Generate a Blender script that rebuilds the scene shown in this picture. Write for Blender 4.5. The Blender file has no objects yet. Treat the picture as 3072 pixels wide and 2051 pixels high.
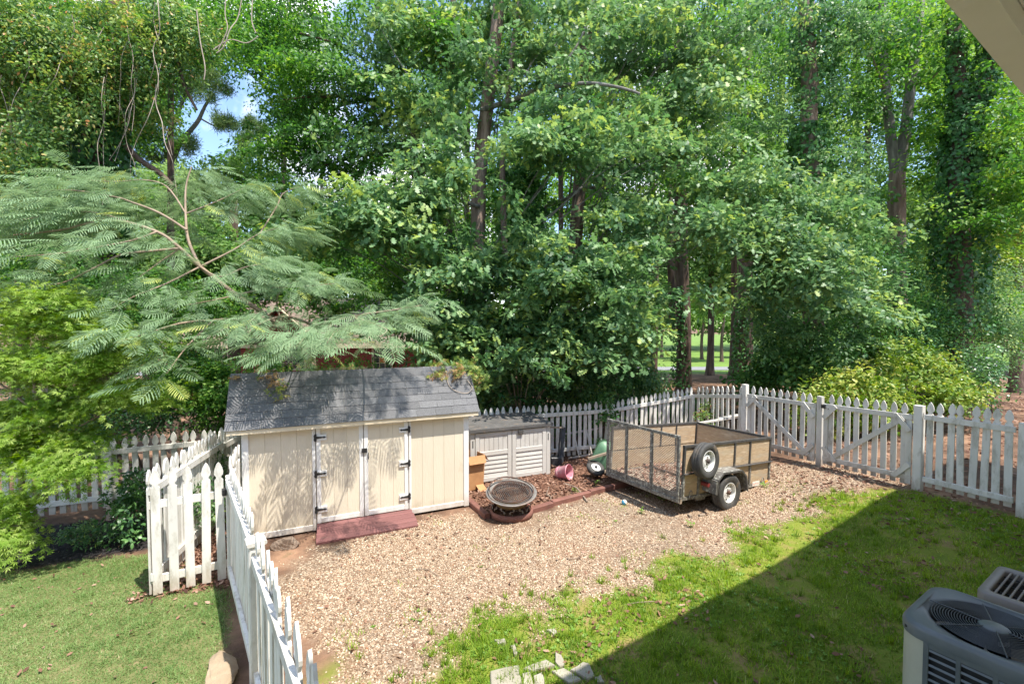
import bpy, math, random
import numpy as np
from mathutils import Vector, Matrix

random.seed(7)
RNG = np.random.default_rng(11)
SC = bpy.context.scene
COL = SC.collection

# ------------------------------------------------------------------ camera, sky, sun, exposure
PITCH = math.radians(1.9)
EYE = 3.1
cam_data = bpy.data.cameras.new('camera')
cam_data.lens = 16.0
cam_data.sensor_width = 36.0
cam_data.clip_start = 0.05
cam_data.clip_end = 3000.0
cam = bpy.data.objects.new('camera', cam_data)
cam.location = (0, 0, EYE)
cam.rotation_euler = (math.pi / 2 - PITCH, 0, 0)
COL.objects.link(cam)
SC.camera = cam

SUN_TRAVEL = Vector((-0.34, 0.26, -1.0))
world = bpy.data.worlds.new('World')
SC.world = world
world.use_nodes = True
wn, wl = world.node_tree.nodes, world.node_tree.links
wn.clear()
w_out = wn.new('ShaderNodeOutputWorld')
w_bg = wn.new('ShaderNodeBackground')
w_sky = wn.new('ShaderNodeTexSky')
w_sky.sky_type = 'NISHITA'
w_sky.sun_disc = False
w_sky.sun_elevation = math.atan(1 / math.hypot(0.34, 0.26))
w_sky.sun_rotation = math.atan2(0.34, -0.26)
w_sky.air_density = 1.0
w_sky.dust_density = 0.3
w_sky.ozone_density = 1.8
w_geo = wn.new('ShaderNodeTexCoord')
w_noise = wn.new('ShaderNodeTexNoise')
w_noise.inputs['Scale'].default_value = 3.2
w_noise.inputs['Detail'].default_value = 6.0
w_noise.inputs['Roughness'].default_value = 0.55
w_ramp = wn.new('ShaderNodeValToRGB')
w_ramp.color_ramp.elements[0].position = 0.51
w_ramp.color_ramp.elements[1].position = 0.66
w_mix = wn.new('ShaderNodeMix')
w_mix.data_type = 'RGBA'
w_mix.inputs['B'].default_value = (7.2, 7.2, 7.3, 1)
w_map = wn.new('ShaderNodeMapping')
w_map.inputs['Location'].default_value = (3.74, 1.2, 0.3)
wl.new(w_geo.outputs['Generated'], w_map.inputs['Vector'])
wl.new(w_map.outputs['Vector'], w_noise.inputs['Vector'])
wl.new(w_noise.outputs['Fac'], w_ramp.inputs['Fac'])
wl.new(w_ramp.outputs['Color'], w_mix.inputs['Factor'])
wl.new(w_sky.outputs['Color'], w_mix.inputs['A'])
wl.new(w_mix.outputs['Result'], w_bg.inputs['Color'])
w_bg.inputs['Strength'].default_value = 0.15
wl.new(w_bg.outputs['Background'], w_out.inputs['Surface'])

sun_data = bpy.data.lights.new('sun', 'SUN')
sun_data.energy = 3.7
sun_data.angle = math.radians(0.53)
sun_data.color = (1.0, 0.94, 0.84)
sun = bpy.data.objects.new('sun', sun_data)
sun.rotation_euler = SUN_TRAVEL.to_track_quat('-Z', 'Y').to_euler()
sun.location = (8, -4, 30)
COL.objects.link(sun)

SC.view_settings.view_transform = 'Standard'
SC.view_settings.look = 'None'
SC.view_settings.gamma = 1.0
SC.view_settings.use_curve_mapping = False
SC.view_settings.exposure = 1.27
SC.cycles.max_bounces = 8
SC.cycles.diffuse_bounces = 6
SC.cycles.glossy_bounces = 3
SC.cycles.transmission_bounces = 6
SC.cycles.transparent_max_bounces = 8

# ------------------------------------------------------------------ surveying helpers
FPX = 3072 * 16.0 / 36.0
_cp, _sp = math.cos(PITCH), math.sin(PITCH)


def ray(px, py):
    """Compass ray for a sight line taken from the eye point: (x, y, z) with y = 1."""
    u, v = (px - 1536) / FPX, (1025.5 - py) / FPX
    y = _cp + v * _sp
    return u / y, (-_sp + v * _cp) / y


def at(px, py, d):
    a, b = ray(px, py)
    return Vector((a * d, d, EYE + b * d))


def gp(px, py, z=0.0):
    a, b = ray(px, py)
    d = (EYE - z) / -b
    return (a * d, d)


def ss(a, b, x):
    t = np.clip((np.asarray(x, dtype=float) - a) / (b - a), 0, 1)
    return t * t * (3 - 2 * t)


def vnoise(x, y, scale, seed=0):
    x = np.asarray(x, float) * scale + seed * 17.31
    y = np.asarray(y, float) * scale + seed * 9.73
    xi, yi = np.floor(x).astype(np.int64), np.floor(y).astype(np.int64)
    fx, fy = x - xi, y - yi
    fx, fy = fx * fx * (3 - 2 * fx), fy * fy * (3 - 2 * fy)

    def h(i, j):
        n = (i * 374761393 + j * 668265263 + seed * 1442695041) & 0x7fffffff
        n = ((n ^ (n >> 13)) * 1274126177) & 0x7fffffff
        return ((n ^ (n >> 16)) & 0xffff) / 65535.0
    return (h(xi, yi) * (1 - fx) + h(xi + 1, yi) * fx) * (1 - fy) + (h(xi, yi + 1) * (1 - fx) + h(xi + 1, yi + 1) * fx) * fy


def fnoise(x, y, scale, seed=0):
    return (vnoise(x, y, scale, seed) * 0.55 + vnoise(x, y, scale * 2.3, seed + 1) * 0.3 + vnoise(x, y, scale * 5.1, seed + 2) * 0.15)


def terrain(x, y):
    x, y = np.asarray(x, float), np.asarray(y, float)
    z = 0.30 * ss(2.8, 7.0, x) * (1 - ss(14, 22, y))
    z = z - 0.28 * ss(-4.4, -7.0, x) * ss(5.2, 8.0, y)
    z = z - 0.10 * ss(9.0, 12.0, y) * (1 - ss(3, 6, x))
    z = z - 0.9 * ss(16, 48, y)
    z = z + 1.2 * ss(75, 160, y)
    z = z + 0.035 * (fnoise(x, y, 0.9, 3) - 0.5) * (1 - ss(25, 40, np.abs(y) + np.abs(x) * 0.5))
    return z


def tz(x, y):
    return float(terrain(x, y))


def pdist(x, y, poly):
    """Signed distance to a polygon, positive inside."""
    x, y = np.asarray(x, float), np.asarray(y, float)
    d = np.full(x.shape, 1e9)
    inside = np.zeros(x.shape, bool)
    n = len(poly)
    for i in range(n):
        ax, ay = poly[i]
        bx, by = poly[(i + 1) % n]
        ex, ey = bx - ax, by - ay
        t = np.clip(((x - ax) * ex + (y - ay) * ey) / (ex * ex + ey * ey + 1e-12), 0, 1)
        d = np.minimum(d, np.hypot(x - ax - t * ex, y - ay - t * ey))
        c = ((ay > y) != (by > y)) & (x < (bx - ax) * (y - ay) / (by - ay + 1e-12) + ax)
        inside ^= c
    return np.where(inside, d, -d)


# ------------------------------------------------------------------ object helpers
def tag(o, label=None, cat=None, group=None, kind=None):
    if label: o['label'] = label
    if cat: o['category'] = cat
    if group: o['group'] = group
    if kind: o['kind'] = kind
    return o


def empty(name, loc, rz=0.0, rot=None, label=None, cat=None, group=None):
    o = bpy.data.objects.new(name, None)
    o.empty_display_size = 0.1
    o.location = loc
    o.rotation_euler = rot if rot is not None else (0, 0, rz)
    COL.objects.link(o)
    return tag(o, label, cat, group)


def link(name, mesh, parent=None, loc=None, rot=None, scale=None):
    o = bpy.data.objects.new(name, mesh)
    COL.objects.link(o)
    if parent is not None: o.parent = parent
    if loc is not None: o.location = loc
    if rot is not None: o.rotation_euler = rot
    if scale is not None: o.scale = scale
    return o


class MB:
    """Collects boxes, beams, tubes and turned shapes into one mesh."""

    def __init__(self):
        self.v, self.f, self.sm = [], [], []

    def add(self, vs, fs, smooth=False):
        b = len(self.v)
        self.v.extend(tuple(p) for p in vs)
        self.f.extend(tuple(i + b for i in f) for f in fs)
        self.sm.extend([smooth] * len(fs))
        return self

    def box(self, x0, x1, y0, y1, z0, z1, M=None):
        vs = [Vector(p) for p in ((x0, y0, z0), (x1, y0, z0), (x1, y1, z0), (x0, y1, z0), (x0, y0, z1), (x1, y0, z1), (x1, y1, z1), (x0, y1, z1))]
        if M is not None: vs = [M @ p for p in vs]
        return self.add(vs, [(3, 2, 1, 0), (4, 5, 6, 7), (0, 1, 5, 4), (1, 2, 6, 5), (2, 3, 7, 6), (3, 0, 4, 7)])

    def cbox(self, x0, x1, y0, y1, z0, z1, c=0.004, M=None):
        """Box with chamfered edges along its longest direction's four edges kept simple: eight-sided section."""
        L = [x1 - x0, y1 - y0, z1 - z0]
        ax = L.index(max(L))
        o = [i for i in range(3) if i != ax]
        lo, hi = (x0, y0, z0), (x1, y1, z1)
        a0, a1, b0, b1 = lo[o[0]], hi[o[0]], lo[o[1]], hi[o[1]]
        c = min(c, (a1 - a0) * 0.3, (b1 - b0) * 0.3)
        sec = [(a0 + c, b0), (a1 - c, b0), (a1, b0 + c), (a1, b1 - c), (a1 - c, b1), (a0 + c, b1), (a0, b1 - c), (a0, b0 + c)]
        vs = []
        for e in (lo[ax], hi[ax]):
            for (p, q) in sec:
                t = [0, 0, 0]
                t[ax], t[o[0]], t[o[1]] = e, p, q
                vs.append(M @ Vector(t) if M is not None else Vector(t))
        fs = [tuple(range(8)), tuple(range(15, 7, -1))] + [(i, (i + 1) % 8, (i + 1) % 8 + 8, i + 8) for i in range(8)]
        return self.add(vs, fs)

    def beam(self, p, q, w, h, up=(0, 0, 1), c=0.003):
        p, q = Vector(p), Vector(q)
        d = q - p
        L = d.length
        x = d.normalized()
        u = Vector(up)
        y = u.cross(x)
        if y.length < 1e-4: y = Vector((0, 1, 0)).cross(x)
        y.normalize()
        z = x.cross(y)
        M = Matrix((x, y, z)).transposed().to_4x4()
        M.translation = p
        return self.cbox(0, L, -w / 2, w / 2, -h / 2, h / 2, c, M)

    def tube(self, pts, r, n=8, cap=True, smooth=True, jit=0.0):
        pts = [Vector(p) for p in pts]
        rs = r if isinstance(r, (list, tuple)) else [r] * len(pts)
        vs, fs = [], []
        ref = Vector((0, 0, 1))
        prev = None
        for i, p in enumerate(pts):
            a = pts[max(i - 1, 0)]
            b = pts[min(i + 1, len(pts) - 1)]
            t = (b - a)
            if t.length < 1e-9: t = Vector((0, 0, 1))
            t.normalize()
            if prev is None:
                x = t.cross(ref)
                if x.length < 0.05: x = t.cross(Vector((1, 0, 0)))
            else:
                x = prev - t * prev.dot(t)
            x.normalize()
            prev = x
            y = t.cross(x)
            for k in range(n):
                an = 2 * math.pi * k / n
                rr = rs[i] * (1 + (random.uniform(-jit, jit) if jit else 0))
                vs.append(p + x * math.cos(an) * rr + y * math.sin(an) * rr)
        for i in range(len(pts) - 1):
            for k in range(n):
                k2 = (k + 1) % n
                fs.append((i * n + k, i * n + k2, (i + 1) * n + k2, (i + 1) * n + k))
        self.add(vs, fs, smooth)
        if cap:
            self.add(vs[:n], [tuple(range(n - 1, -1, -1))])
            self.add(vs[-n:], [tuple(range(n))])
        return self

    def lathe(self, prof, n=24, M=None, smooth=True, a0=0.0, a1=2 * math.pi):
        full = abs(a1 - a0 - 2 * math.pi) < 1e-6
        m = n if full else n + 1
        vs, fs = [], []
        for k in range(m):
            an = a0 + (a1 - a0) * k / n
            for (r, z) in prof:
                p = Vector((r * math.cos(an), r * math.sin(an), z))
                vs.append(M @ p if M is not None else p)
        L = len(prof)
        for k in range(n):
            k2 = (k + 1) % m
            for i in range(L - 1):
                fs.append((k * L + i, k2 * L + i, k2 * L + i + 1, k * L + i + 1))
        return self.add(vs, fs, smooth)

    def prism(self, poly, t0, t1, M=None):
        """Polygon in local XZ, thickness along Y from t0 to t1."""
        n = len(poly)
        vs = [Vector((x, t0, z)) for x, z in poly] + [Vector((x, t1, z)) for x, z in poly]
        if M is not None: vs = [M @ p for p in vs]
        fs = [tuple(range(n)), tuple(range(2 * n - 1, n - 1, -1))] + [(i, i + n, (i + 1) % n + n, (i + 1) % n) for i in range(n)]
        return self.add(vs, fs)

    def mesh(self, name, mat):
        me = bpy.data.meshes.new(name)
        me.from_pydata([tuple(p) for p in self.v], [], self.f)
        me.polygons.foreach_set('use_smooth', self.sm)
        if mat: me.materials.append(mat)
        me.update()
        return me

    def build(self, name, mat, parent=None, **kw):
        return link(name, self.mesh(name, mat), parent, **kw)


def np_mesh(name, V, faces_n, F, mat, tint=None, smooth=False):
    """Mesh from numpy: V (n,3), F flat loop indices with constant face size faces_n."""
    me = bpy.data.meshes.new(name)
    nv, nl = len(V), F.size
    nf = nl // faces_n
    me.vertices.add(nv)
    me.vertices.foreach_set('co', np.ascontiguousarray(V, dtype=np.float32).ravel())
    me.loops.add(nl)
    me.loops.foreach_set('vertex_index', np.ascontiguousarray(F, dtype=np.int32).ravel())
    me.polygons.add(nf)
    me.polygons.foreach_set('loop_start', np.arange(0, nl, faces_n, dtype=np.int32))
    me.polygons.foreach_set('loop_total', np.full(nf, faces_n, dtype=np.int32))
    if smooth: me.polygons.foreach_set('use_smooth', np.ones(nf, dtype=bool))
    me.update(calc_edges=True)
    if tint is not None:
        a = me.attributes.new('tint', 'FLOAT', 'POINT')
        a.data.foreach_set('value', np.ascontiguousarray(tint, dtype=np.float32))
    if mat: me.materials.append(mat)
    return me


def norm(a):
    return a / np.maximum(np.linalg.norm(a, axis=-1, keepdims=True), 1e-9)


def scatter(name, pos, L, N, size, tv, tf, mat, tint, width=None):
    """Copies a template (tv (k,3): x along L, y across, z along N; tf triangles) to every pos as one mesh."""
    L = norm(L)
    N = N - L * np.sum(N * L, -1, keepdims=True)
    N = norm(N)
    W = np.cross(N, L)
    s = np.asarray(size, float)[:, None, None]
    w = s if width is None else np.asarray(width, float)[:, None, None]
    V = pos[:, None, :] + s * tv[None, :, 0:1] * L[:, None, :] + w * tv[None, :, 1:2] * W[:, None, :] + s * tv[None, :, 2:3] * N[:, None, :]
    n, k = len(pos), len(tv)
    F = (tf[None, :, :] + (np.arange(n) * k)[:, None, None]).reshape(-1)
    return np_mesh(name, V.reshape(-1, 3), tf.shape[1], F, mat, np.repeat(tint, k))


# ------------------------------------------------------------------ materials
def new_mat(name):
    m = bpy.data.materials.new(name)
    m.use_nodes = True
    nt = m.node_tree
    nt.nodes.clear()
    out = nt.nodes.new('ShaderNodeOutputMaterial')
    return m, nt, out


def node(nt, kind, **kw):
    n = nt.nodes.new(kind)
    for k, v in kw.items():
        if hasattr(n, k) and k not in n.inputs: setattr(n, k, v)
        else: n.inputs[k].default_value = v
    return n


def rgba(c):
    return (c[0], c[1], c[2], 1.0)


def ramp(nt, stops):
    r = nt.nodes.new('ShaderNodeValToRGB')
    els = r.color_ramp.elements
    while len(els) < len(stops): els.new(0.5)
    for e, (p, c) in zip(els, stops):
        e.position = p
        e.color = rgba(c)
    return r


def coords(nt, stretch=(1, 1, 1), rand=True):
    tc = nt.nodes.new('ShaderNodeTexCoord')
    mp = nt.nodes.new('ShaderNodeMapping')
    mp.inputs['Scale'].default_value = stretch
    if rand:
        oi = nt.nodes.new('ShaderNodeObjectInfo')
        ml = nt.nodes.new('ShaderNodeMath')
        ml.operation = 'MULTIPLY'
        ml.inputs[1].default_value = 37.0
        nt.links.new(oi.outputs['Random'], ml.inputs[0])
        nt.links.new(ml.outputs[0], mp.inputs['Location'])
    nt.links.new(tc.outputs['Object'], mp.inputs['Vector'])
    return mp.outputs['Vector']


def surf(name, stops, scale=6.0, stretch=(1, 1, 1), rough=0.6, bump=0.2, bscale=40.0, bdist=0.01, metallic=0.0, spec=0.5, wear=None, vary=0.0, bstretch=None, soil=None):
    """Painted or raw surface: noise-driven colour, optional worn patches (colour, lo, hi, scale), per-object shade."""
    m, nt, out = new_mat(name)
    b = node(nt, 'ShaderNodeBsdfPrincipled', Roughness=rough, Metallic=metallic)
    b.inputs['Specular IOR Level'].default_value = spec
    vec = coords(nt, stretch)
    n1 = node(nt, 'ShaderNodeTexNoise', Scale=scale, Detail=6.0, Roughness=0.6)
    nt.links.new(vec, n1.inputs['Vector'])
    r = ramp(nt, stops)
    nt.links.new(n1.outputs['Fac'], r.inputs['Fac'])
    col = r.outputs['Color']
    if wear:
        wc, lo, hi, wsc = wear
        n2 = node(nt, 'ShaderNodeTexNoise', Scale=wsc, Detail=8.0, Roughness=0.7)
        nt.links.new(vec, n2.inputs['Vector'])
        mr = node(nt, 'ShaderNodeMapRange')
        mr.inputs['From Min'].default_value = lo
        mr.inputs['From Max'].default_value = hi
        nt.links.new(n2.outputs['Fac'], mr.inputs['Value'])
        mx = nt.nodes.new('ShaderNodeMix')
        mx.data_type = 'RGBA'
        mx.inputs['B'].default_value = rgba(wc)
        nt.links.new(mr.outputs['Result'], mx.inputs['Factor'])
        nt.links.new(col, mx.inputs['A'])
        col = mx.outputs['Result']
    if soil:
        tc2 = nt.nodes.new('ShaderNodeTexCoord')
        sp_ = nt.nodes.new('ShaderNodeSeparateXYZ')
        nt.links.new(tc2.outputs['Object'], sp_.inputs['Vector'])
        n5 = node(nt, 'ShaderNodeTexNoise', Scale=7.0, Detail=6.0, Roughness=0.7)
        nt.links.new(vec, n5.inputs['Vector'])
        mm = node(nt, 'ShaderNodeMath', operation='MULTIPLY_ADD')
        mm.inputs[1].default_value = 0.5
        nt.links.new(n5.outputs['Fac'], mm.inputs[0])
        sb_ = node(nt, 'ShaderNodeMath', operation='MULTIPLY')
        sb_.inputs[1].default_value = -1.0
        nt.links.new(sp_.outputs['Z'], sb_.inputs[0])
        nt.links.new(sb_.outputs[0], mm.inputs[2])
        mr5 = node(nt, 'ShaderNodeMapRange')
        mr5.inputs['From Min'].default_value = 0.0
        mr5.inputs['From Max'].default_value = 0.30
        mr5.inputs['To Max'].default_value = 0.75
        nt.links.new(mm.outputs[0], mr5.inputs['Value'])
        mx5 = nt.nodes.new('ShaderNodeMix')
        mx5.data_type = 'RGBA'
        mx5.inputs['B'].default_value = rgba(soil)
        nt.links.new(mr5.outputs['Result'], mx5.inputs['Factor'])
        nt.links.new(col, mx5.inputs['A'])
        col = mx5.outputs['Result']
    if vary:
        oi = nt.nodes.new('ShaderNodeObjectInfo')
        mr = node(nt, 'ShaderNodeMapRange')
        mr.inputs['To Min'].default_value = 1 - vary
        mr.inputs['To Max'].default_value = 1 + vary
        nt.links.new(oi.outputs['Random'], mr.inputs['Value'])
        hs = nt.nodes.new('ShaderNodeHueSaturation')
        nt.links.new(mr.outputs['Result'], hs.inputs['Value'])
        nt.links.new(col, hs.inputs['Color'])
        col = hs.outputs['Color']
    nt.links.new(col, b.inputs['Base Color'])
    if bump:
        v2 = coords(nt, bstretch or stretch)
        n3 = node(nt, 'ShaderNodeTexNoise', Scale=bscale, Detail=5.0, Roughness=0.65)
        nt.links.new(v2, n3.inputs['Vector'])
        bp = node(nt, 'ShaderNodeBump', Strength=bump, Distance=bdist)
        nt.links.new(n3.outputs['Fac'], bp.inputs['Height'])
        nt.links.new(bp.outputs['Normal'], b.inputs['Normal'])
    nt.links.new(b.outputs['BSDF'], out.inputs['Surface'])
    return m


def tinted(name, stops, rough=0.5, trans=0.0, spec=0.5, tcol=None, tscale=1.0):
    """Leaf, blade, pebble: colour from the 'tint' each piece carries; optional light through it."""
    m, nt, out = new_mat(name)
    at_ = node(nt, 'ShaderNodeAttribute', attribute_name='tint')
    r = ramp(nt, stops)
    nt.links.new(at_.outputs['Fac'], r.inputs['Fac'])
    b = node(nt, 'ShaderNodeBsdfPrincipled', Roughness=rough)
    b.inputs['Specular IOR Level'].default_value = spec
    nt.links.new(r.outputs['Color'], b.inputs['Base Color'])
    if trans:
        t = nt.nodes.new('ShaderNodeBsdfTranslucent')
        hs = node(nt, 'ShaderNodeHueSaturation', Hue=0.485, Saturation=1.15, Value=1.5 * tscale)
        nt.links.new(r.outputs['Color'], hs.inputs['Color'])
        nt.links.new(hs.outputs['Color'], t.inputs['Color'])
        mx = nt.nodes.new('ShaderNodeMixShader')
        mx.inputs[0].default_value = trans
        nt.links.new(b.outputs['BSDF'], mx.inputs[1])
        nt.links.new(t.outputs['BSDF'], mx.inputs[2])
        nt.links.new(mx.outputs[0], out.inputs['Surface'])
    else:
        nt.links.new(b.outputs['BSDF'], out.inputs['Surface'])
    return m


MAT = {}
MAT['white'] = surf('weathered_white_paint', [(0.25, (0.66, 0.635, 0.59)), (0.7, (0.80, 0.775, 0.73))], 5, (1, 1, 0.35), 0.6, 0.25, 30, 0.004,
                    wear=((0.36, 0.34, 0.27), 0.50, 0.72, 7), vary=0.05, soil=(0.42, 0.33, 0.24))
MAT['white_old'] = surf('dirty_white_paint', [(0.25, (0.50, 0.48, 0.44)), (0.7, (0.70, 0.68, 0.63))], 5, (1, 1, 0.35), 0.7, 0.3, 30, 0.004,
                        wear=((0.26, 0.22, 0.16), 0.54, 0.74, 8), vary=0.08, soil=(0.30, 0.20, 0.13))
MAT['trim_white'] = surf('white_trim_paint', [(0.3, (0.72, 0.71, 0.69)), (0.7, (0.82, 0.81, 0.79))], 4, (1, 1, 0.3), 0.5, 0.1, 30, 0.003,
                         wear=((0.45, 0.40, 0.32), 0.62, 0.82, 6), soil=(0.45, 0.37, 0.28))
MAT['siding'] = surf('cream_wood_siding', [(0.25, (0.66, 0.59, 0.465)), (0.75, (0.74, 0.665, 0.53))], 3, (1, 1, 0.3), 0.65, 0.55, 55, 0.006, bstretch=(1, 1, 0.18), vary=0.03, soil=(0.42, 0.33, 0.23), wear=((0.50, 0.42, 0.30), 0.62, 0.82, 4))
MAT['cream'] = surf('cream_paint', [(0.3, (0.66, 0.56, 0.40)), (0.7, (0.72, 0.62, 0.46))], 3, rough=0.5, bump=0.1)
MAT['groove'] = surf('groove_wood', [(0.3, (0.50, 0.43, 0.33)), (0.7, (0.56, 0.49, 0.38))], 3)
MAT['shingle'] = surf('asphalt_shingle', [(0.3, (0.095, 0.095, 0.099)), (0.7, (0.185, 0.185, 0.19))], 60, (1, 1, 1), 0.9, 0.5, 260, 0.004, vary=0.16, spec=0.3)
MAT['black_iron'] = surf('black_iron', [(0.3, (0.012, 0.012, 0.014)), (0.7, (0.03, 0.03, 0.032))], 20, rough=0.45, bump=0.1)
MAT['red_paint'] = surf('faded_red_paint', [(0.25, (0.125, 0.048, 0.045)), (0.75, (0.20, 0.085, 0.080))], 4, (0.4, 3, 1), 0.65, 0.25, 30, 0.004,
                        wear=((0.20, 0.14, 0.11), 0.62, 0.8, 6), vary=0.08)
MAT['timber'] = surf('rusty_red_timber', [(0.25, (0.13, 0.055, 0.042)), (0.75, (0.24, 0.105, 0.08))], 6, rough=0.75, bump=0.4, bscale=25, wear=((0.15, 0.10, 0.075), 0.55, 0.8, 7), vary=0.1)
MAT['resin_light'] = surf('pale_resin', [(0.3, (0.52, 0.50, 0.46)), (0.7, (0.60, 0.58, 0.54))], 3, rough=0.5, bump=0.12, bscale=80, wear=((0.34, 0.31, 0.27), 0.6, 0.85, 4))
MAT['resin_dark'] = surf('grey_resin_lid', [(0.3, (0.075, 0.072, 0.070)), (0.7, (0.12, 0.115, 0.11))], 5, rough=0.7, bump=0.3, bscale=40, wear=((0.24, 0.17, 0.12), 0.56, 0.72, 7))
MAT['card'] = surf('cardboard', [(0.3, (0.40, 0.20, 0.085)), (0.7, (0.50, 0.27, 0.12))], 8, rough=0.8, bump=0.15)
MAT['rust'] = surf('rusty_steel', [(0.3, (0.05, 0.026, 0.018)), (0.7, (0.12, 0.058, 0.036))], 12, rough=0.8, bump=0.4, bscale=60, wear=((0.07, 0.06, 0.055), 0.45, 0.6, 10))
MAT['pit_rim'] = surf('weathered_steel_rim', [(0.3, (0.17, 0.16, 0.15)), (0.7, (0.27, 0.25, 0.23))], 10, rough=0.6, bump=0.2, wear=((0.19, 0.10, 0.06), 0.5, 0.7, 8), metallic=0.3)
MAT['pit_drum'] = surf('bronze_drum', [(0.3, (0.16, 0.10, 0.035)), (0.7, (0.26, 0.17, 0.07))], 9, rough=0.7, bump=0.3, wear=((0.09, 0.06, 0.03), 0.5, 0.7, 6))
MAT['ash'] = surf('ash_and_litter', [(0.3, (0.05, 0.035, 0.026)), (0.5, (0.13, 0.085, 0.06)), (0.7, (0.30, 0.23, 0.18))], 60, rough=0.95, bump=0.8, bscale=60, bdist=0.03)
MAT['plywood'] = surf('weathered_plywood', [(0.3, (0.31, 0.215, 0.135)), (0.45, (0.50, 0.38, 0.245)), (0.52, (0.40, 0.285, 0.18)), (0.68, (0.60, 0.485, 0.335))], 2.6, (1.0, 1, 6), 0.6, 0.15, 20, 0.003,
                      wear=((0.40, 0.36, 0.29), 0.50, 0.74, 2.2), vary=0.08)
MAT['steel_black'] = surf('chipped_black_steel', [(0.3, (0.038, 0.036, 0.034)), (0.7, (0.085, 0.080, 0.075))], 8, rough=0.6, bump=0.3, bscale=40, wear=((0.22, 0.20, 0.17), 0.60, 0.70, 14))
MAT['steel_lichen'] = surf('lichen_steel', [(0.3, (0.085, 0.082, 0.072)), (0.7, (0.19, 0.175, 0.155))], 9, rough=0.75, bump=0.3, bscale=40, wear=((0.36, 0.37, 0.33), 0.52, 0.60, 22))
MAT['mesh_wire'] = surf('expanded_steel', [(0.3, (0.16, 0.145, 0.125)), (0.7, (0.28, 0.255, 0.22))], 12, rough=0.6, bump=0, metallic=0.2)
MAT['rubber'] = surf('dusty_rubber', [(0.3, (0.035, 0.035, 0.035)), (0.7, (0.075, 0.072, 0.068))], 10, rough=0.75, bump=0.2, bscale=50, wear=((0.20, 0.14, 0.085), 0.58, 0.8, 5))
MAT['wheel_white'] = surf('white_wheel_enamel', [(0.3, (0.70, 0.70, 0.69)), (0.7, (0.80, 0.80, 0.79))], 6, rough=0.35, bump=0.05, wear=((0.34, 0.19, 0.10), 0.70, 0.82, 9))
MAT['red_lens'] = surf('red_plastic_lens', [(0.3, (0.18, 0.03, 0.028)), (0.7, (0.25, 0.05, 0.045))], 6, rough=0.3, bump=0.05)
MAT['amber'] = surf('amber_reflector', [(0.3, (0.75, 0.33, 0.02)), (0.7, (0.85, 0.42, 0.04))], 6, rough=0.3, bump=0)
MAT['plate'] = surf('faded_sticker', [(0.3, (0.70, 0.62, 0.55)), (0.6, (0.78, 0.72, 0.66))], 5, rough=0.6, bump=0)
MAT['faded_pink'] = surf('faded_pink_ink', [(0.3, (0.62, 0.38, 0.34)), (0.6, (0.70, 0.50, 0.45))], 15, rough=0.6, bump=0)
MAT['green_tray'] = surf('green_wheelbarrow_plastic', [(0.3, (0.12, 0.25, 0.145)), (0.7, (0.17, 0.32, 0.19))], 5, rough=0.5, bump=0.1, wear=((0.16, 0.20, 0.14), 0.58, 0.8, 6))
MAT['pink'] = surf('faded_pink_plastic', [(0.3, (0.48, 0.12, 0.18)), (0.7, (0.62, 0.26, 0.32))], 5, rough=0.5, bump=0.1, wear=((0.62, 0.48, 0.48), 0.5, 0.7, 7))
MAT['black_plastic'] = surf('dusty_black_plastic', [(0.3, (0.03, 0.03, 0.033)), (0.7, (0.075, 0.075, 0.08))], 9, rough=0.5, bump=0.2)
MAT['wood_grey'] = surf('grey_weathered_wood', [(0.3, (0.22, 0.17, 0.13)), (0.7, (0.36, 0.29, 0.22))], 8, (1, 6, 1), 0.8, 0.3, 40, vary=0.1)
MAT['twig'] = surf('dead_twig', [(0.3, (0.16, 0.115, 0.085)), (0.7, (0.34, 0.27, 0.21))], 14, rough=0.85, bump=0.4)
MAT['ball_blue'] = surf('blue_ball', [(0.3, (0.04, 0.24, 0.42)), (0.7, (0.07, 0.32, 0.50))], 5, rough=0.4, bump=0)
MAT['ball_pale'] = surf('pale_ball', [(0.3, (0.62, 0.52, 0.42)), (0.7, (0.72, 0.64, 0.52))], 5, rough=0.5, bump=0)
MAT['flag'] = surf('flagstone', [(0.25, (0.25, 0.23, 0.18)), (0.75, (0.39, 0.36, 0.29))], 5, rough=0.85, bump=0.5, bscale=22, bdist=0.015, wear=((0.30, 0.33, 0.20), 0.62, 0.8, 4), vary=0.14)
MAT['rock'] = surf('brown_rock', [(0.25, (0.15, 0.105, 0.075)), (0.75, (0.33, 0.25, 0.19))], 7, rough=0.9, bump=0.8, bscale=16, bdist=0.04)
MAT['tan_rock'] = surf('tan_stone', [(0.25, (0.26, 0.19, 0.12)), (0.75, (0.40, 0.31, 0.21))], 5, rough=0.9, bump=0.7, bscale=14, bdist=0.03)
MAT['ac_paint'] = surf('blue_grey_enamel', [(0.3, (0.105, 0.122, 0.132)), (0.7, (0.14, 0.158, 0.166))], 5, rough=0.42, bump=0.06, bscale=150, wear=((0.22, 0.20, 0.17), 0.68, 0.85, 8))
MAT['ac_post'] = surf('pale_corner_enamel', [(0.3, (0.44, 0.43, 0.35)), (0.7, (0.50, 0.49, 0.40))], 4, rough=0.4, bump=0.05)
MAT['ac_wire'] = surf('dark_grille_wire', [(0.3, (0.055, 0.062, 0.07)), (0.7, (0.085, 0.095, 0.105))], 5, rough=0.45, bump=0)
MAT['ac_dark'] = surf('condenser_interior', [(0.3, (0.012, 0.013, 0.014)), (0.7, (0.025, 0.026, 0.028))], 8, rough=0.7)
MAT['ac_fan'] = surf('fan_blade_metal', [(0.3, (0.30, 0.27, 0.23)), (0.7, (0.38, 0.34, 0.29))], 5, rough=0.5, bump=0.1)
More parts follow.
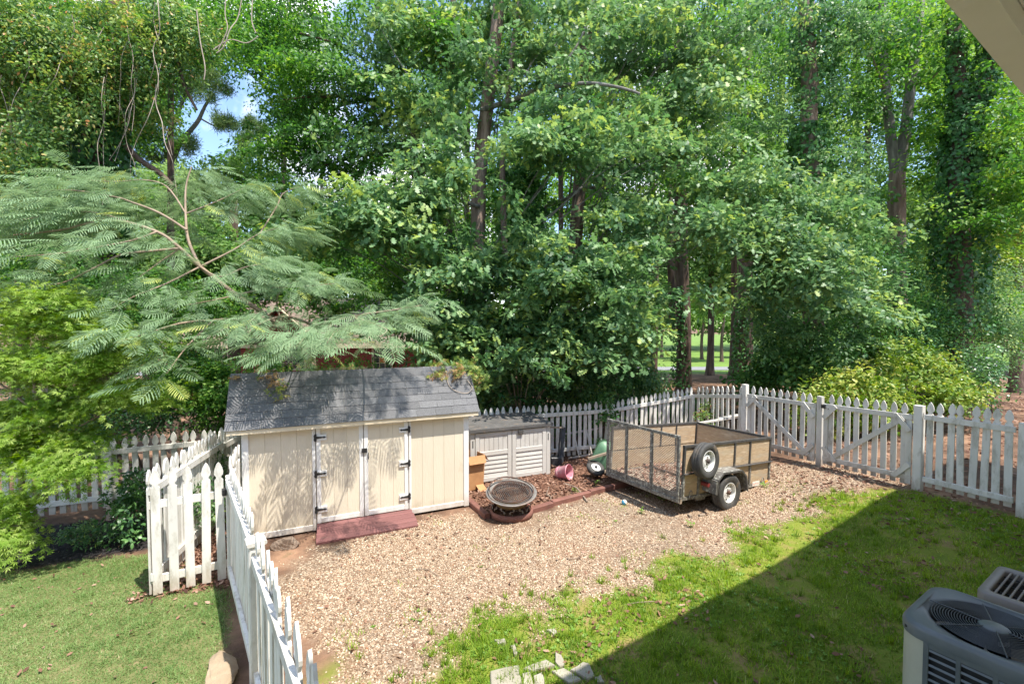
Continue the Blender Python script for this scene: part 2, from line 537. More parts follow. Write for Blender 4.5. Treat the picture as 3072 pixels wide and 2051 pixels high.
MAT['ac_tan'] = surf('taupe_enamel', [(0.3, (0.20, 0.175, 0.16)), (0.7, (0.26, 0.23, 0.212))], 4, rough=0.45, bump=0.06, wear=((0.24, 0.20, 0.17), 0.66, 0.85, 7))
MAT['ac_bar'] = surf('brown_grille_bar', [(0.3, (0.17, 0.14, 0.125)), (0.7, (0.25, 0.215, 0.195))], 5, rough=0.5)
MAT['ac_label'] = surf('printed_label', [(0.40, (0.45, 0.47, 0.50)), (0.6, (0.70, 0.71, 0.73))], 30, rough=0.5, bump=0)
MAT['ink'] = surf('marker_ink', [(0.3, (0.05, 0.04, 0.04)), (0.7, (0.08, 0.07, 0.07))], 5, rough=0.6, bump=0)
MAT['soffit'] = surf('beige_soffit_paint', [(0.3, (0.80, 0.75, 0.66)), (0.7, (0.86, 0.81, 0.72))], 2, rough=0.55, bump=0.08, wear=((0.50, 0.42, 0.33), 0.66, 0.85, 4))
MAT['house_red'] = surf('red_siding', [(0.25, (0.24, 0.035, 0.03)), (0.75, (0.36, 0.06, 0.05))], 4, (1, 1, 6), 0.7, 0.4, 10, 0.02)
MAT['house_roof'] = surf('brown_roofing', [(0.3, (0.16, 0.115, 0.09)), (0.7, (0.27, 0.20, 0.165))], 9, (1, 1, 3), 0.9, 0.5, 14, 0.02)
MAT['glass'] = surf('dark_window_glass', [(0.3, (0.03, 0.04, 0.045)), (0.7, (0.06, 0.07, 0.075))], 2, rough=0.05, bump=0, spec=0.8)
MAT['lamp_amber'] = surf('amber_lampshade', [(0.3, (0.55, 0.18, 0.05)), (0.7, (0.65, 0.25, 0.08))], 2, rough=0.6, bump=0)
MAT['road'] = surf('asphalt_road', [(0.3, (0.17, 0.17, 0.18)), (0.7, (0.25, 0.25, 0.26))], 4, rough=0.9, bump=0.3)
MAT['car'] = surf('pale_car_paint', [(0.3, (0.55, 0.60, 0.66)), (0.7, (0.60, 0.65, 0.70))], 2, rough=0.25, bump=0)


def bark(name, a, b, c, scale=7.0, bd=0.06):
    m = surf(name, [(0.25, a), (0.5, b), (0.75, c)], scale, (1, 1, 0.16), 0.9, 1.0, scale * 2.2, bd, spec=0.2)
    return m


MAT['bark'] = bark('furrowed_bark', (0.11, 0.075, 0.058), (0.25, 0.18, 0.145), (0.42, 0.32, 0.265))
MAT['bark_dark'] = bark('dark_bark', (0.05, 0.034, 0.027), (0.13, 0.09, 0.07), (0.23, 0.165, 0.13))
MAT['bark_grey'] = bark('grey_lichen_bark', (0.10, 0.095, 0.085), (0.20, 0.185, 0.17), (0.34, 0.32, 0.29), 10, 0.03)
MAT['bark_smooth'] = surf('smooth_tan_bark', [(0.3, (0.22, 0.155, 0.105)), (0.7, (0.36, 0.27, 0.19))], 8, (1, 1, 0.5), 0.75, 0.3, 30, 0.01)
MAT['vine_stem'] = surf('pale_vine_stem', [(0.3, (0.26, 0.20, 0.155)), (0.7, (0.46, 0.38, 0.31))], 9, rough=0.85, bump=0.3)

MAT['oak'] = tinted('oak_leaf', [(0.0, (0.044, 0.115, 0.042)), (0.45, (0.109, 0.226, 0.082)), (0.8, (0.199, 0.329, 0.142)), (1.0, (0.333, 0.438, 0.112))], 0.48, 0.36, 0.42)
MAT['oak_dark'] = tinted('elm_leaf', [(0.0, (0.034, 0.101, 0.024)), (0.5, (0.071, 0.196, 0.039)), (0.85, (0.136, 0.290, 0.054)), (1.0, (0.245, 0.392, 0.075))], 0.50, 0.45, 0.35)
MAT['ivy'] = tinted('ivy_leaf', [(0.0, (0.030, 0.097, 0.024)), (0.5, (0.070, 0.201, 0.050)), (0.9, (0.156, 0.332, 0.086)), (1.0, (0.294, 0.455, 0.108))], 0.45, 0.25, 0.45)
MAT['maple'] = tinted('maple_leaf', [(0.0, (0.102, 0.212, 0.022)), (0.5, (0.214, 0.347, 0.045)), (1.0, (0.386, 0.486, 0.133))], 0.55, 0.45, 0.3)
MAT['mimosa'] = tinted('mimosa_leaf', [(0.0, (0.146, 0.239, 0.118)), (0.5, (0.218, 0.323, 0.170)), (0.92, (0.292, 0.400, 0.214)), (1.0, (0.529, 0.555, 0.090))], 0.55, 0.32, 0.3)
MAT['holly'] = tinted('holly_leaf', [(0.0, (0.024, 0.077, 0.023)), (0.5, (0.063, 0.161, 0.049)), (1.0, (0.150, 0.294, 0.085))], 0.36, 0.2, 0.5)
MAT['laurel'] = tinted('laurel_leaf', [(0.0, (0.083, 0.176, 0.026)), (0.45, (0.187, 0.308, 0.050)), (0.8, (0.363, 0.429, 0.088)), (1.0, (0.528, 0.528, 0.154))], 0.48, 0.32, 0.4)
MAT['farleaf'] = tinted('distant_leaf', [(0.0, (0.062, 0.154, 0.043)), (0.5, (0.130, 0.259, 0.070)), (1.0, (0.269, 0.396, 0.126))], 0.6, 0.45, 0.25)
MAT['pine'] = tinted('pine_needle', [(0.0, (0.060, 0.121, 0.035)), (0.6, (0.126, 0.207, 0.064)), (1.0, (0.216, 0.276, 0.094))], 0.6, 0.28, 0.25)
MAT['creeper'] = tinted('creeper_leaf', [(0.0, (0.07, 0.16, 0.04)), (0.5, (0.16, 0.26, 0.08)), (0.85, (0.36, 0.42, 0.09)), (1.0, (0.46, 0.26, 0.15))], 0.55, 0.35, 0.35)
MAT['vinecurtain'] = tinted('vine_curtain_leaf', [(0.0, (0.040, 0.114, 0.033)), (0.4, (0.112, 0.228, 0.057)), (0.75, (0.237, 0.348, 0.077)), (0.95, (0.450, 0.456, 0.121)), (1.0, (0.562, 0.324, 0.154))], 0.45, 0.34, 0.45)
MAT['magnolia'] = tinted('magnolia_leaf', [(0.0, (0.022, 0.08, 0.030)), (0.6, (0.055, 0.15, 0.050)), (1.0, (0.11, 0.23, 0.065))], 0.26, 0.15, 0.55)
MAT['grass_r'] = tinted('yard_grass', [(0.0, (0.093, 0.178, 0.021)), (0.45, (0.197, 0.327, 0.036)), (0.8, (0.340, 0.459, 0.062)), (1.0, (0.504, 0.493, 0.210))], 0.6, 0.40, 0.25)
MAT['grass_l'] = tinted('lawn_grass', [(0.0, (0.087, 0.160, 0.039)), (0.5, (0.168, 0.276, 0.082)), (0.85, (0.279, 0.359, 0.139)), (1.0, (0.442, 0.423, 0.251))], 0.6, 0.38, 0.25)
MAT['weed'] = tinted('broad_weed', [(0.0, (0.084, 0.180, 0.024)), (0.5, (0.168, 0.312, 0.044)), (1.0, (0.312, 0.456, 0.132))], 0.5, 0.35, 0.35)
MAT['pebble'] = tinted('pea_gravel', [(0.0, (0.082, 0.045, 0.027)), (0.25, (0.186, 0.112, 0.069)), (0.5, (0.295, 0.203, 0.133)), (0.75, (0.415, 0.316, 0.222)), (0.92, (0.611, 0.514, 0.397)), (1.0, (0.262, 0.118, 0.055))], 0.8, 0, 0.25)
MAT['litter'] = tinted('dead_leaf', [(0.0, (0.075, 0.035, 0.024)), (0.35, (0.17, 0.085, 0.055)), (0.7, (0.31, 0.175, 0.12)), (1.0, (0.46, 0.31, 0.235))], 0.75, 0.15, 0.3)
MAT['chip'] = tinted('dark_mulch_chip', [(0.0, (0.012, 0.011, 0.012)), (0.6, (0.035, 0.032, 0.034)), (0.93, (0.085, 0.078, 0.078)), (1.0, (0.22, 0.15, 0.09))], 0.8, 0, 0.3)
# ------------------------------------------------------------------ the ground and what lies loose on it
GRAVEL = [gp(*p) for p in ((770, 1668), (1404, 1526), (1475, 1556), (1560, 1546), (1830, 1465), (2040, 1440), (2300, 1420), (2460, 1415), (2760, 1490), (2500, 1530),
                           (2330, 1590), (2200, 1650), (2010, 1710), (1830, 1755), (1690, 1800), (1580, 1840), (1500, 1885), (1400, 1950), (1340, 2051), (1100, 2250), (960, 2150), (860, 1850))]
LITTER = [gp(*p) for p in ((1404, 1502), (1471, 1552), (1560, 1538), (1830, 1452), (2040, 1430), (2300, 1415), (2280, 1370), (2040, 1360), (1650, 1358), (1400, 1420))]
NOOK = [(-4.3, 5.0), (-3.3, 5.35), (-3.75, 6.5), (-4.3, 8.4), (-5.2, 8.3)]
FENCE_NEAR_A, FENCE_NEAR_B = (-3.45, 5.5), (-0.2, 1.13)
LAWN_L = [(-3.6, 5.55), (-0.3, 1.0), (-14, 1.0), (-14, 6.2), (-8.2, 5.8), gp(0, 1706), gp(150, 1690), gp(300, 1668), gp(440, 1650), (-4.3, 5.9)]
BED = [gp(440, 1646), gp(300, 1664), gp(150, 1686), gp(0, 1704), (-8.2, 5.85), (-14, 6.3), (-14, 7.6), (-8.8, 7.35), (-5.2, 8.5), (-4.55, 7.0)]
YARD_R = [(-2.0, 3.5), (-0.3, 1.0), (9, 1.0), (8.4, 5.2), (6.98, 7.75), (5.0, 8.3), (1.5, 6.5), (-1.0, 5.5)]
LAWN_FAR = [(9, 36), (40, 36), (80, 47), (80, 160), (-30, 160), (-30, 80), (-10, 50), (2, 36)]


def zone_gravel(x, y):
    d = pdist(x, y, GRAVEL) + (fnoise(x, y, 1.6, 21) - 0.5) * 1.1 + (fnoise(x, y, 5.0, 5) - 0.5) * 0.5
    return ss(-0.12, 0.25, d)


def zone_grass_r(x, y):
    d = pdist(x, y, YARD_R)
    g = ss(0.0, 0.5, d) * (1 - zone_gravel(x, y))
    bald = ss(0.60, 0.72, fnoise(x, y, 1.9, 40))
    return g * (1 - 0.85 * bald)


def zone_grass_l(x, y):
    return ss(-0.05, 0.15, pdist(x, y, LAWN_L) + (fnoise(x, y, 2.0, 8) - 0.5) * 0.3)


def zone_bed(x, y):
    return ss(-0.1, 0.1, pdist(x, y, BED) + (fnoise(x, y, 2.0, 9) - 0.5) * 0.25)


xs = np.unique(np.concatenate([np.linspace(-600, -60, 10), np.linspace(-60, -16, 23), np.linspace(-16, -9, 24), np.arange(-9, 9.5, 0.11), np.linspace(9.5, 18, 24), np.linspace(18, 80, 32), np.linspace(80, 600, 10)]))
ys = np.unique(np.concatenate([np.linspace(-200, -8, 8), np.linspace(-8, 1, 12), np.arange(1, 13.2, 0.11), np.linspace(13.2, 24, 28), np.linspace(24, 90, 45), np.linspace(90, 900, 14)]))
GX, GY = np.meshgrid(xs, ys)
GZ = terrain(GX, GY)
nx, ny = len(xs), len(ys)
idx = np.arange(nx * ny).reshape(ny, nx)
quads = np.stack([idx[:-1, :-1], idx[:-1, 1:], idx[1:, 1:], idx[1:, :-1]], -1).reshape(-1)
zg = zone_gravel(GX, GY)
zr = zone_grass_r(GX, GY)
zl = np.clip(zone_grass_l(GX, GY), 0, 1)
zb = zone_bed(GX, GY)
zf = ss(-1, 1, pdist(GX, GY, LAWN_FAR)) * (0.75 + 0.25 * fnoise(GX, GY, 0.3, 5))
zlit = np.maximum(ss(-0.1, 0.15, pdist(GX, GY, LITTER) + (fnoise(GX, GY, 2.5, 4) - 0.5) * 0.3), ss(-0.05, 0.1, pdist(GX, GY, NOOK)))


def ground_material():
    m, nt, out = new_mat('ground_soils')
    L = nt.links.new
    tc = nt.nodes.new('ShaderNodeTexCoord')
    b = node(nt, 'ShaderNodeBsdfPrincipled', Roughness=0.95)
    b.inputs['Specular IOR Level'].default_value = 0.2

    def noise(scale, det=6.0, rough=0.6):
        n = node(nt, 'ShaderNodeTexNoise', Scale=scale, Detail=det, Roughness=rough)
        L(tc.outputs['Object'], n.inputs['Vector'])
        return n

    def layer(a, colsock, attr):
        at_ = node(nt, 'ShaderNodeAttribute', attribute_name=attr)
        mx = nt.nodes.new('ShaderNodeMix')
        mx.data_type = 'RGBA'
        L(at_.outputs['Fac'], mx.inputs['Factor'])
        L(a, mx.inputs['A'])
        L(colsock, mx.inputs['B'])
        return mx.outputs['Result']
    n_f = noise(1.4)
    r_f = ramp(nt, [(0.3, (0.07, 0.042, 0.028)), (0.5, (0.15, 0.088, 0.058)), (0.66, (0.30, 0.18, 0.115)), (0.8, (0.12, 0.10, 0.05))])
    L(n_f.outputs['Fac'], r_f.inputs['Fac'])
    col = r_f.outputs['Color']
    n_y = noise(3.0)
    r_y = ramp(nt, [(0.3, (0.12, 0.18, 0.022)), (0.5, (0.18, 0.21, 0.032)), (0.62, (0.24, 0.19, 0.07)), (0.78, (0.25, 0.165, 0.10))])
    L(n_y.outputs['Fac'], r_y.inputs['Fac'])
    col = layer(col, r_y.outputs['Color'], 'yard')
    v = node(nt, 'ShaderNodeTexVoronoi', Scale=60.0)
    L(tc.outputs['Object'], v.inputs['Vector'])
    sx = nt.nodes.new('ShaderNodeSeparateColor')
    L(v.outputs['Color'], sx.inputs['Color'])
    r_g = ramp(nt, [(0.0, (0.11, 0.07, 0.045)), (0.4, (0.19, 0.135, 0.093)), (0.75, (0.275, 0.21, 0.15)), (1.0, (0.39, 0.325, 0.25))])
    L(sx.outputs[0], r_g.inputs['Fac'])
    n_d = noise(0.9, 5.0)
    mr = node(nt, 'ShaderNodeMapRange')
    mr.inputs['From Min'].default_value = 0.52
    mr.inputs['From Max'].default_value = 0.66
    mr.inputs['To Max'].default_value = 0.85
    L(n_d.outputs['Fac'], mr.inputs['Value'])
    mg = nt.nodes.new('ShaderNodeMix')
    mg.data_type = 'RGBA'
    mg.inputs['B'].default_value = (0.23, 0.145, 0.095, 1)
    L(mr.outputs['Result'], mg.inputs['Factor'])
    L(r_g.outputs['Color'], mg.inputs['A'])
    col = layer(col, mg.outputs['Result'], 'gravel')
    n_l = noise(7.0)
    r_l = ramp(nt, [(0.3, (0.09, 0.11, 0.035)), (0.55, (0.15, 0.155, 0.06)), (0.75, (0.26, 0.20, 0.11))])
    L(n_l.outputs['Fac'], r_l.inputs['Fac'])
    col = layer(col, r_l.outputs['Color'], 'lawn')
    r_b = ramp(nt, [(0.35, (0.012, 0.011, 0.012)), (0.65, (0.04, 0.035, 0.035))])
    n_b = noise(30.0)
    L(n_b.outputs['Fac'], r_b.inputs['Fac'])
    col = layer(col, r_b.outputs['Color'], 'bed')
    n_t = noise(14.0)
    r_t = ramp(nt, [(0.3, (0.06, 0.03, 0.02)), (0.5, (0.16, 0.085, 0.055)), (0.7, (0.28, 0.165, 0.115))])
    L(n_t.outputs['Fac'], r_t.inputs['Fac'])
    col = layer(col, r_t.outputs['Color'], 'leafy')
    n_q = noise(0.5)
    r_q = ramp(nt, [(0.3, (0.10, 0.20, 0.035)), (0.7, (0.17, 0.28, 0.055))])
    L(n_q.outputs['Fac'], r_q.inputs['Fac'])
    col = layer(col, r_q.outputs['Color'], 'far_lawn')
    L(col, b.inputs['Base Color'])
    n_h = noise(35.0)
    bp = node(nt, 'ShaderNodeBump', Strength=0.7, Distance=0.02)
    L(n_h.outputs['Fac'], bp.inputs['Height'])
    L(bp.outputs['Normal'], b.inputs['Normal'])
    L(b.outputs['BSDF'], out.inputs['Surface'])
    return m


gme = np_mesh('ground', np.stack([GX, GY, GZ], -1).reshape(-1, 3), 4, quads, ground_material(), smooth=True)
zy = ss(-0.1, 0.2, pdist(GX, GY, YARD_R))
for nm, arr in (('gravel', zg), ('yard', zy), ('lawn', zl), ('bed', zb), ('leafy', zlit), ('far_lawn', zf)):
    a = gme.attributes.new(nm, 'FLOAT', 'POINT')
    a.data.foreach_set('value', np.ascontiguousarray(arr, dtype=np.float32).ravel())
tag(link('ground', gme), kind='structure')

# the road beyond the trees
rd = MB()
prev = None
pts = []
for i in range(41):
    x = -60 + i * 4.5
    y = 42.5 + 0.03 * (x - 8)
    pts.append((x, y))
vs, fs = [], []
for (x, y) in pts:
    vs += [(x, y - 2.2, tz(x, y - 2.2) + 0.03), (x, y + 2.2, tz(x, y + 2.2) + 0.03)]
for i in range(len(pts) - 1):
    fs.append((2 * i, 2 * i + 2, 2 * i + 3, 2 * i + 1))
rd.add(vs, fs)
tag(rd.build('road', MAT['road']), kind='structure')


def sample(n, x0, x1, y0, y1, fn, near=True):
    """Random ground points, kept with probability fn(x, y)."""
    x = RNG.uniform(x0, x1, n)
    y = RNG.uniform(y0, y1, n)
    k = RNG.random(n) < fn(x, y)
    x, y = x[k], y[k]
    return np.stack([x, y, terrain(x, y)], -1)


def inview(x, y):
    return (np.abs(x) < y * 1.2 + 0.6) & (y > 2.0)


def rand_dirs(n, up=0.0, jit=1.0):
    a = RNG.uniform(0, 2 * np.pi, n)
    return np.stack([np.cos(a), np.sin(a), np.full(n, up) + RNG.normal(0, 0.15, n)], -1)


UPV = np.array([0, 0, 1.0])
# blade: folded, tapered, bending over
BLADE_V = np.array([(0, -0.5, 0), (0, 0.5, 0), (0.55, -0.36, 0.0), (0.55, 0.36, 0.0), (1.0, 0.0, -0.22)])
BLADE_F = np.array([(0, 1, 3), (0, 3, 2), (2, 3, 4)])


def grass(name, P, hmin, hmax, w, mat, label, seed, lean=0.5, bias=0.0):
    n = len(P)
    h = RNG.uniform(hmin, hmax, n) * (0.55 + 0.7 * vnoise(P[:, 0], P[:, 1], 2.2, seed) + 0.9 * ss(0.66, 0.85, vnoise(P[:, 0], P[:, 1], 6.0, seed + 9)))
    D = rand_dirs(n)
    D[:, 2] = RNG.uniform(0.35, 1.3, n) / lean * 0.5
    N = np.cross(D, np.stack([-D[:, 1], D[:, 0], np.zeros(n)], -1))
    t = np.clip(0.10 + 0.8 * fnoise(P[:, 0], P[:, 1], 1.5, seed) + RNG.normal(0, 0.20, n) + bias, 0, 1)
    me = scatter(name, P, D, -N, h, BLADE_V, BLADE_F, MAT[mat], t, width=np.full(n, w))
    return tag(link(name, me), label, 'grass', kind='stuff')


P = sample(300000, -1.6, 8.2, 2.6, 8.2, lambda x, y: zone_grass_r(x, y) * inview(x, y) * (0.35 + 0.65 * ss(0.35, 0.55, fnoise(x, y, 3.0, 60))))
grass('yard_grass', P, 0.022, 0.065, 0.0075, 'grass_r', 'patchy green grass of the yard beside the gravel', 31)
P = sample(60000, -1.8, 6.5, 3.2, 8.6, lambda x, y: zone_gravel(x, y) * inview(x, y) * ss(0.60, 0.72, fnoise(x, y, 1.7, 71)) * ss(1.6, 0.2, pdist(x, y, GRAVEL)) * 0.6)
grass('gravel_grass', P, 0.025, 0.06, 0.007, 'grass_r', 'thin tufts of grass growing through the gravel', 33)
P = sample(260000, -9.0, -0.8, 2.2, 7.2, lambda x, y: zone_grass_l(x, y) * (np.abs(x) < y * 1.2 + 0.8))
grass('lawn_grass', P, 0.018, 0.042, 0.006, 'grass_l', 'short dry lawn grass left of the near picket fence', 35, 0.8)

# coarse tufts, thickest along the ragged edge between grass and gravel
P = sample(5200, -1.8, 7.6, 2.9, 8.0, lambda x, y: inview(x, y) * np.clip(0.20 * zone_grass_r(x, y) + 0.55 * np.exp(-(pdist(x, y, GRAVEL) / 0.45) ** 2) * ss(0.46, 0.62, fnoise(x, y, 2.2, 91)) * (y < 8.0) * (pdist(x, y, YARD_R) > 0), 0, 1))
k = 16
PP = np.repeat(P, k, 0) + np.concatenate([RNG.normal(0, 0.014, (len(P) * k, 2)), np.zeros((len(P) * k, 1))], 1)
n = len(PP)
D = rand_dirs(n)
D[:, 2] = RNG.uniform(0.5, 1.6, n)
N = np.cross(D, np.stack([-D[:, 1], D[:, 0], np.zeros(n)], -1))
tt_ = np.clip(np.repeat(RNG.normal(0.45, 0.2, len(P)), k) + RNG.normal(0, 0.14, n), 0, 1)
me = scatter('grass_tufts', PP, D, -N, RNG.uniform(0.05, 0.105, n), BLADE_V * np.array([1, 1, 2.0]), BLADE_F, MAT['grass_r'], tt_, width=np.full(n, 0.008))
tag(link('grass_tufts', me), 'coarse grass tufts along the ragged edge of the gravel', 'grass', kind='stuff')

# broad-leaved weeds
P = sample(8000, -1.5, 7.6, 3.0, 7.6, lambda x, y: np.clip(zone_grass_r(x, y) * 0.8 * ss(0.42, 0.62, fnoise(x, y, 1.4, 81)) + 0.05 * zone_gravel(x, y) * ss(0.6, 0.7, fnoise(x, y, 1.7, 71)), 0, 1) * inview(x, y))
k = 5
PP = np.repeat(P, k, 0)
D = rand_dirs(len(PP), 0.45)
WEED_V = np.array([(0, 0, 0), (0.5, -0.26, 0.03), (0.5, 0.26, 0.03), (1, 0, -0.05)])
WEED_F = np.array([(0, 1, 2), (1, 3, 2)])
me = scatter('weeds', PP + np.array([0, 0, 0.008]), D, np.tile(UPV, (len(PP), 1)), RNG.uniform(0.018, 0.045, len(PP)), WEED_V, WEED_F, MAT['weed'], np.clip(RNG.normal(0.5, 0.22, len(PP)), 0, 1))
tag(link('weeds', me), 'small broad leaved weeds among the yard grass', 'weeds', kind='stuff')

# pea gravel
ph = (1 + 5 ** 0.5) / 2
PEB_V = np.array([(1, 0, -0.1), (0.3, 0.9, -0.1), (-0.8, 0.55, -0.1), (-0.75, -0.6, -0.1), (0.35, -0.95, -0.1), (0.1, 0.05, 0.75)])
PEB_F = np.array([(0, 1, 5), (1, 2, 5), (2, 3, 5), (3, 4, 5), (4, 0, 5)])
P = sample(330000, -3.9, 7.2, 2.6, 10.2, lambda x, y: np.clip(zone_gravel(x, y) * (1.05 - 0.85 * ss(0.50, 0.66, fnoise(x, y, 0.9, 90))), 0, 1) * inview(x, y) * (1 - 0.7 * ss(0, 0.3, pdist(x, y, LITTER))))
n = len(P)
D = rand_dirs(n, 0.0)
sz = RNG.uniform(0.006, 0.0145, n) * np.where(RNG.random(n) > 0.96, 1.5, 1.0)
me = scatter('gravel_stones', P + np.stack([np.zeros(n), np.zeros(n), RNG.uniform(-0.002, 0.006, n)], -1), D, UPV + RNG.normal(0, 0.25, (n, 3)), sz, PEB_V, PEB_F, MAT['pebble'],
             np.clip(RNG.beta(2.0, 1.5, n) * 0.95 + (RNG.random(n) > 0.97) * 0.3, 0, 1), width=sz * RNG.uniform(0.6, 0.95, n))
tag(link('gravel_stones', me), 'pale tan pea gravel spread over the yard', 'gravel', kind='stuff')

# dead leaves
LITV = np.array([(0, 0, 0), (0.3, -0.22, 0.10), (0.3, 0.22, 0.12), (0.7, -0.2, 0.05), (0.7, 0.2, 0.09), (1, 0, 0.16)])
LITF = np.array([(0, 1, 2), (1, 3, 2), (2, 3, 4), (3, 5, 4)])


def litter(name, P, s0, s1, label):
    n = len(P)
    me = scatter(name, P + np.stack([np.zeros(n), np.zeros(n), RNG.uniform(0.002, 0.03, n)], -1), rand_dirs(n, 0.1), UPV + RNG.normal(0, 0.5, (n, 3)), RNG.uniform(s0, s1, n), LITV, LITF, MAT['litter'], np.clip(RNG.normal(0.5, 0.25, n), 0, 1))
    return tag(link(name, me), label, 'dead leaves', kind='stuff')


P = sample(26000, -1.6, 6.8, 7.2, 12.6, lambda x, y: ss(-0.1, 0.2, pdist(x, y, LITTER)) + 0.25 * ss(4.0, 5.5, x) * ss(-0.3, 0.4, pdist(x, y, GRAVEL)))
litter('leaf_litter_bed', P, 0.035, 0.085, 'brown dead leaves filling the bed behind the red edging timbers')
P = sample(5200, -5.2, -3.2, 5.0, 8.6, lambda x, y: ss(-0.05, 0.05, pdist(x, y, NOOK)))
litter('leaf_litter_nook', P, 0.035, 0.08, 'brown dead leaves between the left fence and the shed')
P = sample(15000, -3.9, 8.2, 2.8, 9.0, lambda x, y: inview(x, y) * (0.065 * zone_gravel(x, y) + 0.75 * zone_grass_r(x, y) * ss(0.53, 0.66, fnoise(x, y, 1.6, 77)) + 0.03 * zone_grass_r(x, y) + 0.55 * ss(0.4, -0.1, np.hypot((x + 2.2) * 0.45, y - 6.9) - 0.35) + 0.7 * ss(5.2, 6.6, x) * ss(6.0, 7.2, y)))
litter('scattered_leaves', P, 0.03, 0.075, 'loose fallen leaves scattered over grass and gravel')
P = sample(700, -8, -0.9, 2.6, 5.8, lambda x, y: zone_grass_l(x, y) * 0.5 * inview(x, y))
litter('lawn_leaves', P, 0.03, 0.07, 'few fallen leaves lying on the left lawn')
P = sample(15000, 4.5, 22, 6.0, 24, lambda x, y: (pdist(x, y, [(6.0, 11.5), (7.1, 7.9), (9.5, 3.5), (40, 3.5), (40, 26), (3, 26), (4.8, 12.6)]) > 0) * 0.9)
litter('woodland_leaves', P, 0.05, 0.12, 'brown leaf carpet of the woodland beyond the gates')
P = sample(12000, -9, -4.2, 5.2, 8.6, lambda x, y: zone_bed(x, y))
n = len(P)
me = scatter('mulch_chips', P, rand_dirs(n, 0.1), UPV + RNG.normal(0, 0.4, (n, 3)), RNG.uniform(0.02, 0.06, n), LITV * np.array([1, 0.6, 1]), LITF, MAT['chip'], np.clip(RNG.normal(0.5, 0.25, n), 0, 1))
tag(link('mulch_chips', me), 'black shredded mulch in the bed along the left fence', 'mulch', kind='stuff')
# ------------------------------------------------------------------ picket fences and gates
def picket_outline(h, w=0.088):
    a = w / 2
    r = [(a, 0), (a, h - 0.215), (a * 0.62, h - 0.195), (a * 0.60, h - 0.172), (a * 1.0, h - 0.150), (a * 1.08, h - 0.118), (a * 0.86, h - 0.07), (a * 0.45, h - 0.025), (0, h)]
    return r + [(-x, z) for x, z in reversed(r[:-1])]


_pk = {}


def picket_mesh(h, mat):
    key = (round(h, 2), mat)
    if key not in _pk:
        m = MB()
        m.prism(picket_outline(key[0]), -0.010, 0.010)
        _pk[key] = m.mesh('picket', MAT[mat])
    return _pk[key]


def fence(name, label, p0, p1, n, h, mat, rail_side, zoff=(0, 0), posts=(), post_h=None, rails=(0.20, 0.24), skip=(), lift=0.06, rail_mat=None, group='white picket fence runs', tops=None):
    """Run of pickets from p0 to p1. rail_side +1: rails on the left of the walking direction, -1: on the right."""
    p0, p1 = Vector(p0), Vector(p1)
    d = p1 - p0
    L = d.length
    rz = math.atan2(d.y, d.x)
    za, zb = tz(p0.x, p0.y) + zoff[0], tz(p1.x, p1.y) + zoff[1]
    root = empty(name, (p0.x, p0.y, za), rz, label=label, cat='fence', group=group)
    slope = (zb - za) / L
    for i in range(n):
        if i in skip: continue
        s = L * (i + 0.5) / n
        hh = h + random.choice((-0.02, -0.01, 0, 0, 0.01, 0.015))
        link('picket', picket_mesh(hh, mat), root, (s, random.uniform(-0.003, 0.003), slope * s + lift), (random.uniform(-0.012, 0.012), random.gauss(0, 0.014), random.gauss(0, 0.05)))
    y = rail_side * 0.030
    rm = MAT[rail_mat or mat]
    if slope == 0: slope = 1e-6
    for zr_ in (h + lift - rails[0] - 0.045, rails[1]):
        m = MB()
        m.beam((0.0, y, zr_), (L, y, slope * L + zr_), 0.036, 0.088)
        m.build('rail', rm, root)
    for s in posts:
        m = MB()
        ph_ = post_h or h - 0.12
        m.cbox(s - 0.045, s + 0.045, y - 0.045 + rail_side * 0.02, y + 0.045 + rail_side * 0.02, -0.15, ph_, 0.006)
        m.build('post', rm, root, loc=(0, 0, slope * s))
    return root


def gate(name, label, p0, p1, n, h, mat, rail_side, diag, zoff=(0, 0), base=0.10, braces=True, rail_mat=None, group='white picket gates', bent=()):
    p0, p1 = Vector(p0), Vector(p1)
    d = p1 - p0
    L = d.length
    za, zb = tz(p0.x, p0.y) + zoff[0], tz(p1.x, p1.y) + zoff[1]
    root = empty(name, (p0.x, p0.y, za), math.atan2(d.y, d.x), label=label, cat='gate', group=group)
    sl = (zb - za) / L
    for i in range(n):
        s = 0.05 + (L - 0.1) * (i + 0.5) / n
        tilt = random.uniform(-0.012, 0.012)
        rx = 0.0
        if i in bent: rx = 0.13
        link('picket', picket_mesh(h, mat), root, (s, 0, sl * s + base), (rx, tilt, random.uniform(-0.04, 0.04)))
    y = rail_side * 0.030
    rm = MAT[rail_mat or mat]
    zt, zb_ = h + base - 0.235, base + 0.13
    for z in (zt, zb_):
        MB().beam((0, y, z), (L, y, z + sl * L), 0.036, 0.088).build('rail', rm, root)
    for s in (0.045, L - 0.045):
        MB().cbox(s - 0.04, s + 0.04, y - 0.016, y + 0.016, base + 0.02, zt - 0.05, 0.004).build('stile', rm, root, loc=(0, 0, sl * s))
    y2 = y + rail_side * 0.034
    if diag:
        a, b = ((0.12, zb_), (L - 0.12, zt - 0.03)) if diag > 0 else ((0.12, zt - 0.03), (L - 0.12, zb_))
        MB().beam((a[0], y2, a[1] + sl * a[0]), (b[0], y2, b[1] + sl * b[0]), 0.030, 0.085).build('diagonal_brace', rm, root)
    if braces:
        y3 = y2 + rail_side * 0.004
        g = 0.24
        for (sa, zA, sb, zB) in ((0.02, zt - g, g, zt + 0.02), (L - g, zt + 0.02, L - 0.02, zt - g), (0.02, zb_ + g, g, zb_ - 0.02), (L - g, zb_ - 0.02, L - 0.02, zb_ + g)):
            MB().beam((sa, y3 + rail_side * 0.012, zA + sl * sa), (sb, y3 + rail_side * 0.012, zB + sl * sb), 0.024, 0.085).build('corner_brace', rm, root)
    return root


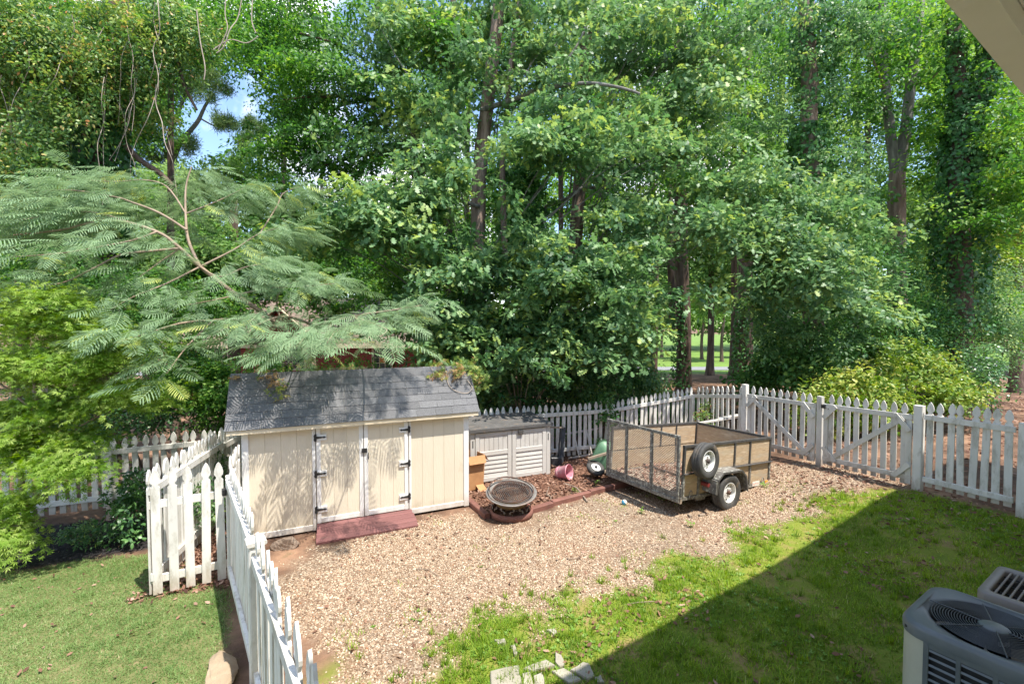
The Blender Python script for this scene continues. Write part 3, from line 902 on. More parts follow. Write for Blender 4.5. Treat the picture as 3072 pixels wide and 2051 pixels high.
# back boundary, seen behind the storage box and the trailer
B0, B1, B2, B3 = (-9.6, 7.08), (-0.95, 9.83), (1.18, 10.85), (4.92, 12.35)
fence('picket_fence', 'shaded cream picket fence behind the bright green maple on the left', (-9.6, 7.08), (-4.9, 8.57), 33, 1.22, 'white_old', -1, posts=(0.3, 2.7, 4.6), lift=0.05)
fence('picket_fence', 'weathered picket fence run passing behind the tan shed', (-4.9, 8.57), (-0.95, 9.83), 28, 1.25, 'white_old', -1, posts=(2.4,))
fence('picket_fence', 'picket fence run right behind the grey storage box', (-0.95, 9.83), (2.42, 11.36), 24, 1.27, 'white', -1, posts=(3.64,), lift=0.07)
fence('picket_fence', 'ivy streaked picket fence run behind the trailer tailgate', (2.46, 11.38), (4.92, 12.35), 18, 1.27, 'white', -1, posts=(0.02, 2.60), lift=0.07)
fence('picket_fence', 'short rising picket fence run beside the corner gate post', (4.98, 12.28), (5.44, 10.70), 9, 1.33, 'white', -1, zoff=(-0.06, 0.10), lift=0.07)
CORNER, CENTER, RPOST = (5.47, 10.63), (6.24, 9.16), (6.98, 7.75)


def post(label, p, h, w, mat, zo=0.0, rz=-1.09):
    z = tz(*p) + zo
    m = MB()
    m.cbox(-w / 2, w / 2, -w / 2, w / 2, -0.3, h, 0.008)
    o = m.build('gate_post', MAT[mat], None, loc=(p[0], p[1], z), rot=(0, 0, rz))
    return tag(o, label, 'post', 'posts of the double gate')


post('square white corner post left of the double gate', CORNER, 1.46, 0.115, 'white', 0.08)
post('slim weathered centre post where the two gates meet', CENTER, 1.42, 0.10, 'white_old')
post('tall white gate post between right gate and right fence run', RPOST, 1.46, 0.125, 'white')


def lerp2(a, b, t):
    return (a[0] + (b[0] - a[0]) * t, a[1] + (b[1] - a[1]) * t)


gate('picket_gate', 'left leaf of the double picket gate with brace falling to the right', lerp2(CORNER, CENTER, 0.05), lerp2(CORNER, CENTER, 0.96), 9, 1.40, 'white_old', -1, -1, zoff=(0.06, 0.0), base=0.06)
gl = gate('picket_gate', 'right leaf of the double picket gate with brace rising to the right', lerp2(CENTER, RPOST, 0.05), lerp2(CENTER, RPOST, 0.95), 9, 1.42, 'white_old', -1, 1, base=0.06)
MB().box(-0.02, 0.05, -0.09, -0.05, 1.20, 1.27).build('latch', MAT['black_iron'], gl)
fence('picket_fence', 'bright picket fence run leaving the frame at right', lerp2(RPOST, (7.52, 6.72), 0.07), (7.515, 6.73), 8, 1.46, 'white', -1, posts=(), lift=0.10, rails=(0.235, 0.22))
fence('picket_fence', 'last picket fence run at the right edge beside its end post', (7.54, 6.68), (8.5, 4.85), 14, 1.46, 'white', -1, posts=(0.03,), post_h=1.40, lift=0.10, rails=(0.235, 0.22))

# near left corner: five pickets facing the lawn, a receding side run, the gate by the shed and the run towards the house
LC, LP = (-4.14, 5.10), (-3.46, 5.48)
panel = fence('picket_fence', 'short bright picket panel of five boards facing the lawn', LC, LP, 5, 1.44, 'white', 1, posts=(0.80,), post_h=1.27, rails=(0.36, 0.20), lift=0.03)
fence('picket_fence', 'side picket fence run receding from the lawn corner to the back fence', LC, (-4.62, 7.15), 19, 1.44, 'white', -1, posts=(), lift=0.04)
fence('picket_fence', 'vine choked picket fence run between side fence and back fence', (-4.64, 7.2), (-4.9, 8.5), 10, 1.40, 'white_old', -1, posts=(), lift=0.04)
NP = (-2.16, 3.78)
fence('picket_fence', 'stub of picket fence between the side gate and the shed corner', (-3.82, 6.30), (-3.50, 5.60), 6, 1.40, 'white', -1, posts=(), rails=(0.26, 0.2))
g3 = gate('picket_gate', 'side gate seen edge on between shed corner and near fence post', (-3.40, 5.43), (-2.24, 3.89), 14, 1.40, 'white', -1, 0, base=0.06, braces=False, bent=())
MB().box(0.02, 0.10, -0.09, -0.045, 1.10, 1.17).build('latch', MAT['black_iron'], g3)
o = MB().cbox(-0.062, 0.062, -0.062, 0.062, -0.2, 1.28, 0.01).build('fence_post', MAT['white'], None, loc=(NP[0], NP[1], 0), rot=(0, 0, -0.93))
tag(o, 'thick white post with flaking cap in the near left fence', 'post')
MB().cbox(-0.075, 0.075, -0.075, 0.075, 1.281, 1.315, 0.012).build('post_cap', MAT['white_old'], o)
fence('picket_fence', 'flaking picket fence run coming towards the viewer at bottom', (-2.10, 3.70), (-0.62, 1.70), 18, 1.38, 'white', -1, posts=(2.3,), rails=(0.22, 0.2), lift=0.06, rail_mat='white')
# ------------------------------------------------------------------ the shed and things around it
SH_ANG = math.atan2(0.4035, 0.915)
shed = empty('shed', (-0.75, 7.78, 0.0), SH_ANG, label='cream wooden shed with dark shingle roof and double doors', cat='shed')
W, DP, HT = 3.38, 0.92, 1.72
EY, EZ, RY, RZ = -0.115, 1.665, 0.46, 2.38
m = MB()
prof = [(0.004, 0.06), (DP, 0.06), (DP, HT), (RY, 2.28), (0.004, HT)]
vs = [(-W + 0.01, y, z) for y, z in prof] + [(-0.01, y, z) for y, z in prof]
m.add(vs, [(0, 1, 2, 3, 4), (9, 8, 7, 6, 5)] + [(i, i + 5, (i + 1) % 5 + 5, (i + 1) % 5) for i in range(5)])
m.build('wall', MAT['groove'], shed)


def boards(x0, x1, z0, z1, parent, name, y0=0.0, y1=0.012, step=0.197):
    n = max(1, round((x1 - x0) / step))
    wd = (x1 - x0) / n
    for i in range(n):
        MB().cbox(x0 + i * wd + 0.0022, x0 + (i + 1) * wd - 0.0022, y0, y1, z0, z1, 0.003).build(name, MAT['siding'], parent)


D0, D1, D2 = -2.413, -1.728, -1.032
boards(-W + 0.08, D0 - 0.05, 0.10, HT, shed, 'siding_board')
boards(D2 + 0.045, -0.07, 0.10, HT, shed, 'siding_board')
for (xa, xb) in ((-W, -W + 0.085), (-0.09, 0.0)):
    MB().cbox(xa, xb, -0.018, 0.05, 0.02, HT, 0.004).build('corner_trim', MAT['trim_white'], shed)
for (xa, xb) in ((-W + 0.088, D0 - 0.055), (D2 + 0.05, -0.093)):
    MB().cbox(xa, xb, -0.014, 0.02, 0.03, 0.115, 0.004).build('base_trim', MAT['trim_white'], shed)
for (xa, xb) in ((D0 - 0.052, D0 - 0.008), (D2 + 0.008, D2 + 0.047)):
    MB().cbox(xa, xb, -0.022, 0.03, 0.03, HT, 0.004).build('door_jamb', MAT['trim_white'], shed)


def hinge(parent, x, z, side):
    """Black strap hinge: hinge plate on the jamb, tapering strap with a spear tip on a white block."""
    root = MB()
    s = side
    root.prism([(x - 0.018 * s, z - 0.055), (x + 0.006 * s, z - 0.06), (x + 0.006 * s, z + 0.06), (x - 0.018 * s, z + 0.055), (x - 0.03 * s, z + 0.03), (x - 0.024 * s, z), (x - 0.03 * s, z - 0.03)][::(1 if s > 0 else -1)], -0.052, -0.046)
    root.prism([(x + 0.008 * s, z - 0.020), (x + 0.10 * s, z - 0.009), (x + 0.112 * s, z - 0.017), (x + 0.145 * s, z), (x + 0.112 * s, z + 0.017), (x + 0.10 * s, z + 0.009), (x + 0.008 * s, z + 0.020)][::(1 if s > 0 else -1)], -0.052, -0.046)
    root.tube([(x + 0.006 * s, -0.052, z - 0.05), (x + 0.006 * s, -0.052, z + 0.05)], 0.007, 6)
    h = root.build('hinge', MAT['black_iron'], parent)
    xa, xb = sorted((x + 0.012 * s, x + 0.150 * s))
    MB().box(xa, xb, -0.044, -0.024, z - 0.045, z + 0.04).build('hinge_block', MAT['trim_white'], parent)
    return h


def shed_door(x0, x1, hx, side):
    z0, z1 = 0.135, 1.63
    dr = empty('door', (0, 0, 0))
    dr.parent = shed
    MB().box(x0 + 0.006, x1 - 0.006, -0.0155, 0.012, z0, z1).build('door_panel', MAT['groove'], dr)
    boards(x0 + 0.05, x1 - 0.05, z0 + 0.06, z1 - 0.05, dr, 'panel_board', -0.019, -0.009)
    for (xa, xb) in ((x0 + 0.006, x0 + 0.066), (x1 - 0.066, x1 - 0.006)):
        MB().cbox(xa, xb, -0.034, -0.010, z0, z1, 0.004).build('stile', MAT['trim_white'], dr)
    for (za, zb) in ((z0 + 0.001, z0 + 0.075), (z1 - 0.07, z1 - 0.001)):
        MB().cbox(x0 + 0.068, x1 - 0.068, -0.033, -0.010, za, zb, 0.004).build('rail', MAT['trim_white'], dr)
    for z in (1.44, 0.89, 0.345):
        hinge(dr, hx, z, side)
    return dr


shed_door(D0, D1, D0, 1)
dr = shed_door(D1, D2, D2, -1)
MB().box(D1 - 0.03, D1 + 0.05, -0.058, -0.036, 1.14, 1.205).build('latch', MAT['black_iron'], dr)
MB().tube([(D1 + 0.065, -0.05, 1.13), (D1 + 0.068, -0.052, 1.03)], 0.008, 6).build('latch_pin', MAT['black_iron'], dr)

# roof
RX0, RX1 = -W - 0.18, 0.15
sl = Vector((0, RY - EY, RZ - EZ))
SL = sl.length
su = sl.normalized()
sn = Vector((0, -su.z, su.y))
roof = empty('roof', (0, 0, 0))
roof.parent = shed


def roof_box(a0, a1, t0, t1, x0, x1, back=False):
    """Slab on the slope: a along the slope, t normal to it."""
    out = []
    for x in (x0, x1):
        for a, t in ((a0, t0), (a1, t0), (a1, t1), (a0, t1)):
            p = Vector((0, EY, EZ)) + su * a + sn * t
            if back: p.y = 2 * RY - p.y
            out.append((x, p.y, p.z))
    return out


SLAB_F = [(0, 1, 2, 3), (7, 6, 5, 4), (0, 4, 5, 1), (1, 5, 6, 2), (2, 6, 7, 3), (3, 7, 4, 0)]
MB().add(roof_box(0.0, SL - 0.004, -0.045, 0.0, RX0, RX1), SLAB_F).build('roof_deck', MAT['cream'], roof)
MB().add(roof_box(0.0, SL - 0.004, -0.045, 0.006, RX0, RX1, True), SLAB_F).build('back_slope', MAT['shingle'], roof)
NC = 7
ex = SL / NC
for c in range(NC):
    x = RX0 - 0.012
    first = True
    while x < RX1:
        wd = random.uniform(0.22, 0.34)
        if first:
            wd *= random.uniform(0.4, 1.0)
            first = False
        xe = min(x + wd, RX1 + 0.012)
        if RX1 + 0.012 - xe < 0.06: xe = RX1 + 0.012
        a0 = c * ex - (0.018 if c == 0 else 0.0) + random.uniform(-0.003, 0.003)
        a1 = (c + 1) * ex + (0.03 if c < NC - 1 else -0.002)
        v0 = []
        th = random.uniform(0.010, 0.014)
        for xx in (x + 0.0015, xe - 0.0015):
            for a, t in ((a0, 0.003), (a1, 0.001), (a1, 0.004), (a0, th)):
                p = Vector((0, EY, EZ)) + su * a + sn * t
                v0.append((xx, p.y, p.z))
        MB().add(v0, SLAB_F).build('shingle', MAT['shingle'], roof)
        x = xe
x = RX0
while x < RX1 - 0.02:
    xe = min(x + 0.24, RX1)
    q = [Vector((0, RY - 0.10, RZ - 0.10 * su.z / su.y + 0.012)), Vector((0, RY, RZ + 0.02)), Vector((0, RY + 0.10, RZ - 0.10 * su.z / su.y + 0.012))]
    vs = []
    for xx, dz in ((x, 0.006), (xe + 0.01, 0.0)):
        for p in q: vs.append((xx, p.y, p.z + dz))
        for p in q: vs.append((xx, p.y, p.z + dz - 0.008))
    MB().add(vs, [(0, 1, 7, 6), (1, 2, 8, 7), (3, 9, 10, 4), (4, 10, 11, 5), (0, 6, 9, 3), (2, 5, 11, 8), (0, 3, 4, 1), (1, 4, 5, 2), (6, 7, 10, 9), (7, 8, 11, 10)]).build('ridge_cap', MAT['shingle'], roof)
    x = xe
MB().box(RX0 + 0.01, RX1 - 0.01, EY - 0.004, EY + 0.018, EZ - 0.075, EZ - 0.012).build('fascia', MAT['cream'], roof)

# red ramp
ramp_o = empty('ramp', (-0.75, 7.78, 0.0), SH_ANG, label='faded red plank ramp in front of the shed doors', cat='ramp')
for i in range(4):
    y0, y1 = -0.03 - i * 0.112, -0.03 - (i + 1) * 0.112 + 0.006
    za, zb = 0.125 - i * 0.023, 0.125 - (i + 1) * 0.023
    x0, x1 = -2.41 - 0.004 * i + random.uniform(-0.008, 0.008), -0.99 + 0.006 * i + random.uniform(-0.008, 0.008)
    vs = [(x0, y0, za - 0.03), (x1, y0, za - 0.03), (x1, y1, zb - 0.03), (x0, y1, zb - 0.03), (x0, y0, za), (x1, y0, za), (x1, y1, zb), (x0, y1, zb)]
    MB().add(vs, [(0, 1, 2, 3), (7, 6, 5, 4), (4, 5, 1, 0), (5, 6, 2, 1), (6, 7, 3, 2), (7, 4, 0, 3)]).build('plank', MAT['red_paint'], ramp_o)
for x in (-2.3, -1.7, -1.1):
    MB().prism([(-0.46, -0.02), (-0.03, -0.02), (-0.03, 0.090), (-0.46, 0.005)], x - 0.02, x + 0.02, Matrix.Rotation(math.pi / 2, 4, 'Z') @ Matrix.Scale(-1, 4, (0, 1, 0))).build('runner', MAT['wood_grey'], ramp_o)


def lump(name, label, cat, p, sx, sy, sz, mat, seed, rz=0.0, sub=4, z0=0.0):
    import bmesh
    bm = bmesh.new()
    bmesh.ops.create_icosphere(bm, subdivisions=sub, radius=1.0)
    r = random.Random(seed)
    dirs = [(Vector((r.gauss(0, 1), r.gauss(0, 1), r.gauss(0, 1))).normalized(), r.uniform(0.55, 0.95)) for _ in range(16)]
    for v in bm.verts:
        k = 1.0
        for dv, lim in dirs:
            t = v.co.dot(dv)
            if t > lim: k = min(k, lim / t)
        k *= 1 + 0.16 * (float(vnoise(v.co.x * 2 + v.co.z * 3, v.co.y * 2 - v.co.z, 1.6, seed)) - 0.5)
        v.co = Vector((v.co.x * sx * k, v.co.y * sy * k, v.co.z * sz * k))
    me = bpy.data.meshes.new(name)
    bm.to_mesh(me)
    bm.free()
    me.materials.append(mat)
    o = link(name, me, None, (p[0], p[1], tz(*p) + z0), (0, 0, rz))
    return tag(o, label, cat)


lump('rock', 'flat brown rock on the ground by the shed left corner', 'rock', gp(858, 1640), 0.21, 0.13, 0.12, MAT['rock'], 3, 0.3, z0=0.03)
lump('stone_block', 'tan rough stone at the foot of the near fence', 'stone', (-2.56, 3.92), 0.15, 0.34, 0.085, MAT['tan_rock'], 5, 0.55, z0=0.04)
lump('stone_block', 'second tan stone nearest the viewer along the near fence', 'stone', (-2.30, 3.50), 0.17, 0.30, 0.085, MAT['tan_rock'], 8, 0.6, z0=0.03)

# resin storage box
box = empty('storage_box', (0.815, 9.51, 0.0), SH_ANG - 0.01, label='grey resin garden storage box with louvred doors beside the shed', cat='storage box')
BW, BD, BH = 1.78, 1.15, 1.03
MB().box(-BW + 0.03, -0.03, 0.05, BD, 0.0, BH).build('body', MAT['resin_light'], box)
for xa in (-BW + 0.005, -0.105):
    MB().cbox(xa, xa + 0.10, 0.0, 0.08, 0.0, BH, 0.01).build('corner_post', MAT['resin_light'], box)
for (x0, x1) in ((-BW + 0.11, -BW / 2 - 0.006), (-BW / 2 + 0.006, -0.11)):
    d = empty('door', (0, 0, 0))
    d.parent = box
    MB().box(x0, x1, 0.012, 0.045, 0.03, BH - 0.02).build('door_panel', MAT['resin_light'], d)
    for (xa, xb) in ((x0, x0 + 0.085), (x1 - 0.085, x1)):
        MB().cbox(xa, xb, -0.008, 0.0115, 0.03, BH - 0.02, 0.005).build('stile', MAT['resin_light'], d)
    for (za, zb) in ((0.03, 0.11), (0.545, 0.635), (BH - 0.10, BH - 0.02)):
        MB().cbox(x0 + 0.087, x1 - 0.087, -0.007, 0.0115, za, zb, 0.005).build('rail', MAT['resin_light'], d)
    nb = 6
    for i in range(nb):
        a = x0 + 0.09 + (x1 - x0 - 0.18) * i / nb
        MB().cbox(a + 0.003, a + (x1 - x0 - 0.18) / nb - 0.003, 0.002, 0.0115, 0.638, BH - 0.103, 0.004).build('panel_board', MAT['resin_light'], d)
    for i in range(5):
        z = 0.115 + i * 0.085
        vs = [(x0 + 0.09, -0.004, z), (x1 - 0.09, -0.004, z), (x1 - 0.09, 0.010, z + 0.078), (x0 + 0.09, 0.010, z + 0.078), (x0 + 0.09, 0.0118, z), (x1 - 0.09, 0.0118, z)]
        MB().add(vs, [(0, 1, 2, 3), (0, 4, 5, 1), (3, 2, 5, 4), (0, 3, 4), (1, 5, 2)]).build('louvre_slat', MAT['resin_light'], d)
MB().cbox(-BW / 2 + 0.13, -BW / 2 + 0.24, -0.04, -0.010, BH - 0.11, BH - 0.03, 0.01).build('latch', MAT['steel_black'], box)
for xa in (-BW + 0.05, -0.07):
    MB().box(xa, xa + 0.02, -0.004, 0.0, BH - 0.30, BH - 0.16).build('hinge_slot', MAT['black_plastic'], box)
lid = MB()
lid.add([(-BW - 0.03, -0.05, BH + 0.002), (0.03, -0.05, BH + 0.002), (0.03, BD + 0.03, BH + 0.03), (-BW - 0.03, BD + 0.03, BH + 0.03), (-BW - 0.03, -0.05, BH + 0.062), (0.03, -0.05, BH + 0.062), (0.03, BD + 0.03, BH + 0.12), (-BW - 0.03, BD + 0.03, BH + 0.12)],
        [(3, 2, 1, 0), (4, 5, 6, 7), (0, 1, 5, 4), (1, 2, 6, 5), (2, 3, 7, 6), (3, 0, 4, 7)])
lo = lid.build('lid', MAT['resin_dark'], box)
for i in range(7):
    y0 = -0.04 + i * 0.165
    za = BH + 0.0625 + 0.058 * (y0 + 0.05) / (BD + 0.08)
    zb = BH + 0.0625 + 0.058 * (y0 + 0.155 + 0.05) / (BD + 0.08)
    vs = [(-BW - 0.015, y0, za), (0.015, y0, za), (0.015, y0 + 0.152, zb), (-BW - 0.015, y0 + 0.152, zb), (-BW - 0.012, y0 + 0.004, za + 0.009), (0.012, y0 + 0.004, za + 0.009), (0.012, y0 + 0.148, zb + 0.009), (-BW - 0.012, y0 + 0.148, zb + 0.009)]
    MB().add(vs, [(4, 5, 6, 7), (0, 1, 5, 4), (1, 2, 6, 5), (2, 3, 7, 6), (3, 0, 4, 7)]).build('lid_plank', MAT['resin_dark'], lo)

# cardboard box, tall and open
cb = empty('cardboard_box', (-0.71, 8.52, 0.0), SH_ANG + 0.25, rot=(0.03, 0.05, SH_ANG + 0.25), label='tall open cardboard box wedged between shed and storage box', cat='cardboard box')
t = 0.006
MB().box(-0.20, 0.20, 0, t, 0.02, 0.66).build('front_panel', MAT['card'], cb)
MB().box(-0.20, 0.20, 0.34, 0.34 + t, 0.02, 0.66).build('back_panel', MAT['card'], cb)
MB().box(-0.20, -0.20 + t, t, 0.34, 0.02, 0.66).build('side_panel', MAT['card'], cb)
MB().box(0.20 - t, 0.20, t, 0.34, 0.02, 0.66).build('side_panel', MAT['card'], cb)


def flap(p, q, out, length, ang, name='flap'):
    p, q = Vector(p), Vector(q)
    o = Vector(out) * math.cos(ang) * length + Vector((0, 0, 1)) * math.sin(ang) * length
    th = Vector((0, 0, 0.005))
    m = MB()
    m.add([p, q, q + o, p + o, p + th, q + th, q + o + th, p + o + th], [(3, 2, 1, 0), (4, 5, 6, 7), (0, 1, 5, 4), (1, 2, 6, 5), (2, 3, 7, 6), (3, 0, 4, 7)])
    m.build(name, MAT['card'], cb)


flap((0.201, t, 0.66), (0.201, 0.33, 0.66), (1, 0, 0), 0.15, -0.9)
flap((-0.19, 0.342, 0.662), (0.19, 0.342, 0.662), (0, 1, 0), 0.18, 1.25)
flap((-0.19, -0.001, 0.66), (0.19, -0.001, 0.66), (0, -1, 0), 0.15, -1.1)
flap((0.02, -0.003, 0.10), (0.19, -0.003, 0.10), (0.1, -1, 0), 0.16, -0.55)

# edging timbers
def timber(label, a, b, za=0.0, w=0.10, h=0.10):
    m = MB()
    A, B = Vector((a[0], a[1], tz(*a) + h / 2 - 0.015)), Vector((b[0], b[1], tz(*b) + h / 2 - 0.015))
    m.beam(A, B, w, h, c=0.012)
    o = m.build('edging_timber', MAT['timber'])
    return tag(o, label, 'timber', 'red edging timbers')


timber('red edging timber running from the shed corner to the fire pit', gp(1402, 1503), gp(1462, 1556))
timber('red edging timber directly right of the fire pit', gp(1585, 1540), gp(1655, 1520))
timber('middle red edging timber crossed by a fallen branch', gp(1655, 1517), gp(1768, 1487))
timber('red edging timber whose end lies under the trailer tailgate', gp(1768, 1484), gp(1990, 1428))

# fire pit
fp = gp(1534, 1542)
pit = empty('fire_pit', (fp[0], fp[1], tz(*fp)), 0.4, label='rusty bowl fire pit with scrolled base and mesh grate', cat='fire pit')
MB().lathe([(0.345, 0.0), (0.36, 0.005), (0.36, 0.10), (0.335, 0.105), (0.325, 0.10), (0.325, 0.0)], 48).build('base_ring', MAT['timber'], pit)
for i in range(13):
    a = 2 * math.pi * i / 13
    sgn = 1 if i % 2 else -1
    # S scroll: a curve whose bend grows towards both ends
    half = [(0.0, 0.0)]
    x_, y_ = 0.0, 0.0
    for k in range(26):
        s_ = (k + 0.5) / 26
        th = 3.4 * s_ * s_ * 1.9
        x_ += math.cos(th) / 26
        y_ += math.sin(th) / 26
        half.append((x_, y_))
    full = [(-p[0], -p[1]) for p in reversed(half[1:])] + half
    pts = []
    for (u_, v_) in full[::2]:
        xx = sgn * (u_ * 0.105)
        zz = 0.165 + v_ * 0.10 + u_ * 0.02
        r0 = 0.318
        an = a + xx / r0
        pts.append((r0 * math.cos(an), r0 * math.sin(an), zz))
    MB().tube(pts, 0.0075, 5).build('scroll', MAT['pit_rim'], pit)
MB().lathe([(0.0, 0.14), (0.20, 0.15), (0.245, 0.17), (0.265, 0.21), (0.270, 0.30), (0.262, 0.325)], 40).build('drum', MAT['pit_drum'], pit)
bowl = MB()
bowl.lathe([(0.05, 0.19), (0.16, 0.215), (0.25, 0.27), (0.295, 0.34), (0.31, 0.385), (0.36, 0.400), (0.415, 0.415), (0.42, 0.408), (0.36, 0.388), (0.315, 0.37), (0.29, 0.31)], 56)
TILT = (math.radians(11), math.radians(-3), 0)
bowl.build('bowl', MAT['pit_rim'], pit, rot=(math.radians(11) * math.cos(0.4), math.radians(-11) * math.sin(0.4), 0))
MB().lathe([(0.0, 0.315), (0.15, 0.32), (0.285, 0.322)], 40).build('ash_bed', MAT['ash'], pit, rot=(math.radians(11) * math.cos(0.4), math.radians(-11) * math.sin(0.4), 0))
scr = empty('grate', (0, 0, 0), rot=(math.radians(11) * math.cos(0.4), math.radians(-11) * math.sin(0.4), 0))
scr.parent = pit
MB().tube([(0.305 * math.cos(a), 0.305 * math.sin(a), 0.425) for a in np.linspace(0, 2 * math.pi, 49)], 0.012, 6, cap=False).build('grate_ring', MAT['rust'], scr)
for i in range(19):
    x = -0.27 + i * 0.03
    hw = math.sqrt(max(0.001, 0.30 ** 2 - x * x))
    MB().tube([(x + 0.012 * math.sin(t * 3), hw * t, 0.425 + 0.035 * (1 - t * t)) for t in np.linspace(-1, 1, 9)], 0.0075, 5).build('grate_bar', MAT['rust'], scr)
MB().tube([(-0.29, 0, 0.43), (-0.1, 0.02, 0.468), (0.1, 0.01, 0.468), (0.29, 0, 0.43)], 0.008, 5).build('cross_bar', MAT['rust'], scr)
hoop = [(0.36 * math.cos(a), 0.36 * math.sin(a), 0.44 + 0.055 * max(0, math.sin(a - 0.6))) for a in np.linspace(0, 2 * math.pi, 49)]
MB().tube(hoop, 0.010, 6, cap=False).build('hoop', MAT['rust'], pit, rot=(math.radians(11) * math.cos(0.4), math.radians(-11) * math.sin(0.4), 0))

# bucket, ball, sticks
bk = gp(1690, 1436)
bucket = empty('bucket', (bk[0], bk[1], tz(*bk) + 0.135), rot=(1.35, 0.25, 0.9), label='faded pink plastic bucket lying on its side in the leaves', cat='bucket')
MB().lathe([(0.0, -0.14), (0.105, -0.14), (0.112, -0.13), (0.142, 0.12), (0.155, 0.125), (0.155, 0.145), (0.147, 0.145), (0.138, 0.12), (0.105, -0.125), (0.0, -0.128)], 28).build('pail', MAT['pink'], bucket)
MB().lathe([(0.118, -0.10), (0.124, -0.095), (0.124, -0.08), (0.120, -0.075)], 28).build('band', MAT['pink'], bucket)
bl = gp(1873, 1514)
ball = empty('ball', (bl[0], bl[1], tz(*bl) + 0.048), rot=(0.3, 0.9, 0.2), label='small blue and cream ball on shaded gravel before the tailgate', cat='ball')
pr = [(0.048 * math.sin(a), 0.048 * math.cos(a)) for a in np.linspace(0, math.pi * 0.42, 8)]
MB().lathe(pr, 24).build('pale_cap', MAT['ball_pale'], ball)
pr = [(0.048 * math.sin(a), 0.048 * math.cos(a)) for a in np.linspace(math.pi * 0.42, math.pi, 10)]
MB().lathe(pr, 24).build('blue_shell', MAT['ball_blue'], ball)


def stick(label, pix, r0, r1, forks=(), lift=0.02, mat='twig'):
    pts = []
    for i, p in enumerate(pix):
        x, y = gp(*p)
        pts.append((x, y, tz(x, y) + lift + (p[2] if len(p) > 2 else 0)))
    return stick_w(label, pts, r0, r1, forks, mat)


def stick_w(label, pts, r0, r1, forks=(), mat='twig', name='fallen_branch'):
    m = MB()
    n = len(pts)
    m.tube(pts, [r0 + (r1 - r0) * i / (n - 1) for i in range(n)], 6)
    for f in forks:
        m.tube(f, [r1 * 1.1] * (len(f) - 1) + [r1 * 0.5], 5)
    return tag(m.build(name, MAT[mat]), label, 'branch')


def G(px, py, h=0.02):
    x, y = gp(px, py)
    return (x, y, tz(x, y) + h)


stick_w('crooked fallen branch lying across the middle edging timber', [G(1762, 1508), G(1745, 1490, 0.05), G(1730, 1481, 0.11), G(1712, 1473, 0.11), G(1695, 1462, 0.08)], 0.017, 0.008, [[G(1712, 1473, 0.11), G(1690, 1472, 0.14)]])
stick_w('short dark branch leaning over the timber right of the fire pit', [G(1657, 1521), G(1652, 1506, 0.08), G(1640, 1500, 0.12), G(1647, 1487, 0.16)], 0.011, 0.006, [[G(1652, 1506, 0.09), G(1630, 1502, 0.13)], [G(1652, 1506, 0.09), G(1668, 1498, 0.1)]])
stick_w('thin straight stick at the grass edge below the gravel', [G(1872, 1818), G(1915, 1813, 0.03), G(1962, 1808)], 0.007, 0.004)
stick_w('thin curved twig on gravel near the left fence', [G(1250, 1710), G(1285, 1712), G(1318, 1732)], 0.006, 0.003)
stick_w('small dark twig on the open gravel', [G(1428, 1640), G(1436, 1620), G(1455, 1607)], 0.005, 0.003)
stick_w('short twig lying on gravel under the fire pit', [G(1705, 1680), G(1725, 1677), G(1740, 1675)], 0.005, 0.003)
for i, (q, lab) in enumerate((((2105, 1548), 'small chock of wood beside the trailer wheel'), ((2070, 1549), 'pale wood scrap under the trailer edge'))):
    x, y = gp(*q)
    tag(MB().cbox(-0.06, 0.06, -0.022, 0.022, 0.0, 0.035, 0.005).build('wood_scrap', MAT['wood_grey'], None, loc=(x, y, tz(x, y)), rot=(0, 0.08, 0.5 + i)), lab, 'wood scrap')

# black plastic scraps and white frames by the back fence
x, y = gp(1672, 1392)
bp = empty('scrap_gutter', (x, y, tz(x, y)), 0.2, label='broken black plastic chute propped beside the storage box', cat='scrap')
MB().beam((0.02, 0.0, 0.05), (0.16, 0.25, 0.80), 0.12, 0.02, up=(1, 0, 0)).build('chute', MAT['black_plastic'], bp)
MB().beam((0.10, 0.02, 0.06), (0.24, 0.27, 0.81), 0.015, 0.09, up=(1, 0, 0)).build('chute_wall', MAT['black_plastic'], bp)
MB().beam((-0.32, 0.2, 0.86), (0.22, 0.28, 0.80), 0.10, 0.03).build('bracket', MAT['wood_grey'], bp)
MB().cbox(-0.14, 0.10, -0.02, 0.16, 0.0, 0.20, 0.02).build('foot', MAT['black_plastic'], bp)
x, y = gp(1720, 1370)
fr = empty('window_frame', (x + 0.1, y + 0.05, tz(x, y) + 0.02), 0.42, label='old white wooden frame leaning on the back fence', cat='frame')
for (a, b) in (((-0.25, 0, 0.02), (0.95, 0.0, 0.06)), ((-0.3, 0.18, 0.56), (1.0, 0.20, 0.62))):
    MB().beam(a, b, 0.03, 0.04).build('rail', MAT['white_old'], fr)
for x0 in (0.05, 0.42, 0.78):
    MB().beam((x0, 0.01, 0.05), (x0 - 0.04, 0.18, 0.57), 0.03, 0.03, up=(1, 0, 0)).build('bar', MAT['white_old'], fr)
fr = empty('plank_frame', (*at(2150, 1300, 10.9)[:2], 0.0), 0.35, label='white peeling plank frame standing behind the trailer body', cat='frame')
MB().beam((-0.9, 0, 0.80), (0.75, 0.05, 0.88), 0.03, 0.05).build('rail', MAT['white_old'], fr)
MB().beam((0.15, 0.1, 0.86), (0.75, 0.06, 0.92), 0.12, 0.03).build('plank', MAT['white_old'], fr)
for x0 in (-0.85, 0.7):
    MB().beam((x0, 0.02, -0.05), (x0, 0.02, 0.80), 0.04, 0.04).build('leg', MAT['white_old'], fr)

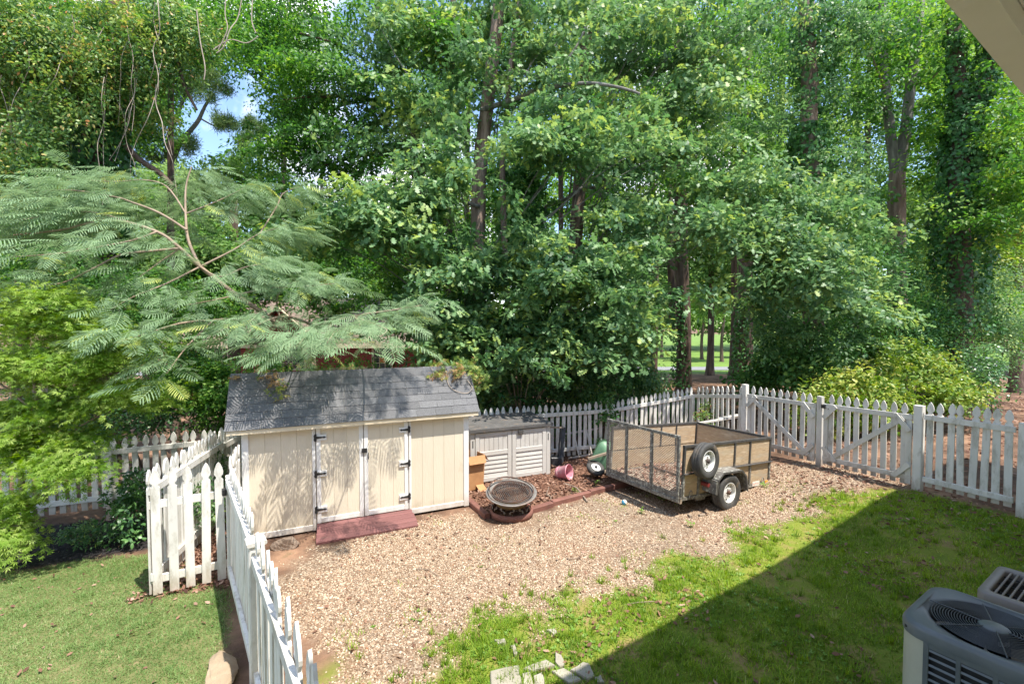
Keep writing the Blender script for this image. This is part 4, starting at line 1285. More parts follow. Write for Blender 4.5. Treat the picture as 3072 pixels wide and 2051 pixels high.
# flagstones
FS = [
    ('large square flagstone at the bottom edge', [(575, 1490), (800, 1440), (828, 1600), (582, 1625)]),
    ('broad wedge flagstone behind the square one', [(835, 1465), (1020, 1400), (1085, 1445), (900, 1495)]),
    ('upright bluish sliver of flagstone', [(1085, 1340), (1130, 1360), (1160, 1440), (1120, 1455), (1085, 1420)]),
    ('narrow flagstone beside the large square one', [(825, 1512), (887, 1497), (915, 1600), (835, 1610)]),
    ('small flagstone fourth along the bottom edge', [(915, 1525), (985, 1500), (1000, 1600), (920, 1600)]),
    ('long slanted flagstone in the middle of the patch', [(1055, 1482), (1150, 1462), (1290, 1560), (1200, 1590)]),
    ('flat flagstone on the right end of the patch', [(1200, 1480), (1300, 1420), (1350, 1430), (1395, 1530), (1340, 1555)]),
    ('slim grey flagstone apart behind the patch', [(735, 1295), (765, 1285), (790, 1350), (765, 1365)]),
    ('pale half buried flagstone furthest to the left', [(605, 1248), (690, 1240), (702, 1270), (640, 1282)]),
    ('small pale flagstone alone in the grass', [(1015, 1165), (1075, 1158), (1102, 1180), (1070, 1200)]),
    ('reddish flagstone chip under the right end', [(1395, 1540), (1440, 1520), (1470, 1580), (1400, 1590)]),
]
for lab, poly in FS:
    P_ = [gp(1250 + 0.3833 * a, 1450 + 0.3833 * b) for a, b in poly]
    cx, cy = sum(p[0] for p in P_) / len(P_), sum(p[1] for p in P_) / len(P_)
    pts2 = []
    for i in range(len(P_)):
        a, b = P_[i], P_[(i + 1) % len(P_)]
        pts2.append((a[0] - cx, a[1] - cy))
        pts2.append(((a[0] + b[0]) / 2 - cx + random.uniform(-0.008, 0.008), (a[1] + b[1]) / 2 - cy + random.uniform(-0.008, 0.008)))
    pts2 = pts2[::-1] if sum(pts2[i][0] * pts2[(i + 1) % len(pts2)][1] - pts2[(i + 1) % len(pts2)][0] * pts2[i][1] for i in range(len(pts2))) < 0 else pts2
    n = len(pts2)
    vs = [(x, y, -0.03) for x, y in pts2] + [(x, y, 0.022 + random.uniform(-0.003, 0.003)) for x, y in pts2] + [(x * 0.94, y * 0.94, 0.032 + random.uniform(-0.002, 0.002)) for x, y in pts2]
    fs = [(i, (i + 1) % n, (i + 1) % n + n, i + n) for i in range(n)] + [(i + n, (i + 1) % n + n, (i + 1) % n + 2 * n, i + 2 * n) for i in range(n)] + [tuple(range(2 * n, 3 * n))]
    o = MB().add(vs, fs).build('flagstone', MAT['flag'], None, loc=(cx, cy, tz(cx, cy)), rot=(random.uniform(-0.03, 0.03), random.uniform(-0.03, 0.03), 0))
    tag(o, lab, 'flagstone', 'loose flagstones in the grass')
# ------------------------------------------------------------------ utility trailer
def wheel(parent, name, loc, rot, R=0.305, width=0.165, rim=0.172):
    w = empty(name, loc, rot=rot)
    w.parent = parent
    h = width / 2
    Mx = Matrix.Rotation(math.pi / 2, 4, 'X')
    prof = [(rim, -h * 0.72), (rim + 0.03, -h * 0.92), (R * 0.85, -h), (R * 0.955, -h * 0.93), (R * 0.985, -h * 0.82), (R, -h * 0.6), (R, -h * 0.30), (R - 0.008, -h * 0.27), (R - 0.008, -h * 0.2), (R, -h * 0.17), (R, h * 0.17), (R - 0.008, h * 0.2), (R - 0.008, h * 0.27), (R, h * 0.30),
            (R, h * 0.6), (R * 0.985, h * 0.82), (R * 0.955, h * 0.93), (R * 0.85, h), (rim + 0.03, h * 0.92), (rim, h * 0.72), (rim - 0.004, 0), (rim, -h * 0.72)]
    MB().lathe(prof, 44, Mx).build('tyre', MAT['rubber'], w)
    m = MB()
    m.lathe([(rim + 0.004, h * 0.70), (rim - 0.002, h * 0.80), (rim - 0.014, h * 0.72), (rim - 0.020, h * 0.1), (rim - 0.020, -h * 0.5), (rim + 0.002, -h * 0.7)], 40, Mx)
    # dish: outer land, eight spokes with triangular openings, hub plate
    m.lathe([(rim - 0.016, h * 0.05), (rim - 0.030, h * 0.10)], 40, Mx)
    m.lathe([(0.100, h * 0.30), (0.092, h * 0.36), (0.066, h * 0.38), (0.034, h * 0.36)], 32, Mx)
    for k in range(8):
        a = 2 * math.pi * k / 8
        q = []
        for (r, da, yy) in ((0.098, -0.36, 0.30), (0.098, 0.36, 0.30), (rim - 0.028, 0.15, 0.10), (rim - 0.028, -0.15, 0.10)):
            q.append(Mx @ Vector((r * math.cos(a + da), r * math.sin(a + da), h * yy)))
        off = Mx @ Vector((0, 0, -0.008))
        m.add(q + [p + off for p in q], [(0, 1, 2, 3), (7, 6, 5, 4), (0, 4, 5, 1), (1, 5, 6, 2), (2, 6, 7, 3), (3, 7, 4, 0)])
    m.build('rim', MAT['wheel_white'], w)
    MB().lathe([(0.0, -h * 0.55), (rim - 0.022, -h * 0.55)], 32, Mx).build('shade_backing', MAT['rust'], w)  # dark disc added to stand for the shade behind the spoke openings
    hb = MB()
    hb.lathe([(0.036, h * 0.30), (0.034, h * 0.75), (0.022, h * 0.92), (0.0, h * 0.95)], 20, Mx)
    for k in range(5):
        a = 2 * math.pi * k / 5
        p = Mx @ Vector((0.058 * math.cos(a), 0.058 * math.sin(a), h * 0.36))
        q = Mx @ Vector((0.058 * math.cos(a), 0.058 * math.sin(a), h * 0.58))
        hb.tube([p, q], 0.008, 6)
    hb.build('hub', MAT['rust'], w)
    return w


TL, TW = 2.60, 1.64
TANG = math.atan2(0.53, 0.85)
tr = empty('utility_trailer', (2.73, 7.31, 0.0), rot=(0, math.radians(4.2), TANG), label='old utility trailer with plywood sides and mesh tailgate', cat='trailer')
ZB, ZM, ZT = 0.32, 0.705, 1.15
SB = MAT['steel_black']


def tbar(a, b, name='frame_bar', w=0.04, h=0.04, mat=None, parent=None, up=(0, 0, 1)):
    return MB().beam(a, b, w, h, up=up).build(name, mat or SB, parent or tr)


for y in (0.0, TW):
    s = -1 if y == 0 else 1
    yo = y - s * 0.0
    tbar((0, yo, ZT), (TL, yo, ZT), 'top_rail', 0.045, 0.045)
    MB().cbox(-0.0, TL + 0.03, yo - 0.03 + s * 0.025, yo + 0.03 + s * 0.025, ZM - 0.006, ZM + 0.006, 0.002).build('mid_rail', SB, tr)
    tbar((0, yo, ZB - 0.02), (TL, yo, ZB - 0.02), 'bottom_rail', 0.05, 0.05, MAT['steel_lichen'])
    for x in (0.022, 1.42, 1.90, TL - 0.022):
        MB().cbox(x - 0.02, x + 0.02, yo - 0.022, yo + 0.022, ZM + 0.008, ZT - 0.024, 0.003).build('stake', SB, tr)
    for x in (0.022, 0.42, 1.92, TL - 0.022):
        MB().cbox(x - 0.022, x + 0.022, yo - 0.024 + s * 0.004, yo + 0.024 + s * 0.004, ZB + 0.006, ZM - 0.008, 0.003).build('stake', MAT['steel_lichen'], tr)
    yi = yo - s * 0.004
    for (x0, x1) in ((0.05, 1.395), (1.445, 1.875), (1.925, TL - 0.05)):
        MB().box(x0, x1, yi - 0.006, yi + 0.006, ZM + 0.012, ZT - 0.026).build('side_panel', MAT['plywood'], tr)
    for (x0, x1) in ((0.05, 0.395), (0.445, 1.895), (1.945, TL - 0.05)):
        MB().box(x0, x1, yi - 0.006, yi + 0.006, ZB + 0.008, ZM - 0.010).build('side_panel', MAT['plywood'], tr)
tbar((TL, 0.024, ZT), (TL, TW - 0.024, ZT), 'top_rail', 0.045, 0.045)
tbar((TL, 0.024, ZB - 0.02), (TL, TW - 0.024, ZB - 0.02), 'bottom_rail', 0.05, 0.05)
MB().box(TL - 0.012, TL + 0.004, 0.028, TW - 0.028, ZB + 0.02, ZT - 0.028).build('front_panel', MAT['plywood'], tr)
MB().box(0.03, TL - 0.03, 0.03, TW - 0.03, ZB - 0.03, ZB - 0.005).build('floor', MAT['wood_grey'], tr)
tbar((-0.02, -0.02, ZB - 0.045), (-0.02, TW + 0.02, ZB - 0.045), 'rear_beam', 0.05, 0.09, MAT['wood_grey'])
for x in (0.62, 1.25, 1.95):
    tbar((x, 0.03, ZB - 0.06), (x, TW - 0.03, ZB - 0.06), 'cross_member', 0.05, 0.05)
for x in (0.42, 1.85):
    MB().prism([(x, ZB - 0.10), (x + 0.22, ZB - 0.10), (x + 0.22, ZB - 0.05), (x, ZB - 0.05)], 0.0, 0.05).build('spring_hanger', MAT['steel_lichen'], tr)
tbar((0.95, -0.14, 0.365), (0.95, TW + 0.14, 0.365), 'axle', 0.05, 0.05, MAT['rust'])
# tongue
tbar((TL - 0.05, 0.15, ZB - 0.05), (TL + 1.05, TW / 2 - 0.02, ZB - 0.06), 'tongue', 0.06, 0.06)
tbar((TL - 0.05, TW - 0.15, ZB - 0.05), (TL + 1.05, TW / 2 + 0.02, ZB - 0.06), 'tongue', 0.06, 0.06)
MB().lathe([(0.0, 0.06), (0.05, 0.05), (0.055, -0.02), (0.04, -0.05)], 16, Matrix.Translation((TL + 1.1, TW / 2, ZB - 0.03))).build('coupler', SB, tr)
# tailgate
tg = empty('tailgate', (-0.055, 0, ZB - 0.075), rot=(0, -0.06, 0))
tg.parent = tr
GH = 1.07
SLh = MAT['steel_lichen']
tbar((0, -0.01, 0.03), (0, TW + 0.01, 0.03), 'bottom_bar', 0.035, 0.06, SLh, tg)
tbar((0, -0.01, GH), (0, TW + 0.01, GH), 'top_bar', 0.035, 0.05, SLh, tg)
for y in (0.015, TW * 0.345, TW * 0.70, TW - 0.015):
    MB().cbox(-0.02, 0.02, y - 0.025, y + 0.025, 0.062, GH - 0.026, 0.003).build('upright', SLh, tg)
MB().box(-0.004, 0.004, 0.045, TW - 0.045, 0.062, 0.15).build('kick_strip', SLh, tg)
# expanded metal: two families of slanted strands
m = MB()
y0, y1, z0, z1 = 0.03, TW - 0.03, 0.10, GH - 0.03
px_, pz_ = 0.046, 0.021
k0, k1 = y0 / px_, y1 / px_
sl_ = pz_ / (px_ / 2)


def strand(c, sg):
    """Strand z = c + sg*sl*y clipped to the panel."""
    ya, yb = y0, y1
    t0, t1 = (z0 - c) / (sg * sl_), (z1 - c) / (sg * sl_)
    lo, hi = min(t0, t1), max(t0, t1)
    ya, yb = max(ya, lo), min(yb, hi)
    if yb - ya < 0.004: return
    za, zb = c + sg * sl_ * ya, c + sg * sl_ * yb
    w = 0.0025
    nx_, nz_ = -sg * sl_ / math.hypot(1, sl_) * w, 1 / math.hypot(1, sl_) * w
    xx = 0.006
    m.add([(xx, ya - nx_, za - nz_), (xx, yb - nx_, zb - nz_), (xx, yb + nx_, zb + nz_), (xx, ya + nx_, za + nz_), (xx + 0.003, ya - nx_, za - nz_), (xx + 0.003, yb - nx_, zb - nz_), (xx + 0.003, yb + nx_, zb + nz_), (xx + 0.003, ya + nx_, za + nz_)],
          [(0, 3, 2, 1), (4, 5, 6, 7), (0, 1, 5, 4), (2, 3, 7, 6)])


step = 2 * pz_
c = z0 - sl_ * y1
while c < z1:
    strand(c, 1)
    c += step
c = z0
while c < z1 + sl_ * y1:
    strand(c, -1)
    c += step
tag(m.build('expanded_mesh', MAT['mesh_wire'], tg), kind='stuff')
MB().tube([(0.02, -0.03, 0.06), (0.02, -0.035, 0.30)], 0.012, 6).build('chain', SLh, tg)
# wheels, spare, fender, lights
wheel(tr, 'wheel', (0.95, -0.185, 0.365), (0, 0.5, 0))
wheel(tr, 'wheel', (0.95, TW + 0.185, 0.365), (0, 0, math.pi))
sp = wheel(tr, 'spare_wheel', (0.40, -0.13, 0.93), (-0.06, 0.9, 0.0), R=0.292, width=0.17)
sp['label'] = 'spare wheel bolted to the plywood side'
MB().beam((0.40, -0.10, 0.93), (0.40, 0.0, 0.90), 0.06, 0.08).build('spare_bracket', MAT['rust'], tr)
for sgn, y in ((-1, 0.0), (1, TW)):
    prof = [(0.53, 0.40), (0.565, 0.63), (0.70, 0.735), (1.22, 0.735), (1.36, 0.62), (1.42, 0.36)]
    vs, fs = [], []
    ya, yb = y + sgn * 0.03, y + sgn * 0.285
    for (x, z) in prof: vs += [(x, ya, z), (x, yb, z)]
    for (x, z) in prof: vs += [(x, ya, z - 0.006), (x, yb, z - 0.006)]
    n = len(prof)
    for i in range(n - 1):
        fs.append((2 * i, 2 * i + 2, 2 * i + 3, 2 * i + 1))
        fs.append((2 * n + 2 * i, 2 * n + 2 * i + 1, 2 * n + 2 * i + 3, 2 * n + 2 * i + 2))
    fe = MB().add(vs, fs).build('fender', MAT['steel_lichen'], tr)
    lip = MB()
    for i in range(n - 1):
        a, b = prof[i], prof[i + 1]
        lip.beam((a[0], yb, a[1] - 0.012), (b[0], yb, b[1] - 0.012), 0.008, 0.035)
    lip.build('fender_lip', SB, fe)
    cap = MB()
    cap.prism([(0.50, 0.40), (0.505, 0.62), (0.53, 0.62), (0.53, 0.40)], min(ya, yb), max(ya, yb))
    cap.build('fender_end', SLh, fe)
    tl = MB()
    tl.cbox(0.44, 0.50, min(y + sgn * 0.04, y + sgn * 0.17), max(y + sgn * 0.04, y + sgn * 0.17), 0.49, 0.56, 0.02)
    tl.build('tail_light', MAT['red_lens'], tr)
for x in (0.17, 2.30):
    MB().tube([(x, -0.035, ZB - 0.02), (x, -0.04, ZB + 0.08), (x + 0.015, -0.04, ZB + 0.105), (x + 0.04, -0.04, ZB + 0.105), (x + 0.055, -0.04, ZB + 0.08), (x + 0.055, -0.035, ZB - 0.02)], 0.008, 6).build('tie_ring', MAT['steel_lichen'], tr)
pl = MB().box(1.99, 2.22, -0.038, -0.030, ZB - 0.03, ZB + 0.055).build('sticker', MAT['plate'], tr)
mk = MB()
for (a, b, c_, d_) in ((2.01, 2.05, 0.0, 0.03), (2.06, 2.075, -0.01, 0.03), (2.085, 2.12, 0.01, 0.035), (2.13, 2.145, -0.005, 0.03), (2.155, 2.19, 0.005, 0.03)):
    mk.box(a, b, -0.0400, -0.0382, ZB + c_, ZB + d_)
mk.build('faded_print', MAT['faded_pink'], pl)
MB().box(2.42, 2.50, -0.040, -0.030, ZB - 0.005, ZB + 0.035).build('reflector', MAT['amber'], tr)
# loose leaves lying in the bed of the trailer
n = 1500
Pl = np.stack([RNG.uniform(0.05, TL - 0.06, n), RNG.uniform(0.05, TW - 0.05, n), np.full(n, ZB + 0.0)], -1)
Pl[:, 2] += RNG.uniform(0, 0.10, n) * (0.3 + vnoise(Pl[:, 0], Pl[:, 1], 2.0, 3))
me = scatter('trailer_leaves', Pl, rand_dirs(n, 0.1), UPV + RNG.normal(0, 0.5, (n, 3)), RNG.uniform(0.04, 0.09, n), LITV, LITF, MAT['litter'], np.clip(RNG.normal(0.55, 0.25, n), 0, 1))
tag(link('trailer_leaves', me, None, tr.location, tr.rotation_euler), 'brown leaves lying in the trailer bed', 'dead leaves', kind='stuff')

# ------------------------------------------------------------------ green wheelbarrow tipped on its side
x, y = gp(1800, 1432)
wb = empty('wheelbarrow', (x + 0.10, y + 0.15, tz(x, y)), 0.20, label='green wheelbarrow lying on its side behind the trailer tailgate', cat='wheelbarrow')
Mt = Matrix.Translation((0.19, 0.18, 0.33)) @ Matrix.Scale(0.86, 4) @ Matrix.Rotation(math.radians(100), 4, 'X') @ Matrix.Rotation(math.radians(-20), 4, 'Z')
rings = [(0.21, 0.22, -0.31), (0.23, 0.24, -0.305), (0.33, 0.315, -0.12), (0.37, 0.35, 0.0), (0.42, 0.40, 0.02), (0.42, 0.40, 0.005)]
vs, fs = [], []
nn = 28
for (rx, ry, z) in rings:
    for k in range(nn):
        a = 2 * math.pi * k / nn
        c_, s_ = math.cos(a), math.sin(a)
        e = 0.42
        vs.append(Mt @ Vector((rx * math.copysign(abs(c_) ** e, c_), ry * math.copysign(abs(s_) ** e, s_), -z)))
for i in range(len(rings) - 1):
    for k in range(nn):
        k2 = (k + 1) % nn
        fs.append((i * nn + k, i * nn + k2, (i + 1) * nn + k2, (i + 1) * nn + k))
tray = MB().add(vs, fs, True)
tray.add(vs[:nn], [tuple(range(nn - 1, -1, -1))])
tray.build('tray', MAT['green_tray'], wb)
ww = empty('wheel', (-0.24, -0.16, 0.22), rot=(math.radians(-58), 0.1, 0.15))
ww.parent = wb
Mx = Matrix.Rotation(math.pi / 2, 4, 'X')
MB().lathe([(0.10, -0.03), (0.15, -0.045), (0.185, -0.03), (0.195, 0), (0.185, 0.03), (0.15, 0.045), (0.10, 0.03)], 32, Mx).build('tyre', MAT['rubber'], ww)
MB().lathe([(0.105, 0.028), (0.09, 0.012), (0.03, 0.02), (0.0, 0.03)], 24, Mx).build('rim', MAT['wheel_white'], ww)
MB().lathe([(0.105, -0.028), (0.09, -0.012), (0.03, -0.02), (0.0, -0.03)], 24, Mx).build('rim', MAT['wheel_white'], ww)
MB().lathe([(0.03, 0.021), (0.028, 0.055), (0.0, 0.06)], 12, Mx).build('hub', MAT['black_plastic'], ww)
MB().beam((-0.38, -0.10, 0.40), (0.75, -0.02, 0.62), 0.04, 0.05).build('handle', MAT['wood_grey'], wb)
MB().beam((-0.34, -0.14, 0.12), (0.80, -0.02, 0.10), 0.04, 0.05).build('handle', MAT['wood_grey'], wb)
MB().beam((-0.37, -0.10, 0.40), (-0.33, -0.14, 0.13), 0.02, 0.05, up=(1, 0, 0)).build('wheel_guard', MAT['steel_black'], wb)
MB().tube([(0.15, -0.06, 0.52), (0.22, -0.22, 0.36), (0.25, -0.20, 0.14)], 0.012, 6).build('leg', MAT['steel_black'], wb)

# ------------------------------------------------------------------ condenser units by the house wall
HX = Vector((0.84, 0.5426, 0))
HY = Vector((0.5426, -0.84, 0))
HANG = math.atan2(0.5426, 0.84)


def round_rect(hx, hy, r, n=6, cut=False):
    pts = []
    for (sx, sy, a0) in ((1, 1, 0), (-1, 1, 90), (-1, -1, 180), (1, -1, 270)):
        for k in range(n + 1):
            a = math.radians(a0 + 90 * k / n)
            pts.append((sx * (hx - r) + r * math.cos(a), sy * (hy - r) + r * math.sin(a)))
    return pts


def loft(rings, mat_name, name, parent, closed_top=False, smooth=True):
    """rings: list of (list of (x, y), z) with equal counts."""
    vs, fs = [], []
    n = len(rings[0][0])
    for pts, z in rings:
        for p in pts: vs.append((p[0], p[1], z))
    for i in range(len(rings) - 1):
        for k in range(n):
            k2 = (k + 1) % n
            fs.append((i * n + k, i * n + k2, (i + 1) * n + k2, (i + 1) * n + k))
    m = MB().add(vs, fs, smooth)
    if closed_top: m.add(vs[-n:], [tuple(range(n))])
    return m.build(name, MAT[mat_name], parent)


ac = empty('condenser_unit', (3.61, 3.335, tz(3.6, 3.3)), HANG, label='near blue grey air conditioner with round fan grille', cat='air conditioner', group='air conditioners beside the house')
HH = 0.85 - tz(3.6, 3.3)
HS = 0.45
outer = round_rect(HS, HS, 0.17, 6)


def circ(r, n):
    # same count and phase as round_rect: four arcs of 7 points
    return [(r * math.cos(math.radians(a0 + 90 * k / 6 * 0.9 + 4.5)), r * math.sin(math.radians(a0 + 90 * k / 6 * 0.9 + 4.5))) for a0 in (0, 90, 180, 270) for k in range(7)]


def scale_pts(p, s):
    return [(a * s, b * s) for a, b in p]


RG = 0.355
loft([(scale_pts(outer, 1.0), HH - 0.10), (scale_pts(outer, 1.005), HH - 0.03), (scale_pts(outer, 0.985), HH - 0.008), (scale_pts(outer, 0.95), HH), (scale_pts(outer, 0.885), HH + 0.002), (circ(RG + 0.045, 28), HH - 0.012), (circ(RG + 0.012, 28), HH - 0.016), (circ(RG, 28), HH - 0.04), (circ(RG - 0.01, 28), HH - 0.16)], 'ac_paint', 'top_cover', ac)
inner = round_rect(HS - 0.035, HS - 0.035, 0.12, 6)
loft([(inner, 0.04), (inner, HH - 0.10)], 'ac_dark', 'coil', ac)
loft([(scale_pts(outer, 1.0), 0.0), (scale_pts(outer, 1.0), 0.06), (scale_pts(outer, 0.9), 0.06)], 'ac_paint', 'base_pan', ac)
MB().lathe([(0.0, HH - 0.30), (RG + 0.02, HH - 0.30)], 40).build('shroud_floor', MAT['ac_dark'], ac)
MB().lathe([(RG - 0.012, HH - 0.06), (RG - 0.012, HH - 0.30)], 48).build('fan_shroud', MAT['ac_dark'], ac)
# corner posts
for (sx, sy) in ((1, 1), (-1, 1), (-1, -1), (1, -1)):
    m = MB()
    pts = []
    r = 0.165
    ca = math.degrees(math.atan2(sy, sx))
    for k in range(7):
        a = math.radians(ca - 45 + 90 * k / 6)
        pts.append((sx * (HS - 0.008 - r) + r * math.cos(a), sy * (HS - 0.008 - r) + r * math.sin(a)))
    vs = [(p[0], p[1], 0.055) for p in pts] + [(p[0], p[1], HH - 0.095) for p in pts]
    m.add(vs, [(k, k + 1, k + 8, k + 7) for k in range(6)], True)
    m.build('corner_post', MAT['ac_post'], ac)
    p = (sx * (HS - 0.048), sy * (HS - 0.048))
    MB().lathe([(0.011, -0.004), (0.011, 0.004), (0.0, 0.006)], 10, Matrix.Translation((p[0], p[1], HH - 0.06)) @ Matrix.Rotation(math.radians(ca), 4, 'Z') @ Matrix.Rotation(math.pi / 2, 4, 'Y')).build('screw', MAT['black_iron'], ac)
# louvred side panels: three windows of slats on each side
slat_me = MB().add([(-0.115, 0, 0), (0.115, 0, 0), (0.115, 0.009, 0.0145), (-0.115, 0.009, 0.0145), (0.115, 0.013, 0.001), (-0.115, 0.013, 0.001)], [(0, 1, 2, 3), (3, 2, 4, 5), (0, 5, 4, 1)]).mesh('louvre_slat', MAT['ac_paint'])
for side in range(4):
    if side == 0: continue
    panel = empty('louvre_panel', (0, 0, 0), [0, -math.pi / 2, math.pi, 0][side] if False else 0)
    panel.parent = ac
    ang = {1: 0.0, 2: -math.pi / 2, 3: math.pi / 2}[side]
    panel.rotation_euler = (0, 0, ang)
    fy = -HS + 0.002
    w_ = 0.285
    for xa, xb in ((-w_, -w_ + 0.03), (-0.105, -0.08), (0.08, 0.105), (w_ - 0.03, w_)):
        MB().box(xa, xb, fy, fy + 0.02, 0.062, HH - 0.102).build('panel_upright', MAT['ac_paint'], panel)
    MB().box(-w_ + 0.0305, w_ - 0.0305, fy + 0.001, fy + 0.02, HH - 0.135, HH - 0.1022).build('panel_rail', MAT['ac_paint'], panel)
    MB().box(-w_ + 0.0305, w_ - 0.0305, fy + 0.001, fy + 0.02, 0.0625, 0.09).build('panel_rail', MAT['ac_paint'], panel)
    for cx, half in ((-0.18, 0.075), (0.0, 0.08), (0.18, 0.075)):
        k = 0
        z = HH - 0.158
        while z > 0.10 and k < (44 if side == 1 else 12):
            link('louvre_slat', slat_me, panel, (cx, fy + 0.002, z), None, (half / 0.115, 1, 1))
            z -= 0.0168 if side == 1 else 0.055
            k += 1
# grille
gr = MB()
for k in range(17):
    r = 0.085 + k * 0.0163
    gr.tube([(r * math.cos(a), r * math.sin(a), HH - 0.006 + 0.014 * math.cos(r / RG * 1.5)) for a in np.linspace(0, 2 * math.pi, 57)], 0.0034, 4, cap=False)
grl = gr.build('grille_rings', MAT['ac_wire'], ac)
for k in range(6):
    a = math.radians(20 + 60 * k)
    MB().tube([(0.07 * math.cos(a), 0.07 * math.sin(a), HH + 0.012), (0.22 * math.cos(a), 0.22 * math.sin(a), HH + 0.008), (0.385 * math.cos(a), 0.385 * math.sin(a), HH - 0.006)], 0.0048, 5).build('grille_spoke', MAT['ac_wire'], ac)
MB().lathe([(0.0, HH + 0.016), (0.075, HH + 0.015), (0.088, HH + 0.006), (0.088, HH - 0.015)], 36).build('hub_cap', MAT['ac_paint'], ac)
MB().lathe([(0.0, HH - 0.19), (0.08, HH - 0.19), (0.08, HH - 0.03)], 28).build('motor', MAT['ac_dark'], ac)
mb = MB()
mb.lathe([(0.081, HH - 0.09), (0.081, HH - 0.055)], 10, None, True, 3.6, 4.9)
mb.build('motor_label', MAT['ac_label'], ac)
for k in range(3):
    a0 = 2 * math.pi * k / 3 + 0.5
    vs, fs = [], []
    nr, na = 5, 7
    for i in range(nr):
        r = 0.09 + (RG - 0.115) * i / (nr - 1)
        for j in range(na):
            a = a0 + (0.25 + 0.95 * i / (nr - 1)) * (j / (na - 1)) + 0.15 * i / (nr - 1)
            vs.append((r * math.cos(a), r * math.sin(a), HH - 0.20 + 0.085 * j / (na - 1)))
    for i in range(nr - 1):
        for j in range(na - 1):
            fs.append((i * na + j, (i + 1) * na + j, (i + 1) * na + j + 1, i * na + j + 1))
    MB().add(vs, fs, True).build('fan_blade', MAT['ac_fan'], ac)

# second unit
c2 = Vector((4.15, 4.04, 0)) + HX * 0.46 + HY * 0.42
ac2 = empty('condenser_unit', (c2.x, c2.y, tz(c2.x, c2.y)), HANG, label='taupe air conditioner with barred top behind the near unit', cat='air conditioner', group='air conditioners beside the house')
H2 = 0.72 - tz(c2.x, c2.y)
o2 = round_rect(0.40, 0.40, 0.06, 6)
i2 = round_rect(0.315, 0.33, 0.05, 6)
loft([(o2, H2 - 0.09), (scale_pts(o2, 1.0), H2 - 0.012), (scale_pts(o2, 0.975), H2), (scale_pts(i2, 1.03), H2), (i2, H2 - 0.014), (i2, H2 - 0.10)], 'ac_tan', 'top_cover', ac2)
loft([(scale_pts(o2, 0.97), 0.0), (scale_pts(o2, 0.97), H2 - 0.09)], 'ac_tan', 'cabinet', ac2)
MB().box(-0.32, 0.32, -0.335, 0.335, H2 - 0.34, H2 - 0.33).build('fan_deck', MAT['ac_dark'], ac2)
MB().lathe([(0.0, H2 - 0.13), (0.10, H2 - 0.13), (0.11, H2 - 0.15), (0.11, H2 - 0.32)], 24).build('motor', MAT['ac_fan'], ac2)
for i in range(14):
    y_ = -0.30 + i * 0.046
    MB().cbox(-0.318, 0.318, y_ - 0.008, y_ + 0.008, H2 - 0.026, H2 - 0.010, 0.004).build('grille_bar', MAT['ac_bar'], ac2)
for xx in (-0.20, 0.0, 0.20):
    MB().tube([(xx, -0.325, H2 - 0.032), (xx, 0.325, H2 - 0.032)], 0.006, 6).build('grille_rod', MAT['ac_dark'], ac2)
wr = MB()
for stroke in ([(0, .012), (.012, .014), (.006, -.012), (-.002, -.008)], [(.018, .002), (.014, -.004), (.020, -.006), (.022, .002), (.023, -.006)], [(.030, .002), (.027, -.004), (.033, -.005)], [(.037, .012), (.036, -.006)], [(.044, .003), (.037, -.001), (.045, -.007)]):
    wr.tube([(-0.06 + p[0] * 1.9, -0.358 + p[1] * 1.5, H2 + 0.0012) for p in stroke], 0.0016, 4)
wr.build('handwriting', MAT['ink'], ac2, rot=(0, 0, 0))

# ------------------------------------------------------------------ the house the view is taken from: wall below, eave above
def HP(s, m_, z):
    """s along the wall, m outwards from it."""
    return (s * 0.84 - m_ * 0.5426 + 0.0, s * 0.5426 + m_ * 0.84, z)


hs = empty('viewer_house', (0, 0, 0), label='beige house eave with boxed soffit at the upper right corner', cat='house')
m = MB()
S0, S1 = -9.0, 14.0
WM = -0.45
vs = [HP(S0, WM, -0.3), HP(S1, WM, -0.3), HP(S1, WM, 5.0), HP(S0, WM, 5.0), HP(S0, WM - 0.2, -0.3), HP(S1, WM - 0.2, -0.3), HP(S1, WM - 0.2, 5.0), HP(S0, WM - 0.2, 5.0)]
m.add(vs, [(0, 1, 2, 3), (7, 6, 5, 4), (0, 4, 5, 1), (1, 5, 6, 2), (2, 6, 7, 3), (3, 7, 4, 0)])
m.build('wall', MAT['soffit'], hs)
EM, EZH = 0.852, 4.87


def hbox(s0, s1, m0, m1, z0, z1, name, mat):
    vs = [HP(s0, m0, z0), HP(s1, m0, z0), HP(s1, m1, z0), HP(s0, m1, z0), HP(s0, m0, z1), HP(s1, m0, z1), HP(s1, m1, z1), HP(s0, m1, z1)]
    MB().add(vs, [(3, 2, 1, 0), (4, 5, 6, 7), (0, 1, 5, 4), (1, 2, 6, 5), (2, 3, 7, 6), (3, 0, 4, 7)]).build(name, MAT[mat], hs)


hbox(S0, S1, EM - 0.16, EM, EZH, EZH + 0.24, 'beam', 'soffit')
hbox(S0, S1, WM, EM - 0.165, EZH + 0.15, EZH + 0.17, 'soffit', 'soffit')
vs = [HP(S0, EM + 0.1, EZH + 0.245), HP(S1, EM + 0.1, EZH + 0.245), HP(S1, -5.5, EZH + 2.6), HP(S0, -5.5, EZH + 2.6)]
vs += [(a, b, c_ + 0.08) for a, b, c_ in vs]
MB().add(vs, [(3, 2, 1, 0), (4, 5, 6, 7), (0, 1, 5, 4), (1, 2, 6, 5), (2, 3, 7, 6), (3, 0, 4, 7)]).build('roof', MAT['shingle'], hs)
